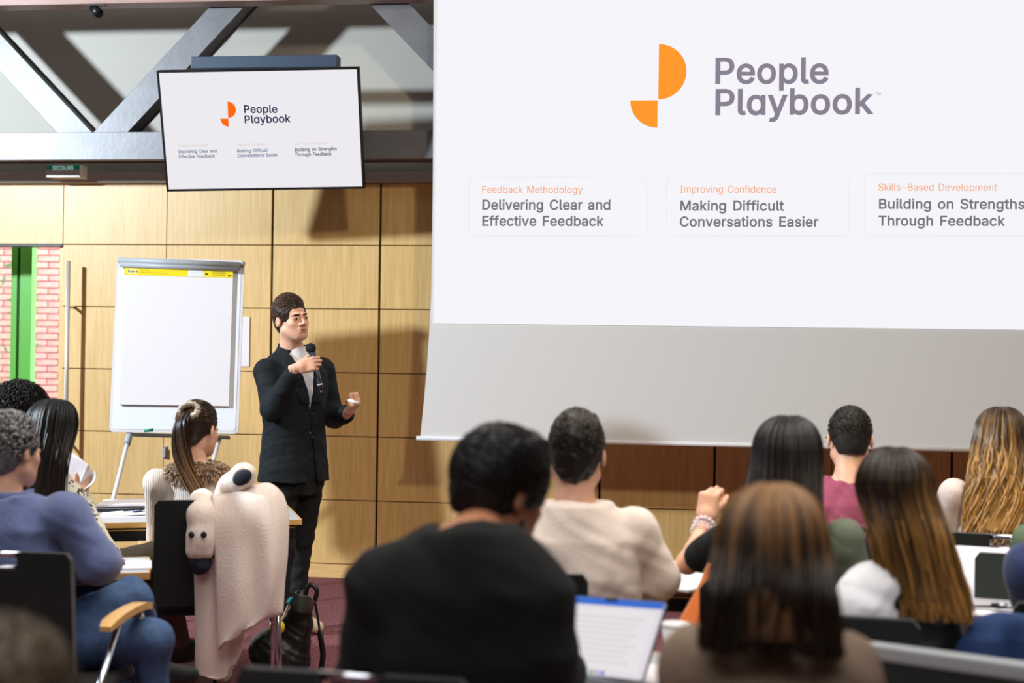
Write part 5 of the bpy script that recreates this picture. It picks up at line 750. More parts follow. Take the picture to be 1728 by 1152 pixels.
    def body(s, hh=.0035, handh=.0045):
        lo, hi = s.bounds(); f = Field(lo, hi, s.h); s.torso(f, -.006); s.arms(f, -.004); s.legs(f, -.006)
        for q in (0, 1): f.add(cap(s.J['an'][q], s.toe[q], .022, .018), .02)
        n0 = s.hc+s.hR@np.array([0, -.025, -.08]); r = (.054 if s.male else .046)
        f.add(cap(n0, s.J['neckb']+np.array([0, 0, -.03]), r, r+.006), .03)
        parts = [f.mesh()]; V, Q = head_mesh(s.male, hh); parts.append((V@s.hR.T+s.hc, Q))
        for q in (0, 1):
            hd = s.hands[q]; R = hd.get('R'); w_ = s.J['wr'][q]; e = s.J['el'][q]
            if R is None: R = frame(w_-e, (0, 0, 1), right=(q == 1))
            parts.append(hand_mesh(w_+R[:, 1]*.02, R, hd.get('curl', (30, 35, 25)), hd.get('thumb', (.75, .6, -.35)), handh, .95 if s.male else .87, hd.get('tcurl', .6), hd.get('spread', .0)))
        s.bodyo = s.put('body', joinVF(parts), s.skin)
        for sx in (-1, 1):
            bm = bmesh.new(); bmesh.ops.create_icosphere(bm, subdivisions=2, radius=.0118, matrix=Matrix.Translation(Vector(s.H((sx*.031, .0772, -.001)))))
            e = from_bm('eye', bm, EYEW, s.root, True)
            bm = bmesh.new(); bmesh.ops.create_icosphere(bm, subdivisions=2, radius=.0074, matrix=Matrix.Translation(Vector(s.H((sx*.031, .0842, -.001)))))
            from_bm('iris', bm, IRIS, e, True)
        return s
    def H(s, p): return s.hR@np.array(p, float)+s.hc
    def garment(s, name, m, fn, folds=.0, ff=14, seed=1, h=None, lo=None, hi=None, st=(1, 1, 1), label=None, parent=None):
        a, b = s.bounds(.16); f = Field(a if lo is None else lo, b if hi is None else hi, h or s.h); fn(f)
        if folds: f.noise(folds, ff, seed, st); f.noise(folds*.45, ff*2.3, seed+5, st)
        o = s.put(name, f.mesh(), m, parent)
        if label: o['label'] = label
        return o
    def shoes(s, m, lab=None):
        for q in (0, 1):
            a, t = s.J['an'][q], s.toe[q]; d = t-a; d[2] = 0; d /= np.linalg.norm(d)+1e-9
            def fn(f):
                fl = min(a[2]-.10, 0)
                heel = np.array([a[0], a[1], t[2]-.045])-d*.03
                f.add(cap(heel+np.array([0, 0, .034]), t+np.array([0, 0, -.012]), .034, .031)); f.add(cap(a+np.array([0, 0, -.02]), heel+d*.05+np.array([0, 0, .05]), .042, .045), .03); f.add(cap(a+np.array([0, 0, -.02]), t+np.array([0, 0, -.005]), .040, .028), .02)
                f.sub(rbox((0, 0, t[2]-.045-.5), (3, 3, .5), .001))
            c = (a+t)/2; s.garment('shoe', m, fn, lo=np.minimum(a, t)-.12, hi=np.maximum(a, t)+.12, h=max(.005, s.h*.7), label=lab)
    # ---- hair in head space
    def hair(s, m, core, h=.005, noise=0, nf=60, strand=None, name='hair', label=None):
        """core: function adding prims to a head-space field; strand: list of (P, rad, rnd) in head space"""
        parts = []; al = []; rn = []
        if core is not None:
            f = Field((-.2, -.3, -.62), (.2, .16, .19), h); core(f)
            if noise: f.noise(noise, nf, 3)
            V, Q = f.mesh(); parts.append((V@s.hR.T+s.hc, Q)); al.append(np.clip((.1-V[:, 2])/.5, 0, 1)); rn.append(.35+.2*nz(V[:, 0]*90, V[:, 1]*90, V[:, 2]*6, 4))
        for (P, rad, rnd) in (strand or []):
            V, F, a, r = strands(P, rad, 3, rnd); parts.append((V@s.hR.T+s.hc, F)); al.append(a); rn.append(r)
        V, Q = joinVF(parts)
        o = s.put(name, (V, Q), m, attrs={'along': np.concatenate(al), 'strand': np.clip(np.concatenate(rn), 0, 1)})
        if label: o['label'] = label
        return o
def short_core(top=.012, back=-.085, side=.008, quiff=0):
    def fn(f):
        f.add(ell((0, -.018, .033), (.074+side, .094+side, .082+top)))
        f.add(ell((0, -.052, -.02), (.058+side*.5, .058+side*.6, .07)), .02)
        if quiff: f.add(ell((0, .035, .098), (.052, .045, .022+quiff)), .03)
        f.sub(ell((0, .150, -.032), (.084, .100, .132)), .006)
        for sx in (-1, 1): f.sub(ell((sx*.09, .018, -.045), (.03, .055, .062)), .006); f.sub(ell((sx*.040, .115, .018), (.040, .062, .056)), .006)
        f.sub(rbox((0, 0, back-.2), (.3, .3, .2), .005), .01)
    return fn
def tufts(n, L=.02, r=.003, comb=(0, .4, .3), rad=(.083, .103, .094), zmin=-.055, zfull=None, jit=.4, K=4, curl=0, front=.04, c=(0, -.018, .033), lift=.22):
    P = []
    while len(P) < n:
        d = rng.randn(3); d /= np.linalg.norm(d); p = np.array(c)+d*np.array(rad)*.96
        if p[2] < zmin or (p[1] > front and p[2] < .075) or (abs(p[0]) > .055 and p[1] > -.03 and p[2] < .01): continue
        cb = np.array(comb)+rng.randn(3)*jit*.35; t = d*lift+cb-d*cb.dot(d); t /= np.linalg.norm(t); k = np.linspace(0, 1, K)[:, None]
        l = L*(.6+.6*rng.rand()); q = p+t*l*k+d*.0-np.array([0, 0, 1])*l*.25*k*k
        e = (q-np.array(c))/np.array(rad); e /= np.linalg.norm(e, axis=1)[:, None]; g_ = np.maximum(np.linalg.norm((q-np.array(c))/np.array(rad), axis=1)[:, None], 1)
        if lift < .5: q = np.array(c)+np.array(rad)*e*(.985+lift*.22*k+jit*.05*k*rng.rand())
        if curl:
            ph = rng.rand()*6.28; a = np.cross(t, [0, .2, 1]); a /= np.linalg.norm(a)+1e-9; b = np.cross(t, a); w_ = np.linspace(0, 1, K)*9+ph
            q = q+curl*(a[None]*np.cos(w_)[:, None]+b[None]*np.sin(w_)[:, None])
        P.append(q)
    return (np.array(P), np.linspace(1, .45, K)*r, None)
def fall_strands(n, L, gap=62, r=.0045, spread=.15, yb=-.15, wave=0, wf=9, c=(0, -.012, .03), rad=(.084, .104, .094), jit=.006, K1=7, K2=12, squeeze=0, sidey=.0, part=0, lift=.0, xb=0, cut=.12):
    P = []
    for i in range(n):
        ph = R_(gap+rng.rand()*(360-2*gap)); lay = 1+.10*rng.rand()+lift; l = L*(1-cut*rng.rand())
        x0, y0 = math.sin(ph)*rad[0]*lay, math.cos(ph)*rad[1]*lay; sx = 1 if x0 > 0 else -1
        th = np.linspace(.12, 1, K1)*math.pi/2; a = np.stack([c[0]+part*(1-np.sin(th))+x0*np.sin(th)**.8, c[1]+.03*(1-np.sin(th))+y0*np.sin(th), c[2]+rad[2]*lay*np.cos(th)], 1)
        t = np.linspace(0, 1, K2+1)[1:]; sm = np.clip(t*2.2, 0, 1); sm = sm*sm*(3-2*sm); dep = .035*(1+math.cos(ph))*.5+.02*rng.rand()
        yy = (c[1]+y0)*(1-sm)+(yb+dep+.02*t)*sm+sidey*sm*(abs(x0)/rad[0])
        xx = (c[0]+x0)*(1+spread*t-squeeze*np.sin(t*math.pi*.9))+xb*t
        p1 = rng.rand()*.9+i % 5*1.26; wv = wave*np.sin(t*wf+p1)*t**.5; b = np.stack([xx+wv, yy+.4*wave*np.cos(t*wf+p1)*t, c[2]-t*(l+c[2])], 1)
        q = np.concatenate([a, b]); q[:, :2] += rng.randn(2)*jit*np.linspace(.3, 1, len(q))[:, None]; P.append(q)
    K = K1+K2; rr = np.concatenate([np.linspace(.6, 1, K1), np.linspace(1, .5, K2)])*r
    return (np.array(P), rr, None)
def long_core(L, spread=.15, yb=-.15, rad=(.082, .102, .092), thick=.045, squeeze=0, xb=0, c=(0, -.012, .03)):
    def fn(f):
        f.add(ell(c, rad)); z = np.linspace(c[2], -L*.93, 10)[::-1]; t = (c[2]-z)/(c[2]+L*.93); sm = np.clip(t*2.2, 0, 1); sm = sm*sm*(3-2*sm)
        rx = rad[0]*(1+spread*t-squeeze*np.sin(t*math.pi*.9))*.95; ry = rad[1]*.92*(1-sm)+thick*sm; cy = c[1]*(1-sm)+(yb+thick*.9)*sm
        f.add(loft(z, c[0]+xb*t, cy, rx, ry), .01); f.sub(ell((0, .15, -.06), (.074, .095, .135)), .01)
        f.sub(ell((0, .12, -.3), (.09, .10, .2)), .01)
    return fn
def slick_strands(n, tie, c=(0, -.015, .033), rad=(.079, .099, .088), r=.003, K=9):
    P = []; tie = np.array(tie)
    for i in range(n):
        while True:
            d = rng.randn(3); d /= np.linalg.norm(d)
            if d[1] > -.3 and (d[2] > -.05) and not (d[1] > .55 and d[2] < .45): break
        t = np.linspace(0, 1, K)[:, None]; e = (tie-np.array(c))/np.array(rad); e /= np.linalg.norm(e); q = d*(1-t)+e*t; q /= np.linalg.norm(q, axis=1)[:, None]
        P.append(np.array(c)+q*np.array(rad)*(1+.015*rng.rand()))
    return (np.array(P), r, None)

# ------------------------------------------------------------------ furniture
def make_chair(label, loc, turn, group=None, slot=True, arms=True, edge=False, mb=BLACKF):
    t = empty('conference_chair', loc, R_(turn), label, 'chair', group)
    bx('seat', (-.225, -.20, .42), (.225, .24, .465), mb, t, .015)
    bm = bmesh.new(); W = .225; y = -.245; zb, zt = .47, .895; n = 6
    out = [(-W+.02, zb), (W-.02, zb), (W, zb+.05), (W, zt-.02), (W-.015, zt)]
    if slot: out += [(.062, zt), (.062, zt-.052), (-.062, zt-.052), (-.062, zt)]
    out += [(-W+.015, zt), (-W, zt-.02), (-W, zb+.05)]
    tl = lambda z: y-(z-zb)*.10
    a = [bm.verts.new((x, tl(z), z)) for x, z in out]; b = [bm.verts.new((x, tl(z)+.030, z)) for x, z in out]
    bm.faces.new(a); bm.faces.new(b[::-1])
    for i in range(len(a)): bm.faces.new((a[i], b[i], b[(i+1) % len(a)], a[(i+1) % len(a)]))
    from_bm('backrest', bm, mb, t, False, .004)
    if slot:
        for z in (zt-.008, zt-.050): tb('grip_bar', [(-.066, tl(z)+.015, z), (.066, tl(z)+.015, z)], .0095, CHROME, t)
    if edge: bx('top_rail', (-W+.004, tl(zt)-.004, zt-.006), (W-.004, tl(zt)+.034, zt+.026), GREYM, t, .006)
    for s in (-1, 1):
        x = s*.275
        tb('leg', [(x, .14, .655), (x, .20, .45), (x, .27, .012)], .0115, CHROME, t); tb('leg', [(x*.98, -.02, .645), (x*.98, -.20, .45), (x, -.33, .012)], .0115, CHROME, t)
        tb('side_rail', [(x*.98, -.20, .45), (x, .20, .45)], .010, CHROME, t); tb('bracket', [(x*.98, -.1, .45), (s*.20, -.1, .45)], .010, CHROME, t)
        if arms:
            bm = bmesh.new(); st = [(-.14, .650), (-.11, .660), (-.04, .669), (.06, .674), (.14, .672), (.19, .664), (.205, .655)]; rg = []
            for k, (yy, zz) in enumerate(st):
                hw = .024 if 0 < k < 6 else .018; hh = .011 if 0 < k < 6 else .007; rg.append([bm.verts.new((x+u*hw, yy, zz+v*hh)) for u, v in ((-1, -1), (1, -1), (1, 1), (-1, 1))])
            for r0, r1 in zip(rg, rg[1:]):
                for k in range(4): bm.faces.new((r0[k], r0[(k+1) % 4], r1[(k+1) % 4], r1[k]))
            bm.faces.new(rg[0]); bm.faces.new(rg[-1]); from_bm('armrest', bm, BEECH, t, False, .004)
    return t
BEECHX = wood_mat('beech_edge', (200, 150, 80), (226, 178, 110), .35, 'X', 2)
def make_table(label, corner, ang, length, depth, side, group=None):
    """corner: near corner at its right end (side=1) or left end (side=-1); the table runs away from it"""
    c = Vector(corner); d = Vector((math.cos(R_(ang)), math.sin(R_(ang)), 0)); n = Vector((-d.y, d.x, 0))
    ctr = c-d*side*length/2+n*depth/2; t = empty('conference_table', (ctr.x, ctr.y, 0), R_(ang), label, 'table', group); L, D = length/2, depth/2
    bx('tabletop', (-L+.004, -D+.004, .722), (L-.004, D-.004, .74), LAMINATE, t, .002)
    bm = bmesh.new()
    for lo, hi in [((-L-.001, -D-.004, .716), (L+.001, -D+.004, .7395)), ((-L-.001, D-.004, .716), (L+.001, D+.004, .7395)), ((-L-.004, -D, .716), (-L+.004, D, .7395)), ((L-.004, -D, .716), (L+.004, D, .7395))]:
        lo, hi = Vector(lo), Vector(hi); box(bm, (lo+hi)/2, (hi-lo)/2)
    from_bm('edge_band', bm, BEECHX, t); bx('under_frame', (-L+.03, -D+.02, .655), (L-.03, -D+.05, .721), BLACKM, t); bx('frame_trim', (-L+.03, -D+.016, .700), (L-.03, -D+.0195, .706), BEECHX, t)
    bx('under_frame', (-L+.03, D-.05, .655), (L-.03, D-.02, .721), BLACKM, t)
    for sx in (-1, 1):
        for sy in (-1, 1): tb('leg', [(sx*(L-.36), sy*(D-.10), .66), (sx*(L-.36), sy*(D-.07), .0)], [.018, .014], BLACKM, t)
    return t
tA = make_table('grey table with a beech edge in front of the ponytail woman', (-1.76, 6.198, 0), 22.6, 1.9, .68, 1)
tB = make_table('grey table beyond the man in the blue fleece, mostly hidden', (-1.84, 4.62, 0), 22, 1.6, .36, 1)
tC = make_table('grey table in front of the man in the beige coat', (.62, 4.66, 0), -3, 1.32, .60, 1)
tD = make_table('nearest table, holding the open laptop with the white page', (1.0, 3.02, 0), -2, 1.45, .60, 1)
tE = make_table('table covered with papers at the right, beyond the white sleeved woman', (.62, 4.27, 0), -14, 1.8, .62, -1)
tF = make_table('farthest right table with papers beside the wavy haired woman', (.16, 6.30, 0), -14, 2.2, .6, -1)
def lie(name, ctr, ang, sx, sy, z, th, m, label, cat='paper', group=None, bend=0):
    bm = bmesh.new(); n = 8; a = []; b = []
    for i in range(n+1):
        x = -sx/2+sx*i/n; zz = bend*math.sin(math.pi*i/n)
        a.append((bm.verts.new((x, -sy/2, zz)), bm.verts.new((x, sy/2, zz+bend*.3)))); b.append((bm.verts.new((x, -sy/2, zz+th)), bm.verts.new((x, sy/2, zz+th+bend*.3))))
    for i in range(n):
        bm.faces.new((a[i][0], a[i+1][0], a[i+1][1], a[i][1])); bm.faces.new((b[i][0], b[i][1], b[i+1][1], b[i+1][0]))
        bm.faces.new((a[i][0], b[i][0], b[i+1][0], a[i+1][0])); bm.faces.new((a[i][1], a[i+1][1], b[i+1][1], b[i][1]))
    bm.faces.new((a[0][0], a[0][1], b[0][1], b[0][0])); bm.faces.new((a[n][0], b[n][0], b[n][1], a[n][1]))
    o = from_bm(name, bm, m, None); o.location = (ctr[0], ctr[1], z); o.rotation_euler = (0, 0, R_(ang)); return tag(o, label, cat, group)
# on the ponytail woman's table
c = onz(228, 868, .742); lie('paper_sheet', c, 18, .30, .21, .7405, .002, PAPER, 'white papers on the near edge of the ponytail woman\'s table'); c2 = onz(236, 866, .745)
lie('paper_sheet', (c2.x, c2.y+.01), 30, .25, .17, .743, .002, PAPER, 'topmost white paper with a blue pen on it, left of the ponytail woman', bend=.004)
PENB = mat('pen_blue', (30, 50, 110), .3); pn = tb('pen', [(-.012, -.02, .754), (.012, .02, .754)], .004, PENB); pn.location = (c2.x-.01, c2.y, 0); tag(pn, 'small dark blue pen on the papers left of the ponytail woman', 'pen')
c = onz(205, 852, .76); t = empty('closed_laptop', (c.x, c.y, .7405), R_(20), 'closed thin dark laptop under papers on the ponytail woman\'s table', 'laptop')
bx('base', (-.17, -.11, .0), (.17, .11, .011), mat('dark_alu', (70, 74, 84), .35, .8), t, .003); bx('lid', (-.17, -.11, .013), (.17, .11, .019), mat('alu', (150, 154, 164), .3, .9), t, .002); bx('hinge', (-.13, .10, .004), (.13, .114, .016), BLACKM, t, .002)
lie('magazine', (c.x+.10, c.y+.04), 14, .42, .22, .7605, .010, PAPER, 'thick white booklet lying over the closed laptop', 'booklet', bend=.006)
pn = tb('pen', [(-.07, 0, .7525), (.07, .02, .7525)], .005, BLACKM); pn.location = (c.x+.14, c.y-.145, -.005); tag(pn, 'black pen lying in front of the closed laptop', 'pen')
c = onz(222, 958, .742); lie('paper_sheet', (c.x-.07, c.y+.03), 22, .24, .17, .7405, .006, PAPER, 'white paper at the right end of the blue fleece man\'s table')
o = lie('notebook', (c.x-.09, c.y+.03), 22, .10, .05, .747, .012, mat('navy_cover', (34, 44, 92), .5), 'small navy case on the white paper beside the blue fleece man', 'case')
# laptop on the nearest table
RL = rot3(-32.1, -35.5, -3.9); cl = Vector((-.2247, 3.35, .835)); Wl, Hl = .302/2, .203/2
lp_ = empty('open_laptop', (cl.x, cl.y, .7405), 0, 'open laptop showing a white page, on the nearest table beside the man in black', 'laptop')
iv = parent_world(lp_).inverted(); LF = Face(cl, RL @ Vector((1, 0, 0)), RL @ Vector((0, 0, 1)))
lid = rrect(LF, -Wl, -Hl, Wl, Hl, .008, -.001, .006, 'lid', mat('alu', (150, 154, 164), .3, .9), lp_)
dsp = rrect(LF, -Wl+.004, -Hl+.005, Wl-.004, Hl-.003, .004, .0002, .001, 'display', mat('laptop_white', (226, 220, 226), emis=1), lp_)
def lrect(nm, u0, v0, u1, v1, m, off_=.0012):
    iv = parent_world(lp_).inverted(); bm = bmesh.new(); prism(bm, [iv @ LF.p(u, v, off_) for u, v in ((u0, v0), (u1, v0), (u1, v1), (u0, v1))], LF.n, -.0006); return from_bm(nm, bm, m, dsp)
lrect('menu_bar', -Wl+.004, Hl-.021, Wl-.004, Hl-.003, mat('laptop_blue', (62, 112, 206), emis=1)); lrect('notch', -.018, Hl-.010, .018, Hl-.003, mat('laptop_dark', (20, 30, 50), emis=1), .002)
lrect('page', -Wl+.03, -Hl+.018, Wl-.02, Hl-.030, mat('laptop_page', (232, 227, 230), emis=1))
for k in range(9):
    lrect('text_line', -Wl+.045, Hl-.050-k*.014, Wl-.045-.03*(k*37 % 5)/5, Hl-.054-k*.014, mat('laptop_line', (214, 208, 214), emis=1), .002)
for k in range(10): lrect('dock_icon', -.085+k*.015, -Hl+.007, -.075+k*.015, -Hl+.016, mat('dock_%s' % ['blue', 'white', 'green', 'violet'][k % 4], [(80, 90, 200), (230, 230, 235), (70, 170, 90), (170, 150, 210)][k % 4], emis=1), .002)
hb = LF.p(0, -Hl, -.002)-lp_.location; fwd = Vector((LF.n.x, LF.n.y, 0)).normalized(); rt = Vector((LF.ex.x, LF.ex.y, 0)).normalized(); z_ = .0
bm = bmesh.new(); P = [hb+rt*a*Wl+fwd*b for a, b in ((-1, -.004), (1, -.004), (1, .20), (-1, .20))]; P = [Vector((p.x, p.y, .001)) for p in P]; prism(bm, P, (0, 0, 1), .012); from_bm('base', bm, mat('alu', (150, 154, 164), .3, .9), lp_, False, .002)
bm = bmesh.new(); P = [hb+rt*a*Wl*.9+fwd*b for a, b in ((-1, .02), (1, .02), (1, .11), (-1, .11))]; P = [Vector((p.x, p.y, .0132)) for p in P]; prism(bm, P, (0, 0, 1), .001); from_bm('keyboard', bm, BLACKM, lp_)
# papers and a cup right of the laptop
c = onz(1122, 1098, .80)
t = empty('paper_cup', (c.x+.02, c.y+.25, .7405), 0, 'white cup right of the open laptop', 'cup'); bm = bmesh.new(); tube(bm, [(0, 0, 0), (0, 0, .075)], [.024, .036], 20); from_bm('cup_body', bm, PAPER, t, True); tb('rim', [(0, 0, .073), (0, 0, .080)], .038, PAPER, t, 20)
c = onz(1110, 1142, .742); lie('paper_sheet', (c.x+.07, c.y+.03), -2, .21, .20, .7405, .003, PAPER, 'white sheet right of the laptop at the bottom edge')
c = onz(1152, 985, .742); lie('notebook', (c.x, c.y+.05), -30, .24, .34, .7405, .008, mat('lined_paper', (232, 232, 236), .6, nscale=60, nvar=.12, stretch=(.2, 3, 1)), 'open white lined notebook between the beige coat and the orange garment', 'notebook')
# right hand table
c = onz(1665, 1018, .742); lie('paper_sheet', (c.x+.03, c.y-.02), -20, .30, .21, .7405, .003, PAPER, 'white sheet beyond the blond tips, under the pen')
c = onz(1662, 1038, .742); lie('paper_sheet', (c.x+.03, c.y+.0), -12, .28, .10, .744, .003, PAPER, 'white sheet at the near edge of the right table, left of the navy sleeve')
pn = tb('pen', [(-.11, 0, 0), (.06, .006, .004)], .004, BLACKM); c = onz(1665, 1026, .75); pn.location = (c.x, c.y, .752); tag(pn, 'thin dark pen lying across the right hand papers', 'pen')
kk = onz(1690, 1027, .75); t = empty('key_bunch', (kk.x, kk.y, .7505), 0, 'small dark bunch of keys beside the pen on the right papers', 'keys')
for k in range(4): a = k*1.3; tb('key', [(0, 0, .004*k), (.03*math.cos(a), .03*math.sin(a), .004*k+.002)], .005, BLACKM, t, 6)
tb('ring', smoothpts([(.018*math.cos(a), .018*math.sin(a), .014) for a in np.linspace(0, 6.28, 9)], 3), .002, CHROME, t, 6)
R2 = Matrix.Rotation(R_(-14), 3, 'Z') @ Matrix.Rotation(R_(-48), 3, 'X'); a = at(1663, 996, 4.62)
t = empty('silver_laptop', (a.x, a.y, .7405), R_(-14), 'open silver laptop lid behind the papers on the right table', 'laptop')
bm = bmesh.new(); box(bm, (0, .055, .075), (.15, .003, .10), Matrix.Rotation(R_(-38), 3, 'X')); from_bm('lid', bm, mat('alu_light', (196, 194, 202), .4, .3), t, False, .002)
bx('base', (-.15, -.2, .0), (.15, .0, .012), mat('alu_light', (196, 194, 202), .4, .3), t, .002)
for k, (px, py, sx, sy, an) in enumerate([(1592, 893, .30, .2, -10), (1600, 906, .26, .17, -25)]):
    c = onz(px, py, .742); lie('paper_sheet', (c.x-.06, c.y+.03), an, sx, sy, .7405+.003*k, .002, PAPER, ['farther white paper left of the wavy haired woman', 'nearer white paper left of the wavy haired woman'][k])
c = onz(1590, 899, .75); pn = tb('pen', [(-.05, 0, 0), (.05, .01, 0)], .004, BLACKM); pn.location = (c.x, c.y, .7485); tag(pn, 'dark pen on the far right papers', 'pen')

# ------------------------------------------------------------------ backpack beside the chair
BAGM = mat('bag_leather', (17, 19, 19), .42, spec=.45, bump=.15, bscale=9)
bp0 = at(490, 1085, 6.45); t = empty('backpack', (bp0.x, bp0.y, 0), R_(12), 'slouched black leather backpack on the carpet with a yellow ball charm', 'bag'); iv = t.matrix_basis.inverted()
def B(px, py, Y): return iv @ at(px, py, Y)
f = Field((-.40, -.25, -.02), (.28, .28, .55), .006)
f.add(ell(np.array(B(470, 1112, 6.45)), (.125, .11, .10))); f.add(ell(np.array(B(450, 1095, 6.45)), (.07, .08, .075)), .04); f.add(cap(np.array(B(498, 1110, 6.45)), np.array(B(509, 1022, 6.45)), .070, .046), .04); f.add(cap(np.array(B(462, 1092, 6.46)), np.array(B(496, 1050, 6.47)), .085, .060), .05); f.add(cap(np.array(B(512, 1050, 6.45)), np.array(B(508, 1005, 6.45)), .052, .030), .02)
f.noise(.008, 12, 5); f.noise(.004, 30, 6); f.sub(rbox((0, 0, -.5), (1, 1, .5), .001)); V, Q = f.mesh(); from_np('bag_body', V, Q, BAGM, t)
sheet('flap', [[B(488, 998, 6.34), B(505, 1002, 6.31), B(522, 1006, 6.34), B(530, 1014, 6.42)], [B(490, 1015, 6.33), B(504, 1022, 6.30), B(518, 1026, 6.33), B(527, 1028, 6.42)], [B(494, 1030, 6.33), B(504, 1034, 6.30), B(514, 1034, 6.33), B(522, 1034, 6.42)]], .006, mat('bag_flap', (52, 56, 54), .35), t)
tb('carry_loop', smoothpts([B(517, 1003, 6.45), B(520, 989, 6.45), B(528, 987, 6.45), B(535, 997, 6.45), B(531, 1014, 6.45)], 5), .006, BAGM, t, 8, 1.9)
tb('shoulder_strap', smoothpts([B(531, 1013, 6.45), B(536, 1040, 6.44), B(541, 1075, 6.42), B(545, 1105, 6.42), B(541, 1130, 6.42), B(536, 1150, 6.45)], 5), [.004]*9+[.009]*17, BAGM, t, 8, 2.0)
bm = bmesh.new(); bmesh.ops.create_icosphere(bm, subdivisions=3, radius=.034, matrix=Matrix.Translation(B(468, 1058, 6.18))); o = from_bm('ball_charm', bm, mat('charm_yellow', (214, 190, 30), .5, bump=.3, bscale=40), t, True)
tb('charm_cord', smoothpts([B(473, 1049, 6.19), B(481, 1031, 6.24), B(488, 1016, 6.30), B(489, 1008, 6.33)], 4), .003, mat('cord_cream', (200, 180, 150), .6), t, 6)
tb('charm_tie', smoothpts([B(485, 1018, 6.27), B(488, 1012, 6.28), B(492, 1009, 6.30)], 3), .008, mat('teal_cord', (24, 140, 150), .5), t, 8)

# ------------------------------------------------------------------ the presenter
SUIT = mat('suit_black', (15, 21, 26), .8, spec=.3, bump=.12, bscale=260)
P = Person('man in a dark blazer standing with a microphone at his mouth', 492, 496, 7.27, -131.5, True, 'light', head=(3, 3, 7), vox=.006, base=(at(496, 760, 7.3).x, 7.3, 0))
W = P.W; J = P.J
P.hc = W(492, 538, 7.27); J['pel'] = np.array([0, 0, .95]); J['neckb'] = W(496, 592, 7.33)
J['sh'] = [W(544, 620, 7.45), W(448, 622, 7.16)]; J['el'] = [W(564, 704, 7.50), W(459, 690, 7.10)]; J['wr'] = [W(587, 697, 7.26), W(508, 626, 7.06)]
J['hip'] = [W(522, 790, 7.36), W(476, 790, 7.26)]; J['kn'] = [W(508, 905, 7.40), W(474, 925, 7.22)]; J['an'] = [W(500, 1050, 7.42), W(470, 1050, 7.22)]
for q in (0, 1): J['an'][q][2] = .10
d = P.Wd((.83, -.55, 0)); P.toe = [J['an'][0]+d*.17, J['an'][1]+P.Wd((.5, -.8, 0))*.17]
for q in (0, 1): P.toe[q][2] = .045
mdir = np.array([-.27, .05, .96]); mdir /= np.linalg.norm(mdir); mic_mid = np.array(at(531, 614, 7.06))
Zw = np.array([.15, -.98, .08]); Xw = mdir; Yw = np.cross(Xw, Zw); Yw = -Yw if Yw[0] < 0 else Yw; Yw /= np.linalg.norm(Yw); Zw = Zw-Xw*Zw.dot(Xw); Zw /= np.linalg.norm(Zw)
wr = mic_mid-Yw*.078+Zw*.034; J['wr'][1] = np.array(P.Mi @ Vector(wr))-P.Wd(Yw)*.02
P.hands[1] = dict(R=np.stack([P.Wd(Xw), P.Wd(Yw), P.Wd(Zw)], 1), curl=(52, 84, 52), thumb=(.55, .75, -.45), tcurl=.5)
Y2 = np.array([.52, -.62, .55]); Y2 /= np.linalg.norm(Y2); Z2 = np.array([.62, -.2, -.75]); R2_ = frame(Y2, Z2, False)
P.hands[0] = dict(R=np.array(P.Mi.to_3x3()) @ R2_, curl=(62, 78, 45), thumb=(.45, .85, -.55), tcurl=.5)
P.body(.003, .003)
TSH = mat('tshirt_white', (228, 226, 230), .8, bump=.1, bscale=30)
zap = W(541, 697, 7.19)[2]; zn = J['neckb'][2]; zh = W(500, 811, 7.3)[2]
P.garment('tshirt', TSH, lambda f: (P.torso(f, .004, z0=zh+.20), f.add(loft([zn-.10, zn-.02, zn+.02], [J['neckb'][0]]*3, [J['neckb'][1]+.03, J['neckb'][1]+.018, J['neckb'][1]+.012], [.095, .076, .066], [.085, .074, .066]), .02)))
jz = [zh, .95, 1.1, 1.25, 1.38, 1.455, zn+.01]
def jbase(g):
    nb = J['neckb']; mid = (J['sh'][0]+J['sh'][1])/2
    return loft(jz, [0, 0, 0, mid[0]*.5, mid[0], mid[0]*.5+nb[0]*.5, nb[0]], [0, 0, 0, mid[1]*.5, mid[1]*.8, nb[1], nb[1]-.01], [a+g for a in (.203, .188, .172, .188, .19, .14, .082)], [a+g for a in (.148, .134, .126, .132, .120, .098, .085)])
def wcut(extra, slit=True):
    lo, hi = (-.3, 0, zh-.1), (.3, .3, zn+.1)
    def fn(X, Y, Z):
        w_ = np.where(Z > zap, (Z-zap)/(zn-zap)*.078, 0); w_ = np.where(Z < zap-.05, (zap-.05-Z)*.12, w_) if slit else w_
        w_ = np.where((Z <= zap) & (Z >= zap-.05), -.02, w_) if slit else np.where(Z < zap, -.05, w_)
        xc = -.028+.02*np.clip((Z-zap)/(zn-zap), 0, 1)
        return np.maximum(np.abs(X-xc)-w_-extra, .03-Y)+0*Z
    return lo, hi, fn
def lapel():
    lo, hi, fb = jbase(.011); _, _, fc_ = wcut(.058, False)
    return lo, hi, lambda X, Y, Z: np.maximum(np.maximum(fb(X, Y, Z), fc_(X, Y, Z)), zap+.04+np.abs(X+.01)*.2-Z)
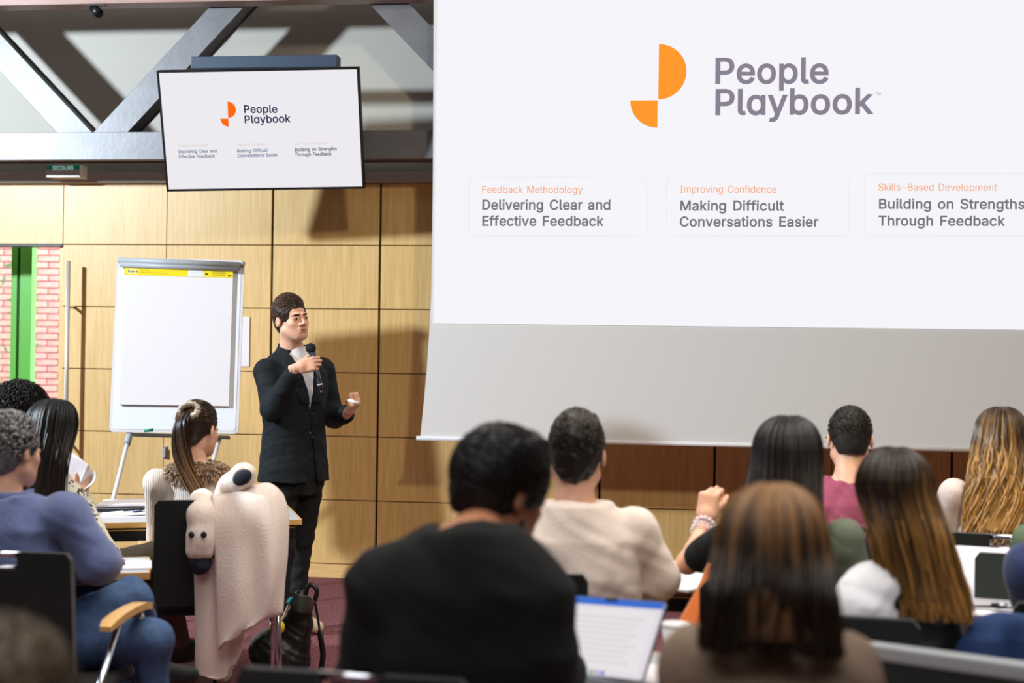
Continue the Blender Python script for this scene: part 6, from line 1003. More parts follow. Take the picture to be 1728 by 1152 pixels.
def jk(f):
    f.add(jbase(0)); nb = J['neckb']
    for q in (0, 1):
        f.add(cap(nb+np.array([0, -.01, -.035]), J['sh'][q]+np.array([0, 0, -.012]), .058, .046), .04); f.add(ell(J['sh'][q]+np.array([0, 0, -.012]), (.060, .062, .058)), .02)
    f.add(lapel(), .002); f.add(loft([zn-.05, zn-.01, zn+.035], nb[0], [nb[1]-.012, nb[1]-.012, nb[1]-.010], [.112, .090, .076], [.102, .086, .076]), .015)
    f.sub(wcut(0)); 
    f.sub(cap(nb+np.array([0, .012, -.0]), P.hc+np.array([0, 0, -.05]), .064, .062), .004); f.sub(cap(nb+np.array([0, .09, .03]), nb+np.array([0, .16, -.02]), .07), .01)
    for q, u in ((0, .80), (1, .80)):
        a, e, w_ = J['sh'][q], J['el'][q], J['wr'][q]; f.add(cap(a+np.array([0, 0, -.008]), e, .062, .058), .015); f.add(cap(e, e+(w_-e)*u, .058, .047), .025)
JK = P.garment('blazer', SUIT, jk, .0042, 13, 3, h=.005)
for zz in (zap-.01, zap-.13):
    bm = bmesh.new(); bmesh.ops.create_icosphere(bm, subdivisions=2, radius=1, matrix=Matrix.Translation((-.028, .139 if zz > 1.1 else .137, zz)) @ Matrix.Diagonal((.009, .005, .009, 1))); from_bm('button', bm, BLACKM, JK, True)
P.garment('trousers', mat('trousers_black', (18, 21, 23), .85, bump=.1, bscale=60), lambda f: (f.add(loft([.74, .86, 1.0, 1.06], 0, 0, [.14, .165, .17, .16], [.11, .12, .12, .11])), P.legs(f, .010)), .006, 14, 6, h=.007)
P.shoes(mat('sneaker_cream', (214, 196, 170), .6), 'cream low sneaker')
HB = hair_mat('hair_brown', (46, 34, 26), (96, 72, 52), .42)
P.hair(HB, short_core(.016, -.078, .007), .004, .003, 70, [tufts(1500, .020, .0020, (.1, -.3, -.5), (.081, .101, .094), jit=.3, lift=.12), tufts(1100, .030, .0024, (.5, -.6, .3), (.080, .099, .100), zmin=.066, front=.2, lift=.42, jit=.7)])
for sx in (-1, 1):
    bm = bmesh.new(); tube(bm, [P.H(p) for p in ((sx*.012, .0925, .0150), (sx*.028, .0905, .0195), (sx*.040, .084, .0185), (sx*.050, .074, .0145))], [.0030, .0040, .0034, .0018], 6, flat=1.3); from_bm('eyebrow', bm, HB, P.root, True)
bm = bmesh.new(); tube(bm, [P.H(p) for p in ((-.027, .0885, -.0632), (-.013, .0955, -.0592), (0, .0980, -.0602), (.013, .0955, -.0592), (.027, .0885, -.0632))], [.0012, .0030, .0028, .0030, .0012], 8); tube(bm, [P.H(p) for p in ((-.024, .0895, -.0645), (0, .0970, -.0698), (.024, .0895, -.0645))], [.0012, .0036, .0012], 8); from_bm('lips', bm, LIP, P.root, True)
# microphone and clicker
t = empty('microphone', mic_mid, 0, 'black handheld microphone held up by the presenter', 'microphone'); m3 = Vector(mdir)
tb('handle', [m3*-.135, m3*-.06, m3*.06], [.0125, .0145, .019], mat('mic_body', (84, 92, 104), .28, .7), t, 16); tb('antenna', [m3*-.165, m3*-.135], .009, BLACKM, t, 12)
tb('silver_band', [m3*-.115, m3*-.105], .0165, CHROME, t, 14)
bm = bmesh.new(); bmesh.ops.create_icosphere(bm, subdivisions=3, radius=.027, matrix=Matrix.Translation(m3*.083)); from_bm('grille', bm, mat('mic_grille', (20, 20, 20), .6, .3, bump=.8, bscale=300), t, True)
a = at(597, 677, 7.06); o = tb('presentation_clicker', [(-.026, -.01, .008), (.026, .0, -.010)], [.010, .009], mat('clicker_white', (222, 222, 214), .35), None, 12, .7); o.location = a; tag(o, 'small white clicker in the presenter\'s left hand', 'clicker')

# ------------------------------------------------------------------ seated people and their chairs
def chair_for(P, label, dx=0, dy=0, dturn=0, **k):
    b = P.M @ Vector((dx, dy-.02, 0)); return make_chair(label, (b.x, b.y, 0), math.degrees(P.turn)+dturn, 'chairs in the audience' if False else None, **k)
JEANS = mat('jeans', (62, 86, 122), .85, nscale=30, nvar=.25, bump=.2, bscale=120); DARKT = mat('dark_trousers', (34, 34, 36), .85)
SHOEB = mat('shoe_black', (24, 24, 26), .5)
def dress(P, m, name='sweater', g=.016, folds=.006, mt=DARKT, ms=SHOEB, ff=13, sleeves=1.0, hem=.50, h=None, arms=(0, 1), seed=1, upper=1.0, ag=None):
    def fn(f):
        P.torso(f, g, z0=hem); P.arms(f, g if ag is None else ag, .93*sleeves, sides=arms, upper=upper)
        f.sub(cap(P.hc+P.hR@np.array([0, .0, -.05]), P.J['neckb']+np.array([0, .01, .03]), .058*P.b+.006, .060*P.b+.004), .008)
    o = P.garment(name, m, fn, folds, ff, seed, h); P.garment('trousers', mt, lambda f: (P.legs(f, .012), f.add(ell(P.J['pel'], (.18*P.b, .15, .12)), .04)), folds, ff, seed+1); P.shoes(ms); return o
# woman with the ponytail
P = Person('woman with a long brown ponytail in a ribbed cream sweater, seen from behind', 335, 671, 5.75, 20, False, 'light', head=(-34, -4, 2), vox=.007)
P.J['el'][0] = P.W(268, 905, 5.86); P.J['wr'][0] = P.W(262, 900, 6.12)
RIB = mat('rib_knit', (226, 214, 204), .85, bump=.0); nt = RIB.node_tree; tc = nt.nodes.new('ShaderNodeTexCoord'); wv = nt.nodes.new('ShaderNodeTexWave'); wv.inputs['Scale'].default_value = 42; bp = nt.nodes.new('ShaderNodeBump'); bp.inputs['Strength'].default_value = .5; bp.inputs['Distance'].default_value = .006
nt.links.new(tc.outputs['Object'], wv.inputs[0]); nt.links.new(wv.outputs[0], bp.inputs['Height']); nt.links.new(bp.outputs[0], nt.nodes['Principled BSDF'].inputs['Normal'])
P.body(.004); OLV = mat('olive_trousers', (98, 90, 66), .85, bump=.1)
dress(P, RIB, mt=OLV, ms=mat('boot_cream', (196, 184, 160), .7), g=.014, folds=.004)
HP = hair_mat('hair_ponytail', (44, 32, 24), (128, 92, 60), .38); tie = np.array([-.012, -.108, .036])
P.hair(HP, lambda f: (f.add(ell((0, -.015, .033), (.079, .099, .087))), f.add(ell((0, -.06, -.02), (.055, .05, .06)), .02), f.sub(ell((0, .155, -.045), (.085, .10, .115)), .006), [f.sub(ell((s*.09, .02, -.045), (.03, .055, .055)), .006) for s in (-1, 1)], f.sub(rbox((0, 0, -.32), (.3, .3, .22), .005), .01)), .004, 0, 60, [slick_strands(700, tie)])
tl = [P.W(317, 693, 5.66), P.W(306, 712, 5.61), P.W(304, 745, 5.60), P.W(310, 780, 5.595), P.W(324, 812, 5.585), P.W(338, 838, 5.58)]; tl = np.array([list(v) for v in smoothpts([Vector(v) for v in tl], 3)]); Q = []
for i in range(150):
    a = rng.rand()*6.28; r = math.sqrt(rng.rand()); k = np.linspace(0, 1, len(tl)); w_ = .012+.030*np.sin(np.clip(k*1.5, 0, 1)*math.pi*.5)*(1-.25*k); e = 1-.15*rng.rand(); idx = k*e*(len(tl)-1)
    c = np.stack([np.interp(idx, range(len(tl)), tl[:, q]) for q in range(3)], 1); tw = a+k*.8
    Q.append(c+np.stack([np.cos(tw)*r*w_, np.sin(tw)*r*w_*.55, 0*k], 1)+rng.randn(3)*.002)
V, F, al, rn = strands(np.array(Q), np.linspace(1, .6, len(tl))*.0045, 3); P.put('ponytail', (V, F), HP, attrs={'along': al*.9, 'strand': rn})
sc_ = [tl[0]+np.array([.006, -.010, .004])+np.array([.034*math.cos(a), -.012*math.cos(a)+.008*math.sin(2*a), .026*math.sin(a)]) for a in np.linspace(0, 6.28, 13)]
bm = bmesh.new(); tube(bm, smoothpts(sc_, 3), [.012+.004*math.sin(i*2.4) for i in range(37)], 8); from_bm('scrunchie', bm, mat('scrunchie', (190, 178, 160), .4, nscale=40, nvar=.25), P.root, True, 0)
# fur collar
FURM = hair_mat('fur', (120, 90, 66), (206, 178, 148), .8, .4); nb = P.J['neckb']; Q = []
for i in range(3200):
    a = rng.rand()*6.28; b = rng.rand()*6.28; rr = .095+.030*math.cos(b)
    p = nb+np.array([rr*math.cos(a)*1.05, rr*math.sin(a)*.92, .0+.032*math.sin(b)-.018*abs(math.cos(a))]); n = np.array([math.cos(a)*math.cos(b), math.sin(a)*math.cos(b), math.sin(b)-.2])+rng.randn(3)*.5
    n /= np.linalg.norm(n); Q.append([p-n*.006, p+n*.010, p+n*.022-np.array([0, 0, .008])])
V, F, al, rn = strands(np.array(Q), np.array([.0022, .002, .0006]), 3)
f = Field(nb-.17, nb+.17, .007); [f.add(cap(nb+np.array([.095*math.cos(a)*1.05, .095*math.sin(a)*.92, -.018*abs(math.cos(a))]), nb+np.array([.095*math.cos(a+.5)*1.05, .095*math.sin(a+.5)*.92, -.018*abs(math.cos(a+.5))]), .031), .01) for a in np.arange(0, 6.28, .5)]
V0, F0 = f.mesh(); VV, FF_ = joinVF([(V0, F0), (V, F)]); P.put('fur_collar', (VV, FF_), FURM, attrs={'along': np.concatenate([np.full(len(V0), .1), al]), 'strand': np.concatenate([np.full(len(V0), .3), rn])})
ch = chair_for(P, 'black chair with beech armrests under the ponytail woman, a coat hung on it', dx=.06)
# her coat over the chair back
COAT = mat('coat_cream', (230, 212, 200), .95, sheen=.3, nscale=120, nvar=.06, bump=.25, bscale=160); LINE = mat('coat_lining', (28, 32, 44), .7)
cm = ch.matrix_basis; p0 = at(420, 900, 5.42)
co = empty('draped_coat', (p0.x, p0.y, 0), 0, 'cream wool coat hung over the back of the ponytail woman\'s chair', 'coat')
ic = co.matrix_basis.inverted()
def A(px, py, Y): return ic @ at(px, py, Y)
def row(*q): return [A(*v) for v in q]
sheet('main_panel', [row((352, 846, 5.66), (385, 838, 5.68), (420, 828, 5.70), (450, 822, 5.72), (474, 834, 5.72)),
      row((358, 838, 5.48), (392, 832, 5.48), (426, 824, 5.48), (456, 820, 5.50), (478, 838, 5.54)), row((362, 870, 5.42), (395, 866, 5.41), (430, 862, 5.41), (464, 862, 5.43), (486, 872, 5.50)),
      row((364, 930, 5.41), (398, 930, 5.38), (430, 930, 5.40), (462, 930, 5.38), (484, 935, 5.46)), row((366, 990, 5.40), (398, 995, 5.36), (428, 995, 5.39), (458, 985, 5.36), (479, 980, 5.44)),
      row((368, 1050, 5.40), (394, 1052, 5.36), (422, 1045, 5.38), (450, 1035, 5.36), (476, 1026, 5.42)), row((370, 1098, 5.40), (384, 1082, 5.36), (406, 1070, 5.38), (434, 1052, 5.36), (474, 1034, 5.42))], .014, COAT, co, 6, 6, .006, 7)
sheet('under_panel', [row((328, 940, 5.47), (350, 940, 5.45), (375, 940, 5.46), (410, 940, 5.47)), row((330, 1010, 5.47), (352, 1010, 5.44), (380, 1010, 5.47), (412, 1010, 5.46)),
      row((331, 1080, 5.47), (354, 1085, 5.43), (384, 1080, 5.47), (412, 1074, 5.45)), row((331, 1128, 5.47), (354, 1138, 5.43), (380, 1138, 5.46), (398, 1118, 5.45)), row((334, 1134, 5.46), (354, 1141, 5.43), (378, 1141, 5.45), (392, 1126, 5.45))], .012, COAT, co, 6, 6, .006, 9, 2)
f = Field(np.array(A(300, 960, 5.3))-.1, np.array(A(375, 820, 5.65))+.1, .006); a, b, c, d = [np.array(A(*q)) for q in ((342, 846, 5.56), (341, 870, 5.43), (340, 905, 5.41), (338, 926, 5.41))]
f.add(cap(a, b, .055, .058)); f.add(cap(b, c, .058, .056), .02); f.add(cap(c, d, .056, .054), .02); f.noise(.004, 20, 2); V, Q = f.mesh(); sl = from_np('sleeve', V, Q, COAT, co)
f = Field(d-.12, d+.12, .005); f.add(cap(d+np.array([0, 0, -.022]), d+np.array([0, 0, -.058]), .047, .044)); f.noise(.004, 50, 2); V, Q = f.mesh(); from_np('cuff', V, Q, LINE, sl)
for px in (323, 344):
    bm = bmesh.new(); bmesh.ops.create_icosphere(bm, subdivisions=2, radius=1, matrix=Matrix.Translation(A(px, 902, 5.352)) @ Matrix.Diagonal((.013, .006, .013, 1))); from_bm('button', bm, LINE, sl, True)
f = Field(np.array(A(372, 850, 5.4))-.08, np.array(A(430, 770, 5.6))+.08, .005); a, b = np.array(A(392, 822, 5.56)), np.array(A(411, 801, 5.46)); f.add(cap(a, b, .050, .052)); f.add(cap(a, np.array(A(378, 836, 5.58)), .05, .045), .03); dd = (b-a)/np.linalg.norm(b-a)
tw = np.array(A(406, 806, 5.40)); f.sub(ell(tw+np.array([0, -.01, 0]), (.040, .05, .026), rotm(0, -30, 0)), .010); f.noise(.004, 20, 8); V, Q = f.mesh(); s2 = from_np('sleeve', V, Q, COAT, co)
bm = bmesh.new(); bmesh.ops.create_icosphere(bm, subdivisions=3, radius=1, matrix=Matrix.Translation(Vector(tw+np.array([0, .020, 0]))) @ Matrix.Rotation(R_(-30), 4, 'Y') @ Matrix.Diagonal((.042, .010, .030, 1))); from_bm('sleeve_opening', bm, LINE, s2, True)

# grey haired man in blue fleece
P = Person('grey haired man in a blue fleece and jeans, seated at the left edge', 20, 692, 4.3, -4, True, 'light', head=(-14, -3, 0), vox=.010, width=1.10)
P.J['el'][1] = P.W(168, 950, 4.30); P.J['wr'][1] = P.W(120, 950, 4.62); P.J['sh'][1] = P.W(112, 868, 4.28)
P.J['kn'][1] = P.W(222, 1008, 4.52); P.J['kn'][0] = P.W(254, 1082, 4.40); P.J['an'][1] = P.W(250, 1120, 4.7); P.J['an'][0] = P.W(258, 1300, 4.45)
for q in (0, 1): P.toe[q] = P.J['an'][q]+P.Wd((.10, .13, 0)); P.toe[q][2] = max(P.J['an'][q][2]-.055, .045)
P.J['an'][0][2] = .10; P.toe[0][2] = .045
P.body(.005, .006); dress(P, mat('fleece_blue', (92, 104, 146), .95, sheen=.4, bump=.2, bscale=90, nscale=9, nvar=.1), 'fleece', .020, .009, JEANS, ff=10, ag=.022)
P.garment('collar', mat('fleece_blue', ()), lambda f: (f.add(loft([P.J['neckb'][2]-.03, P.J['neckb'][2]+.045], P.J['neckb'][0], [P.J['neckb'][1]+.0, P.J['neckb'][1]+.01], [.092, .082], [.092, .082])), f.sub(cap(P.hc, P.J['neckb']+np.array([0, 0, .0]), .066), .005)), .003, 20)
HG = hair_mat('hair_grey', (62, 62, 66), (190, 186, 186), .6, .5, .0, .8)
P.hair(HG, short_core(.014, -.082, .010), .006, .004, 60, [tufts(1500, .022, .0030, (.1, .1, .3), (.086, .106, .096), curl=.004)])
chair_for(P, 'black chair with a chrome grip and beech armrest under the man in blue fleece', dx=.14, dy=-.02, dturn=5)
# woman with black hair holding papers
P = Person('woman with long black hair holding papers, behind the grey haired man', 88, 673, 5.3, 24, False, 'light', head=(-12, -12, 4), vox=.010)
P.J['el'][1] = P.W(180, 940, 5.3); P.J['sh'][1] = P.W(128, 868, 5.28); P.J['wr'][1] = P.W(134, 838, 5.50); P.J['kn'][1] = P.W(262, 944, 5.56); P.J['kn'][0] = P.W(225, 965, 5.60); P.J['hip'][1] = P.J['hip'][1]+np.array([.03, .06, .06]); P.J['an'][1] = P.W(300, 1080, 5.75)
P.toe[1] = P.J['an'][1]+P.Wd((.1, .08, 0)); P.toe[1][2] -= .05
P.hands[1] = dict(R=frame(P.Wd((.15, .0, 1)), P.Wd((.3, -1, 0)), True), curl=(35, 50, 30), thumb=(.6, .7, -.5)); P.body(.005, .0045)
PAT = mat('patterned_sleeve', (222, 212, 192), .8); nt = PAT.node_tree; tc = nt.nodes.new('ShaderNodeTexCoord'); vo = nt.nodes.new('ShaderNodeTexNoise'); vo.inputs['Scale'].default_value = 38; rp = nt.nodes.new('ShaderNodeValToRGB'); rp.color_ramp.interpolation = 'CONSTANT'; rp.color_ramp.elements[1].position = .56
rp.color_ramp.elements[0].color = lin((224, 214, 194)); rp.color_ramp.elements[1].color = lin((28, 26, 26)); nt.links.new(tc.outputs['Object'], vo.inputs[0]); nt.links.new(vo.outputs[0], rp.inputs[0]); nt.links.new(rp.outputs[0], nt.nodes['Principled BSDF'].inputs['Base Color'])
dress(P, PAT, 'blouse', mt=mat('brown_trousers', (78, 68, 56), .85))
HK = hair_mat('hair_black', (16, 14, 14), (44, 32, 26), .5)
P.hair(HK, long_core(.30, .1, -.13), .006, 0, 60, [fall_strands(420, .34, 60, .0045, .12, -.15, wave=.004)])
chair_for(P, 'black chair under the black haired woman with the papers', dx=-.16)
q0 = at(128, 815, 5.52); t = empty('handout_pages', q0, 0, 'white pages fanned open in the black haired woman\'s hand', 'papers'); iq = t.matrix_basis.inverted()
def K(px, py, Y): return iq @ at(px, py, Y)
sheet('page', [[K(104, 758, 5.5), K(118, 762, 5.48), K(134, 772, 5.46), K(151, 786, 5.45)], [K(108, 790, 5.52), K(118, 795, 5.5), K(130, 800, 5.49), K(142, 805, 5.47)], [K(118, 822, 5.54), K(122, 824, 5.53), K(127, 824, 5.52), K(132, 822, 5.5)]], .002, PAPER, t, 4, 4)
sheet('page', [[K(152, 789, 5.47), K(158, 800, 5.5), K(161, 788, 5.42)], [K(142, 806, 5.48), K(150, 812, 5.52), K(161, 810, 5.44)], [K(133, 826, 5.5), K(136, 830, 5.53), K(142, 826, 5.46)]], .002, PAPER, t, 4, 4)
# curly haired person
P = Person('person with big dark curly hair, farthest left in front of the doorway', 32, 652, 6.2, 26, True, 'brown', head=(0, -3, 0), vox=.012)
P.body(.006, .006); dress(P, mat('navy_top', (30, 40, 66), .9), 'sweater')
HC = hair_mat('hair_curly', (12, 10, 9), (36, 26, 20), .5)
P.hair(HC, lambda f: (f.add(ell((0, -.02, .02), (.128, .128, .118))), f.sub(ell((0, .16, -.06), (.09, .11, .13)), .01)), .007, .008, 50, [tufts(1500, .034, .0026, (0, 0, .1), (.130, .130, .120), zmin=-.08, curl=.008, K=8, jit=1.2)])
chair_for(P, 'black chair under the curly haired person')

# near man in black
P = Person('man with thick black hair in a black sweater, back to us, bottom centre', 800, 715, 2.85, -4, True, 'brown', head=(-40, -16, 4), vox=.010, width=1.16, headoff=(.045, .075, -.01))
P.J['neckb'] = P.W(797, 905, 2.74); P.J['sh'] = [P.W(655, 985, 2.74), P.W(842, 992, 2.86)]; P.J['el'] = [P.W(622, 1160, 2.78), P.W(892, 1160, 2.98)]; P.J['wr'] = [P.W(740, 1200, 3.08), P.W(950, 1140, 3.16)]
P.hands[1] = dict(R=frame(P.Wd((-.1, .9, -.25)), P.Wd((0, .2, 1)), True), curl=(25, 40, 25))
P.body(.005, .006); dress(P, mat('sweater_black', (8, 11, 11), .95, bump=.15, bscale=150), 'sweater', .030, .008, ag=.026, ff=9)
P.garment('shirt_collar', mat('collar_tan', (196, 168, 132), .7), lambda f: (f.add(loft([P.J['neckb'][2]-.02, P.J['neckb'][2]+.022], P.J['neckb'][0]+.005, [P.J['neckb'][1]+.012, P.J['neckb'][1]+.025], [.078, .070], [.078, .070])), f.sub(cap(P.hc, P.J['neckb'], .063), .004)), h=.006)
HD = hair_mat('hair_near_black', (12, 12, 13), (34, 30, 28), .45)
P.hair(HD, short_core(.022, -.070, .016, .016), .006, .004, 40, [tufts(1800, .035, .0030, (0, .7, -.2), (.091, .112, .104), zmin=-.035, front=.2, lift=.1, jit=.6)])
P.garment('beard', HD, lambda f: (f.add(cap(P.H((.05, .015, -.06)), P.H((.018, .062, -.098)), .021, .019)), f.add(cap(P.H((-.05, .015, -.06)), P.H((-.018, .062, -.098)), .021, .019)), f.add(cap(P.H((-.018, .062, -.098)), P.H((.018, .062, -.098)), .019), .01)), .002, 60, h=.005)
chair_for(P, 'black chair with a chrome grip bar under the man in the black sweater', dx=-.17, dy=.06)
# man in the beige coat
P = Person('short haired man in a beige coat seen from behind, beyond the laptop', 975, 692, 4.2, 3, True, 'light', head=(-6, -2, 0), vox=.009, width=1.08)
P.J['sh'][1] = P.W(1072, 898, 4.2); P.J['sh'][0] = P.W(908, 893, 4.2); P.J['el'][1] = P.W(1110, 978, 4.24); P.J['wr'][1] = P.W(1085, 985, 4.5)
P.body(.005, .006); BEI = mat('coat_beige', (226, 210, 198), .9, sheen=.25, bump=.15, bscale=140)
dress(P, BEI, 'coat', .024, .009, ff=9, ag=.022, hem=.47)
P.garment('collar', BEI, lambda f: (f.add(loft([P.J['neckb'][2]-.06, P.J['neckb'][2]-.02, P.J['neckb'][2]+.030], P.J['neckb'][0], [P.J['neckb'][1]-.004, P.J['neckb'][1], P.J['neckb'][1]+.01], [.150, .128, .100], [.112, .104, .094])), f.sub(cap(P.hc, P.J['neckb'], .068, .070), .006), f.sub(cap(P.hc+np.array([0, .12, -.1]), P.J['neckb']+np.array([0, .12, -.03]), .07, .05), .01)), .004, 20, h=.007)
HM = hair_mat('hair_dark_brown', (26, 23, 22), (70, 56, 46), .45)
P.hair(HM, short_core(.020, -.085, .008, .012), .005, .006, 38, [tufts(1100, .02, .003, (0, .1, .3), (.082, .102, .098)), tufts(350, .035, .004, (0, .2, .9), (.080, .098, .102), zmin=.07, front=.2)])
chair_for(P, 'black chair with the beige coated man sitting on it', dx=-.18)
# woman with watch and raised hand
P = Person('dark haired woman with a raised fist, watch and bracelets on her wrist', 1330, 702, 4.15, -4, False, 'light', head=(-4, -2, 0), vox=.010)
P.J['sh'][0] = P.W(1246, 905, 4.12); P.J['el'][0] = P.W(1160, 950, 4.26); P.J['wr'][0] = P.W(1190, 884, 4.42)
P.hands[0] = dict(R=frame(P.Wd((.12, .1, .9)), P.Wd((-.35, -.9, .1)), False), curl=(62, 85, 55), thumb=(.5, .8, -.5)); P.body(.005, .004)
dress(P, mat('top_olive', (96, 104, 88), .9), 'top', arms=())
for SQ in (0, 1): P.garment('sleeve', mat('sleeve_black', (16, 22, 24), .9) if SQ == 0 else mat('top_olive', ()), lambda f: f.add(cap(P.J['sh'][SQ], P.J['sh'][SQ]+(P.J['el'][SQ]-P.J['sh'][SQ])*.72, .062, .052)), .004)
wv_ = (P.J['el'][0]-P.J['wr'][0]); wv_ /= np.linalg.norm(wv_); a1 = np.cross(wv_, [0, 0, 1]); a1 /= np.linalg.norm(a1); a2 = np.cross(wv_, a1); bm = bmesh.new()
for off_, n_, r_ in ((.008, 14, .0075), (.030, 16, .0055), (.046, 16, .005)):
    for k in range(n_): a = 6.28*k/n_; bmesh.ops.create_icosphere(bm, subdivisions=1, radius=r_, matrix=Matrix.Translation(Vector(P.J['wr'][0]+wv_*off_+(a1*math.cos(a)+a2*math.sin(a))*.031)))
o = from_bm('bracelets', bm, mat('bead_pearl', (224, 214, 226), .25), P.root, True); o['kind'] = 'stuff'; o['label'] = 'pearly bead bracelets'
HW = hair_mat('hair_dark', (22, 20, 22), (48, 36, 28), .42)
P.hair(HW, long_core(.30, .16, -.15), .006, 0, 60, [fall_strands(420, .36, 58, .0045, .16, -.165, wave=.002)])
chair_for(P, 'black chair under the woman with the raised fist')
og = empty('orange_jacket', (at(1175, 1020, 3.95).x, 3.95, 0), 0, 'orange garment hanging down behind the open laptop, below the raised arm', 'jacket'); ig = og.matrix_basis.inverted()
sheet('cloth', [[ig @ at(*q) for q in r] for r in [[(1196, 952, 4.02), (1225, 948, 3.98), (1260, 946, 4.0), (1300, 946, 4.02)], [(1178, 995, 3.98), (1210, 990, 3.93), (1250, 990, 3.97), (1300, 990, 3.95)], [(1150, 1045, 3.96), (1190, 1042, 3.90), (1240, 1042, 3.95), (1300, 1040, 3.92)], [(1126, 1088, 3.94), (1175, 1090, 3.88), (1230, 1092, 3.93), (1300, 1092, 3.9)], [(1120, 1160, 3.94), (1175, 1160, 3.88), (1230, 1160, 3.93), (1300, 1160, 3.9)]]], .014, mat('orange_cloth', (214, 108, 20), .8, sheen=.2, bump=.1), og, 5, 5, .008, 9)
# nearest woman
P = Person('nearest woman with long brown hair and a taupe top, very blurred', 1305, 822, 2.5, -3, False, 'light', head=(0, -4, 0), vox=.012, width=1.02)
for q in (0, 1): P.J['sh'][q][2] += .045; P.J['sh'][q][0] *= .72; P.J['el'][q][0] *= .8
P.body(.006, .007); dress(P, mat('taupe_top', (128, 108, 90), .9), 'top', g=.026)
HN = hair_mat('hair_painted_highlight', (150, 104, 54), (34, 24, 16), .5, .25, .02, .42)  # light on the crown is painted in as a golden root colour
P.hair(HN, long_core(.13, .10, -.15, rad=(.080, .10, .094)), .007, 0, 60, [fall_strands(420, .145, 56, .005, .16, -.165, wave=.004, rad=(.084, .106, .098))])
chair_for(P, 'black chair under the nearest woman', dy=.0)
# man in maroon
P = Person('man in a maroon t-shirt with short dark hair and glasses, seen from behind', 1434, 682, 5.5, -6, True, 'light', head=(10, -6, 0), vox=.009)
P.body(.004, .006); dress(P, mat('maroon_cotton', (142, 66, 88), .85, bump=.1), 'tshirt', .016, .010, upper=.6, ff=14)
P.hair(hair_mat('hair_fade', (26, 20, 16), (52, 40, 30), .6), short_core(.010, -.062, .003), .004, .001, 60, [tufts(1200, .010, .002, (0, 0, .2), (.079, .098, .090), zmin=-.03)])
gm = mat('glasses_dark', (26, 26, 34), .3); bm = bmesh.new()
for s in (-1, 1):
    tube(bm, [P.H(q) for q in ((s*.082, -.005, .006), (s*.080, .05, .006), (s*.066, .100, .004))], .0018, 6); tube(bm, [P.H((s*.034+.024*math.cos(a), .103, -.002+.019*math.sin(a))) for a in np.linspace(0, 6.28, 16)], .0017, 6)
from_bm('glasses', bm, gm, P.root, True)
nb = P.J['neckb']; bm = bmesh.new(); box(bm, Vector(nb)+Vector((.035, -.062, .012)), (.020, .003, .007)); o = from_bm('collar_label', bm, mat('label_green', (30, 92, 60), .6), P.root)
chair_for(P, 'black chair under the man in maroon')
# woman with white sleeve
P = Person('woman with long brown hair fading to golden tips, white puffed sleeve and black vest', 1508, 755, 3.7, -6, False, 'light', head=(4, -3, 2), vox=.010, cx=.03)
P.J['sh'][0] = P.W(1480, 992, 3.58); P.J['el'][0] = P.W(1452, 1034, 3.56); P.J['wr'][0] = P.W(1425, 1060, 3.98); P.J['sh'][1] = P.W(1585, 1000, 3.78); P.J['el'][1] = P.W(1590, 1060, 4.0); P.J['wr'][1] = P.W(1540, 1070, 4.1)
P.body(.006, .006); dress(P, mat('vest_black', (26, 28, 32), .35, spec=.5), 'vest', arms=(), g=.020)
SLV = mat('sleeve_white', (230, 230, 234), .85, sheen=.2, bump=.1)
def pf(f):
    a, e, w_ = P.J['sh'][SQ], P.J['el'][SQ], P.J['wr'][SQ]; f.add(cap(a+np.array([(SQ*2-1)*.012, 0, -.012]), e, .070, .078)); f.add(cap(e, w_, .072, .045), .03)
for SQ in (0, 1): P.garment('sleeve', SLV, pf, .009, 16, 3)
HO = hair_mat('hair_ombre', (40, 28, 20), (170, 122, 62), .38, .35, .35, .95)
P.hair(HO, long_core(.25, .0, -.15, xb=.075), .006, 0, 60, [fall_strands(520, .285, 56, .0048, .06, -.165, wave=.004, xb=.085, cut=.15)])
chair_for(P, 'black chair under the woman with the white sleeve', arms=False, slot=False, dx=-.20)
# wavy haired woman
P = Person('woman with long wavy golden brown hair and a pale top at the right edge', 1690, 687, 5.4, -10, False, 'light', head=(-2, -3, 0), vox=.009)
P.J['sh'][0][2] += .03; P.body(.005, .006); dress(P, mat('pale_knit', (206, 188, 180), .85, bump=.1), 'sweater', .012, .005, ag=.010)
HV = hair_mat('hair_wavy', (58, 42, 28), (190, 142, 78), .36, .35, .2, .9)
P.hair(HV, long_core(.34, .15, -.15), .006, 0, 60, [fall_strands(520, .36, 56, .0048, .22, -.165, wave=.020, wf=11, cut=.2)])
chair_for(P, 'black chair with a pale grip bar behind the wavy haired woman', dx=.02, arms=False)
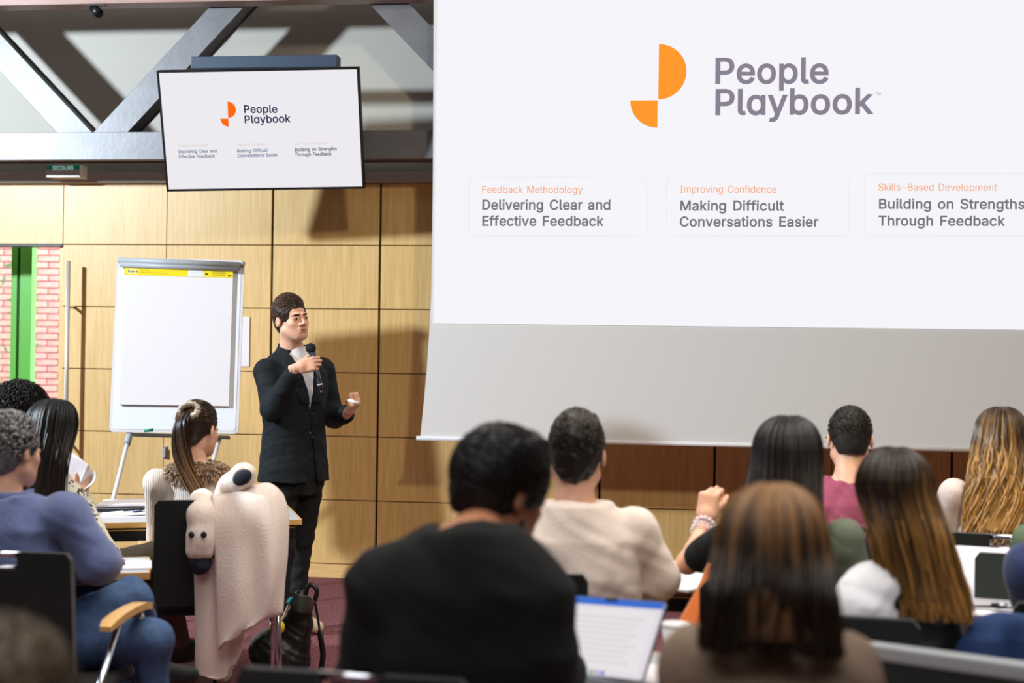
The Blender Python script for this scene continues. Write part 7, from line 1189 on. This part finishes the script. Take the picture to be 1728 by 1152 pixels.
# people cut by the right edge
P = Person('person in a navy sweater cut off by the right edge of the frame', 1862, 745, 4.0, -12, True, 'light', vox=.012)
P.J['el'][0] = P.W(1758, 1050, 4.05); P.body(.006, .006); dress(P, mat('navy_knit', (30, 48, 92), .9, sheen=.2, bump=.1), 'sweater', .022, .006, ag=.022); P.hair(HM, short_core(), .006, .003)
chb = chair_for(P, 'black chair under the person in the navy sweater', dy=-.05)
jk_ = at(1690, 1060, 3.62); t = empty('denim_jacket', (jk_.x, jk_.y, 0), 0, 'dark blue jacket draped over the chair in front of the navy sweater', 'jacket'); ij = t.matrix_basis.inverted()
sheet('cloth', [[ij @ at(*q) for q in r] for r in [[(1655, 1046, 3.72), (1690, 1043, 3.73), (1730, 1046, 3.74), (1800, 1052, 3.75)], [(1645, 1042, 3.60), (1688, 1039, 3.59), (1730, 1042, 3.6), (1800, 1050, 3.6)], [(1628, 1072, 3.57), (1680, 1074, 3.54), (1728, 1075, 3.57), (1800, 1078, 3.55)], [(1612, 1100, 3.57), (1675, 1102, 3.53), (1726, 1102, 3.57), (1800, 1106, 3.55)], [(1600, 1200, 3.57), (1670, 1200, 3.53), (1725, 1200, 3.57), (1800, 1200, 3.55)]]], .014, mat('denim_dark', (30, 56, 100), .85, bump=.2, bscale=80), t, 5, 5, .007, 10)
P = Person('person in an olive top cut off by the right edge, beyond the navy sweater', 1828, 735, 4.85, -12, False, 'light', vox=.012)
P.body(.006, .006); dress(P, mat('olive_knit', (84, 100, 78), .9), 'sweater', .016, .004); P.hair(HW, long_core(.25), .007, 0)
chair_for(P, 'dark slate chair beside the wavy haired woman, behind the navy sweater', dx=-.10, mb=SLATEF, slot=False, arms=False)
make_chair('dark chair with a light grey top rail at the bottom right corner', (at(1712, 1085, 2.92).x+.02, 3.12, 0), -28, slot=False, arms=False, edge=True, mb=SLATEF)
# blurred head at the bottom left
P = Person('brown haired person cut off at the bottom left corner, extremely blurred', 5, 1030, 1.55, 12, True, 'light', vox=.014, ztop=None)
P.body(.007, .008); dress(P, mat('dark_top', (26, 28, 32), .9), 'sweater', folds=.004); P.hair(hair_mat('hair_blurred', (70, 54, 34), (48, 36, 22), .6), short_core(.014, -.09, .014), .007, .003, 60, [tufts(600, .02, .003, (0, .1, .3), (.088, .108, .096))])

# ------------------------------------------------------------------ groups of alike things
group_of = {'chair': 'chairs of the audience', 'table': 'grey conference tables', 'person': 'people in the audience', 'paper': 'paper sheets on the tables', 'pen': 'pens on the tables', 'jacket': 'garments hung on chairs', 'laptop': 'laptops on the tables'}
for o in list(COL.objects):
    if o.parent is None and o.get('category') in group_of and 'group' not in o and 'presenter' not in o.get('label', '') and 'microphone' not in o.get('label', '') and 'taped' not in o.get('label', ''):
        o['group'] = group_of[o['category']]
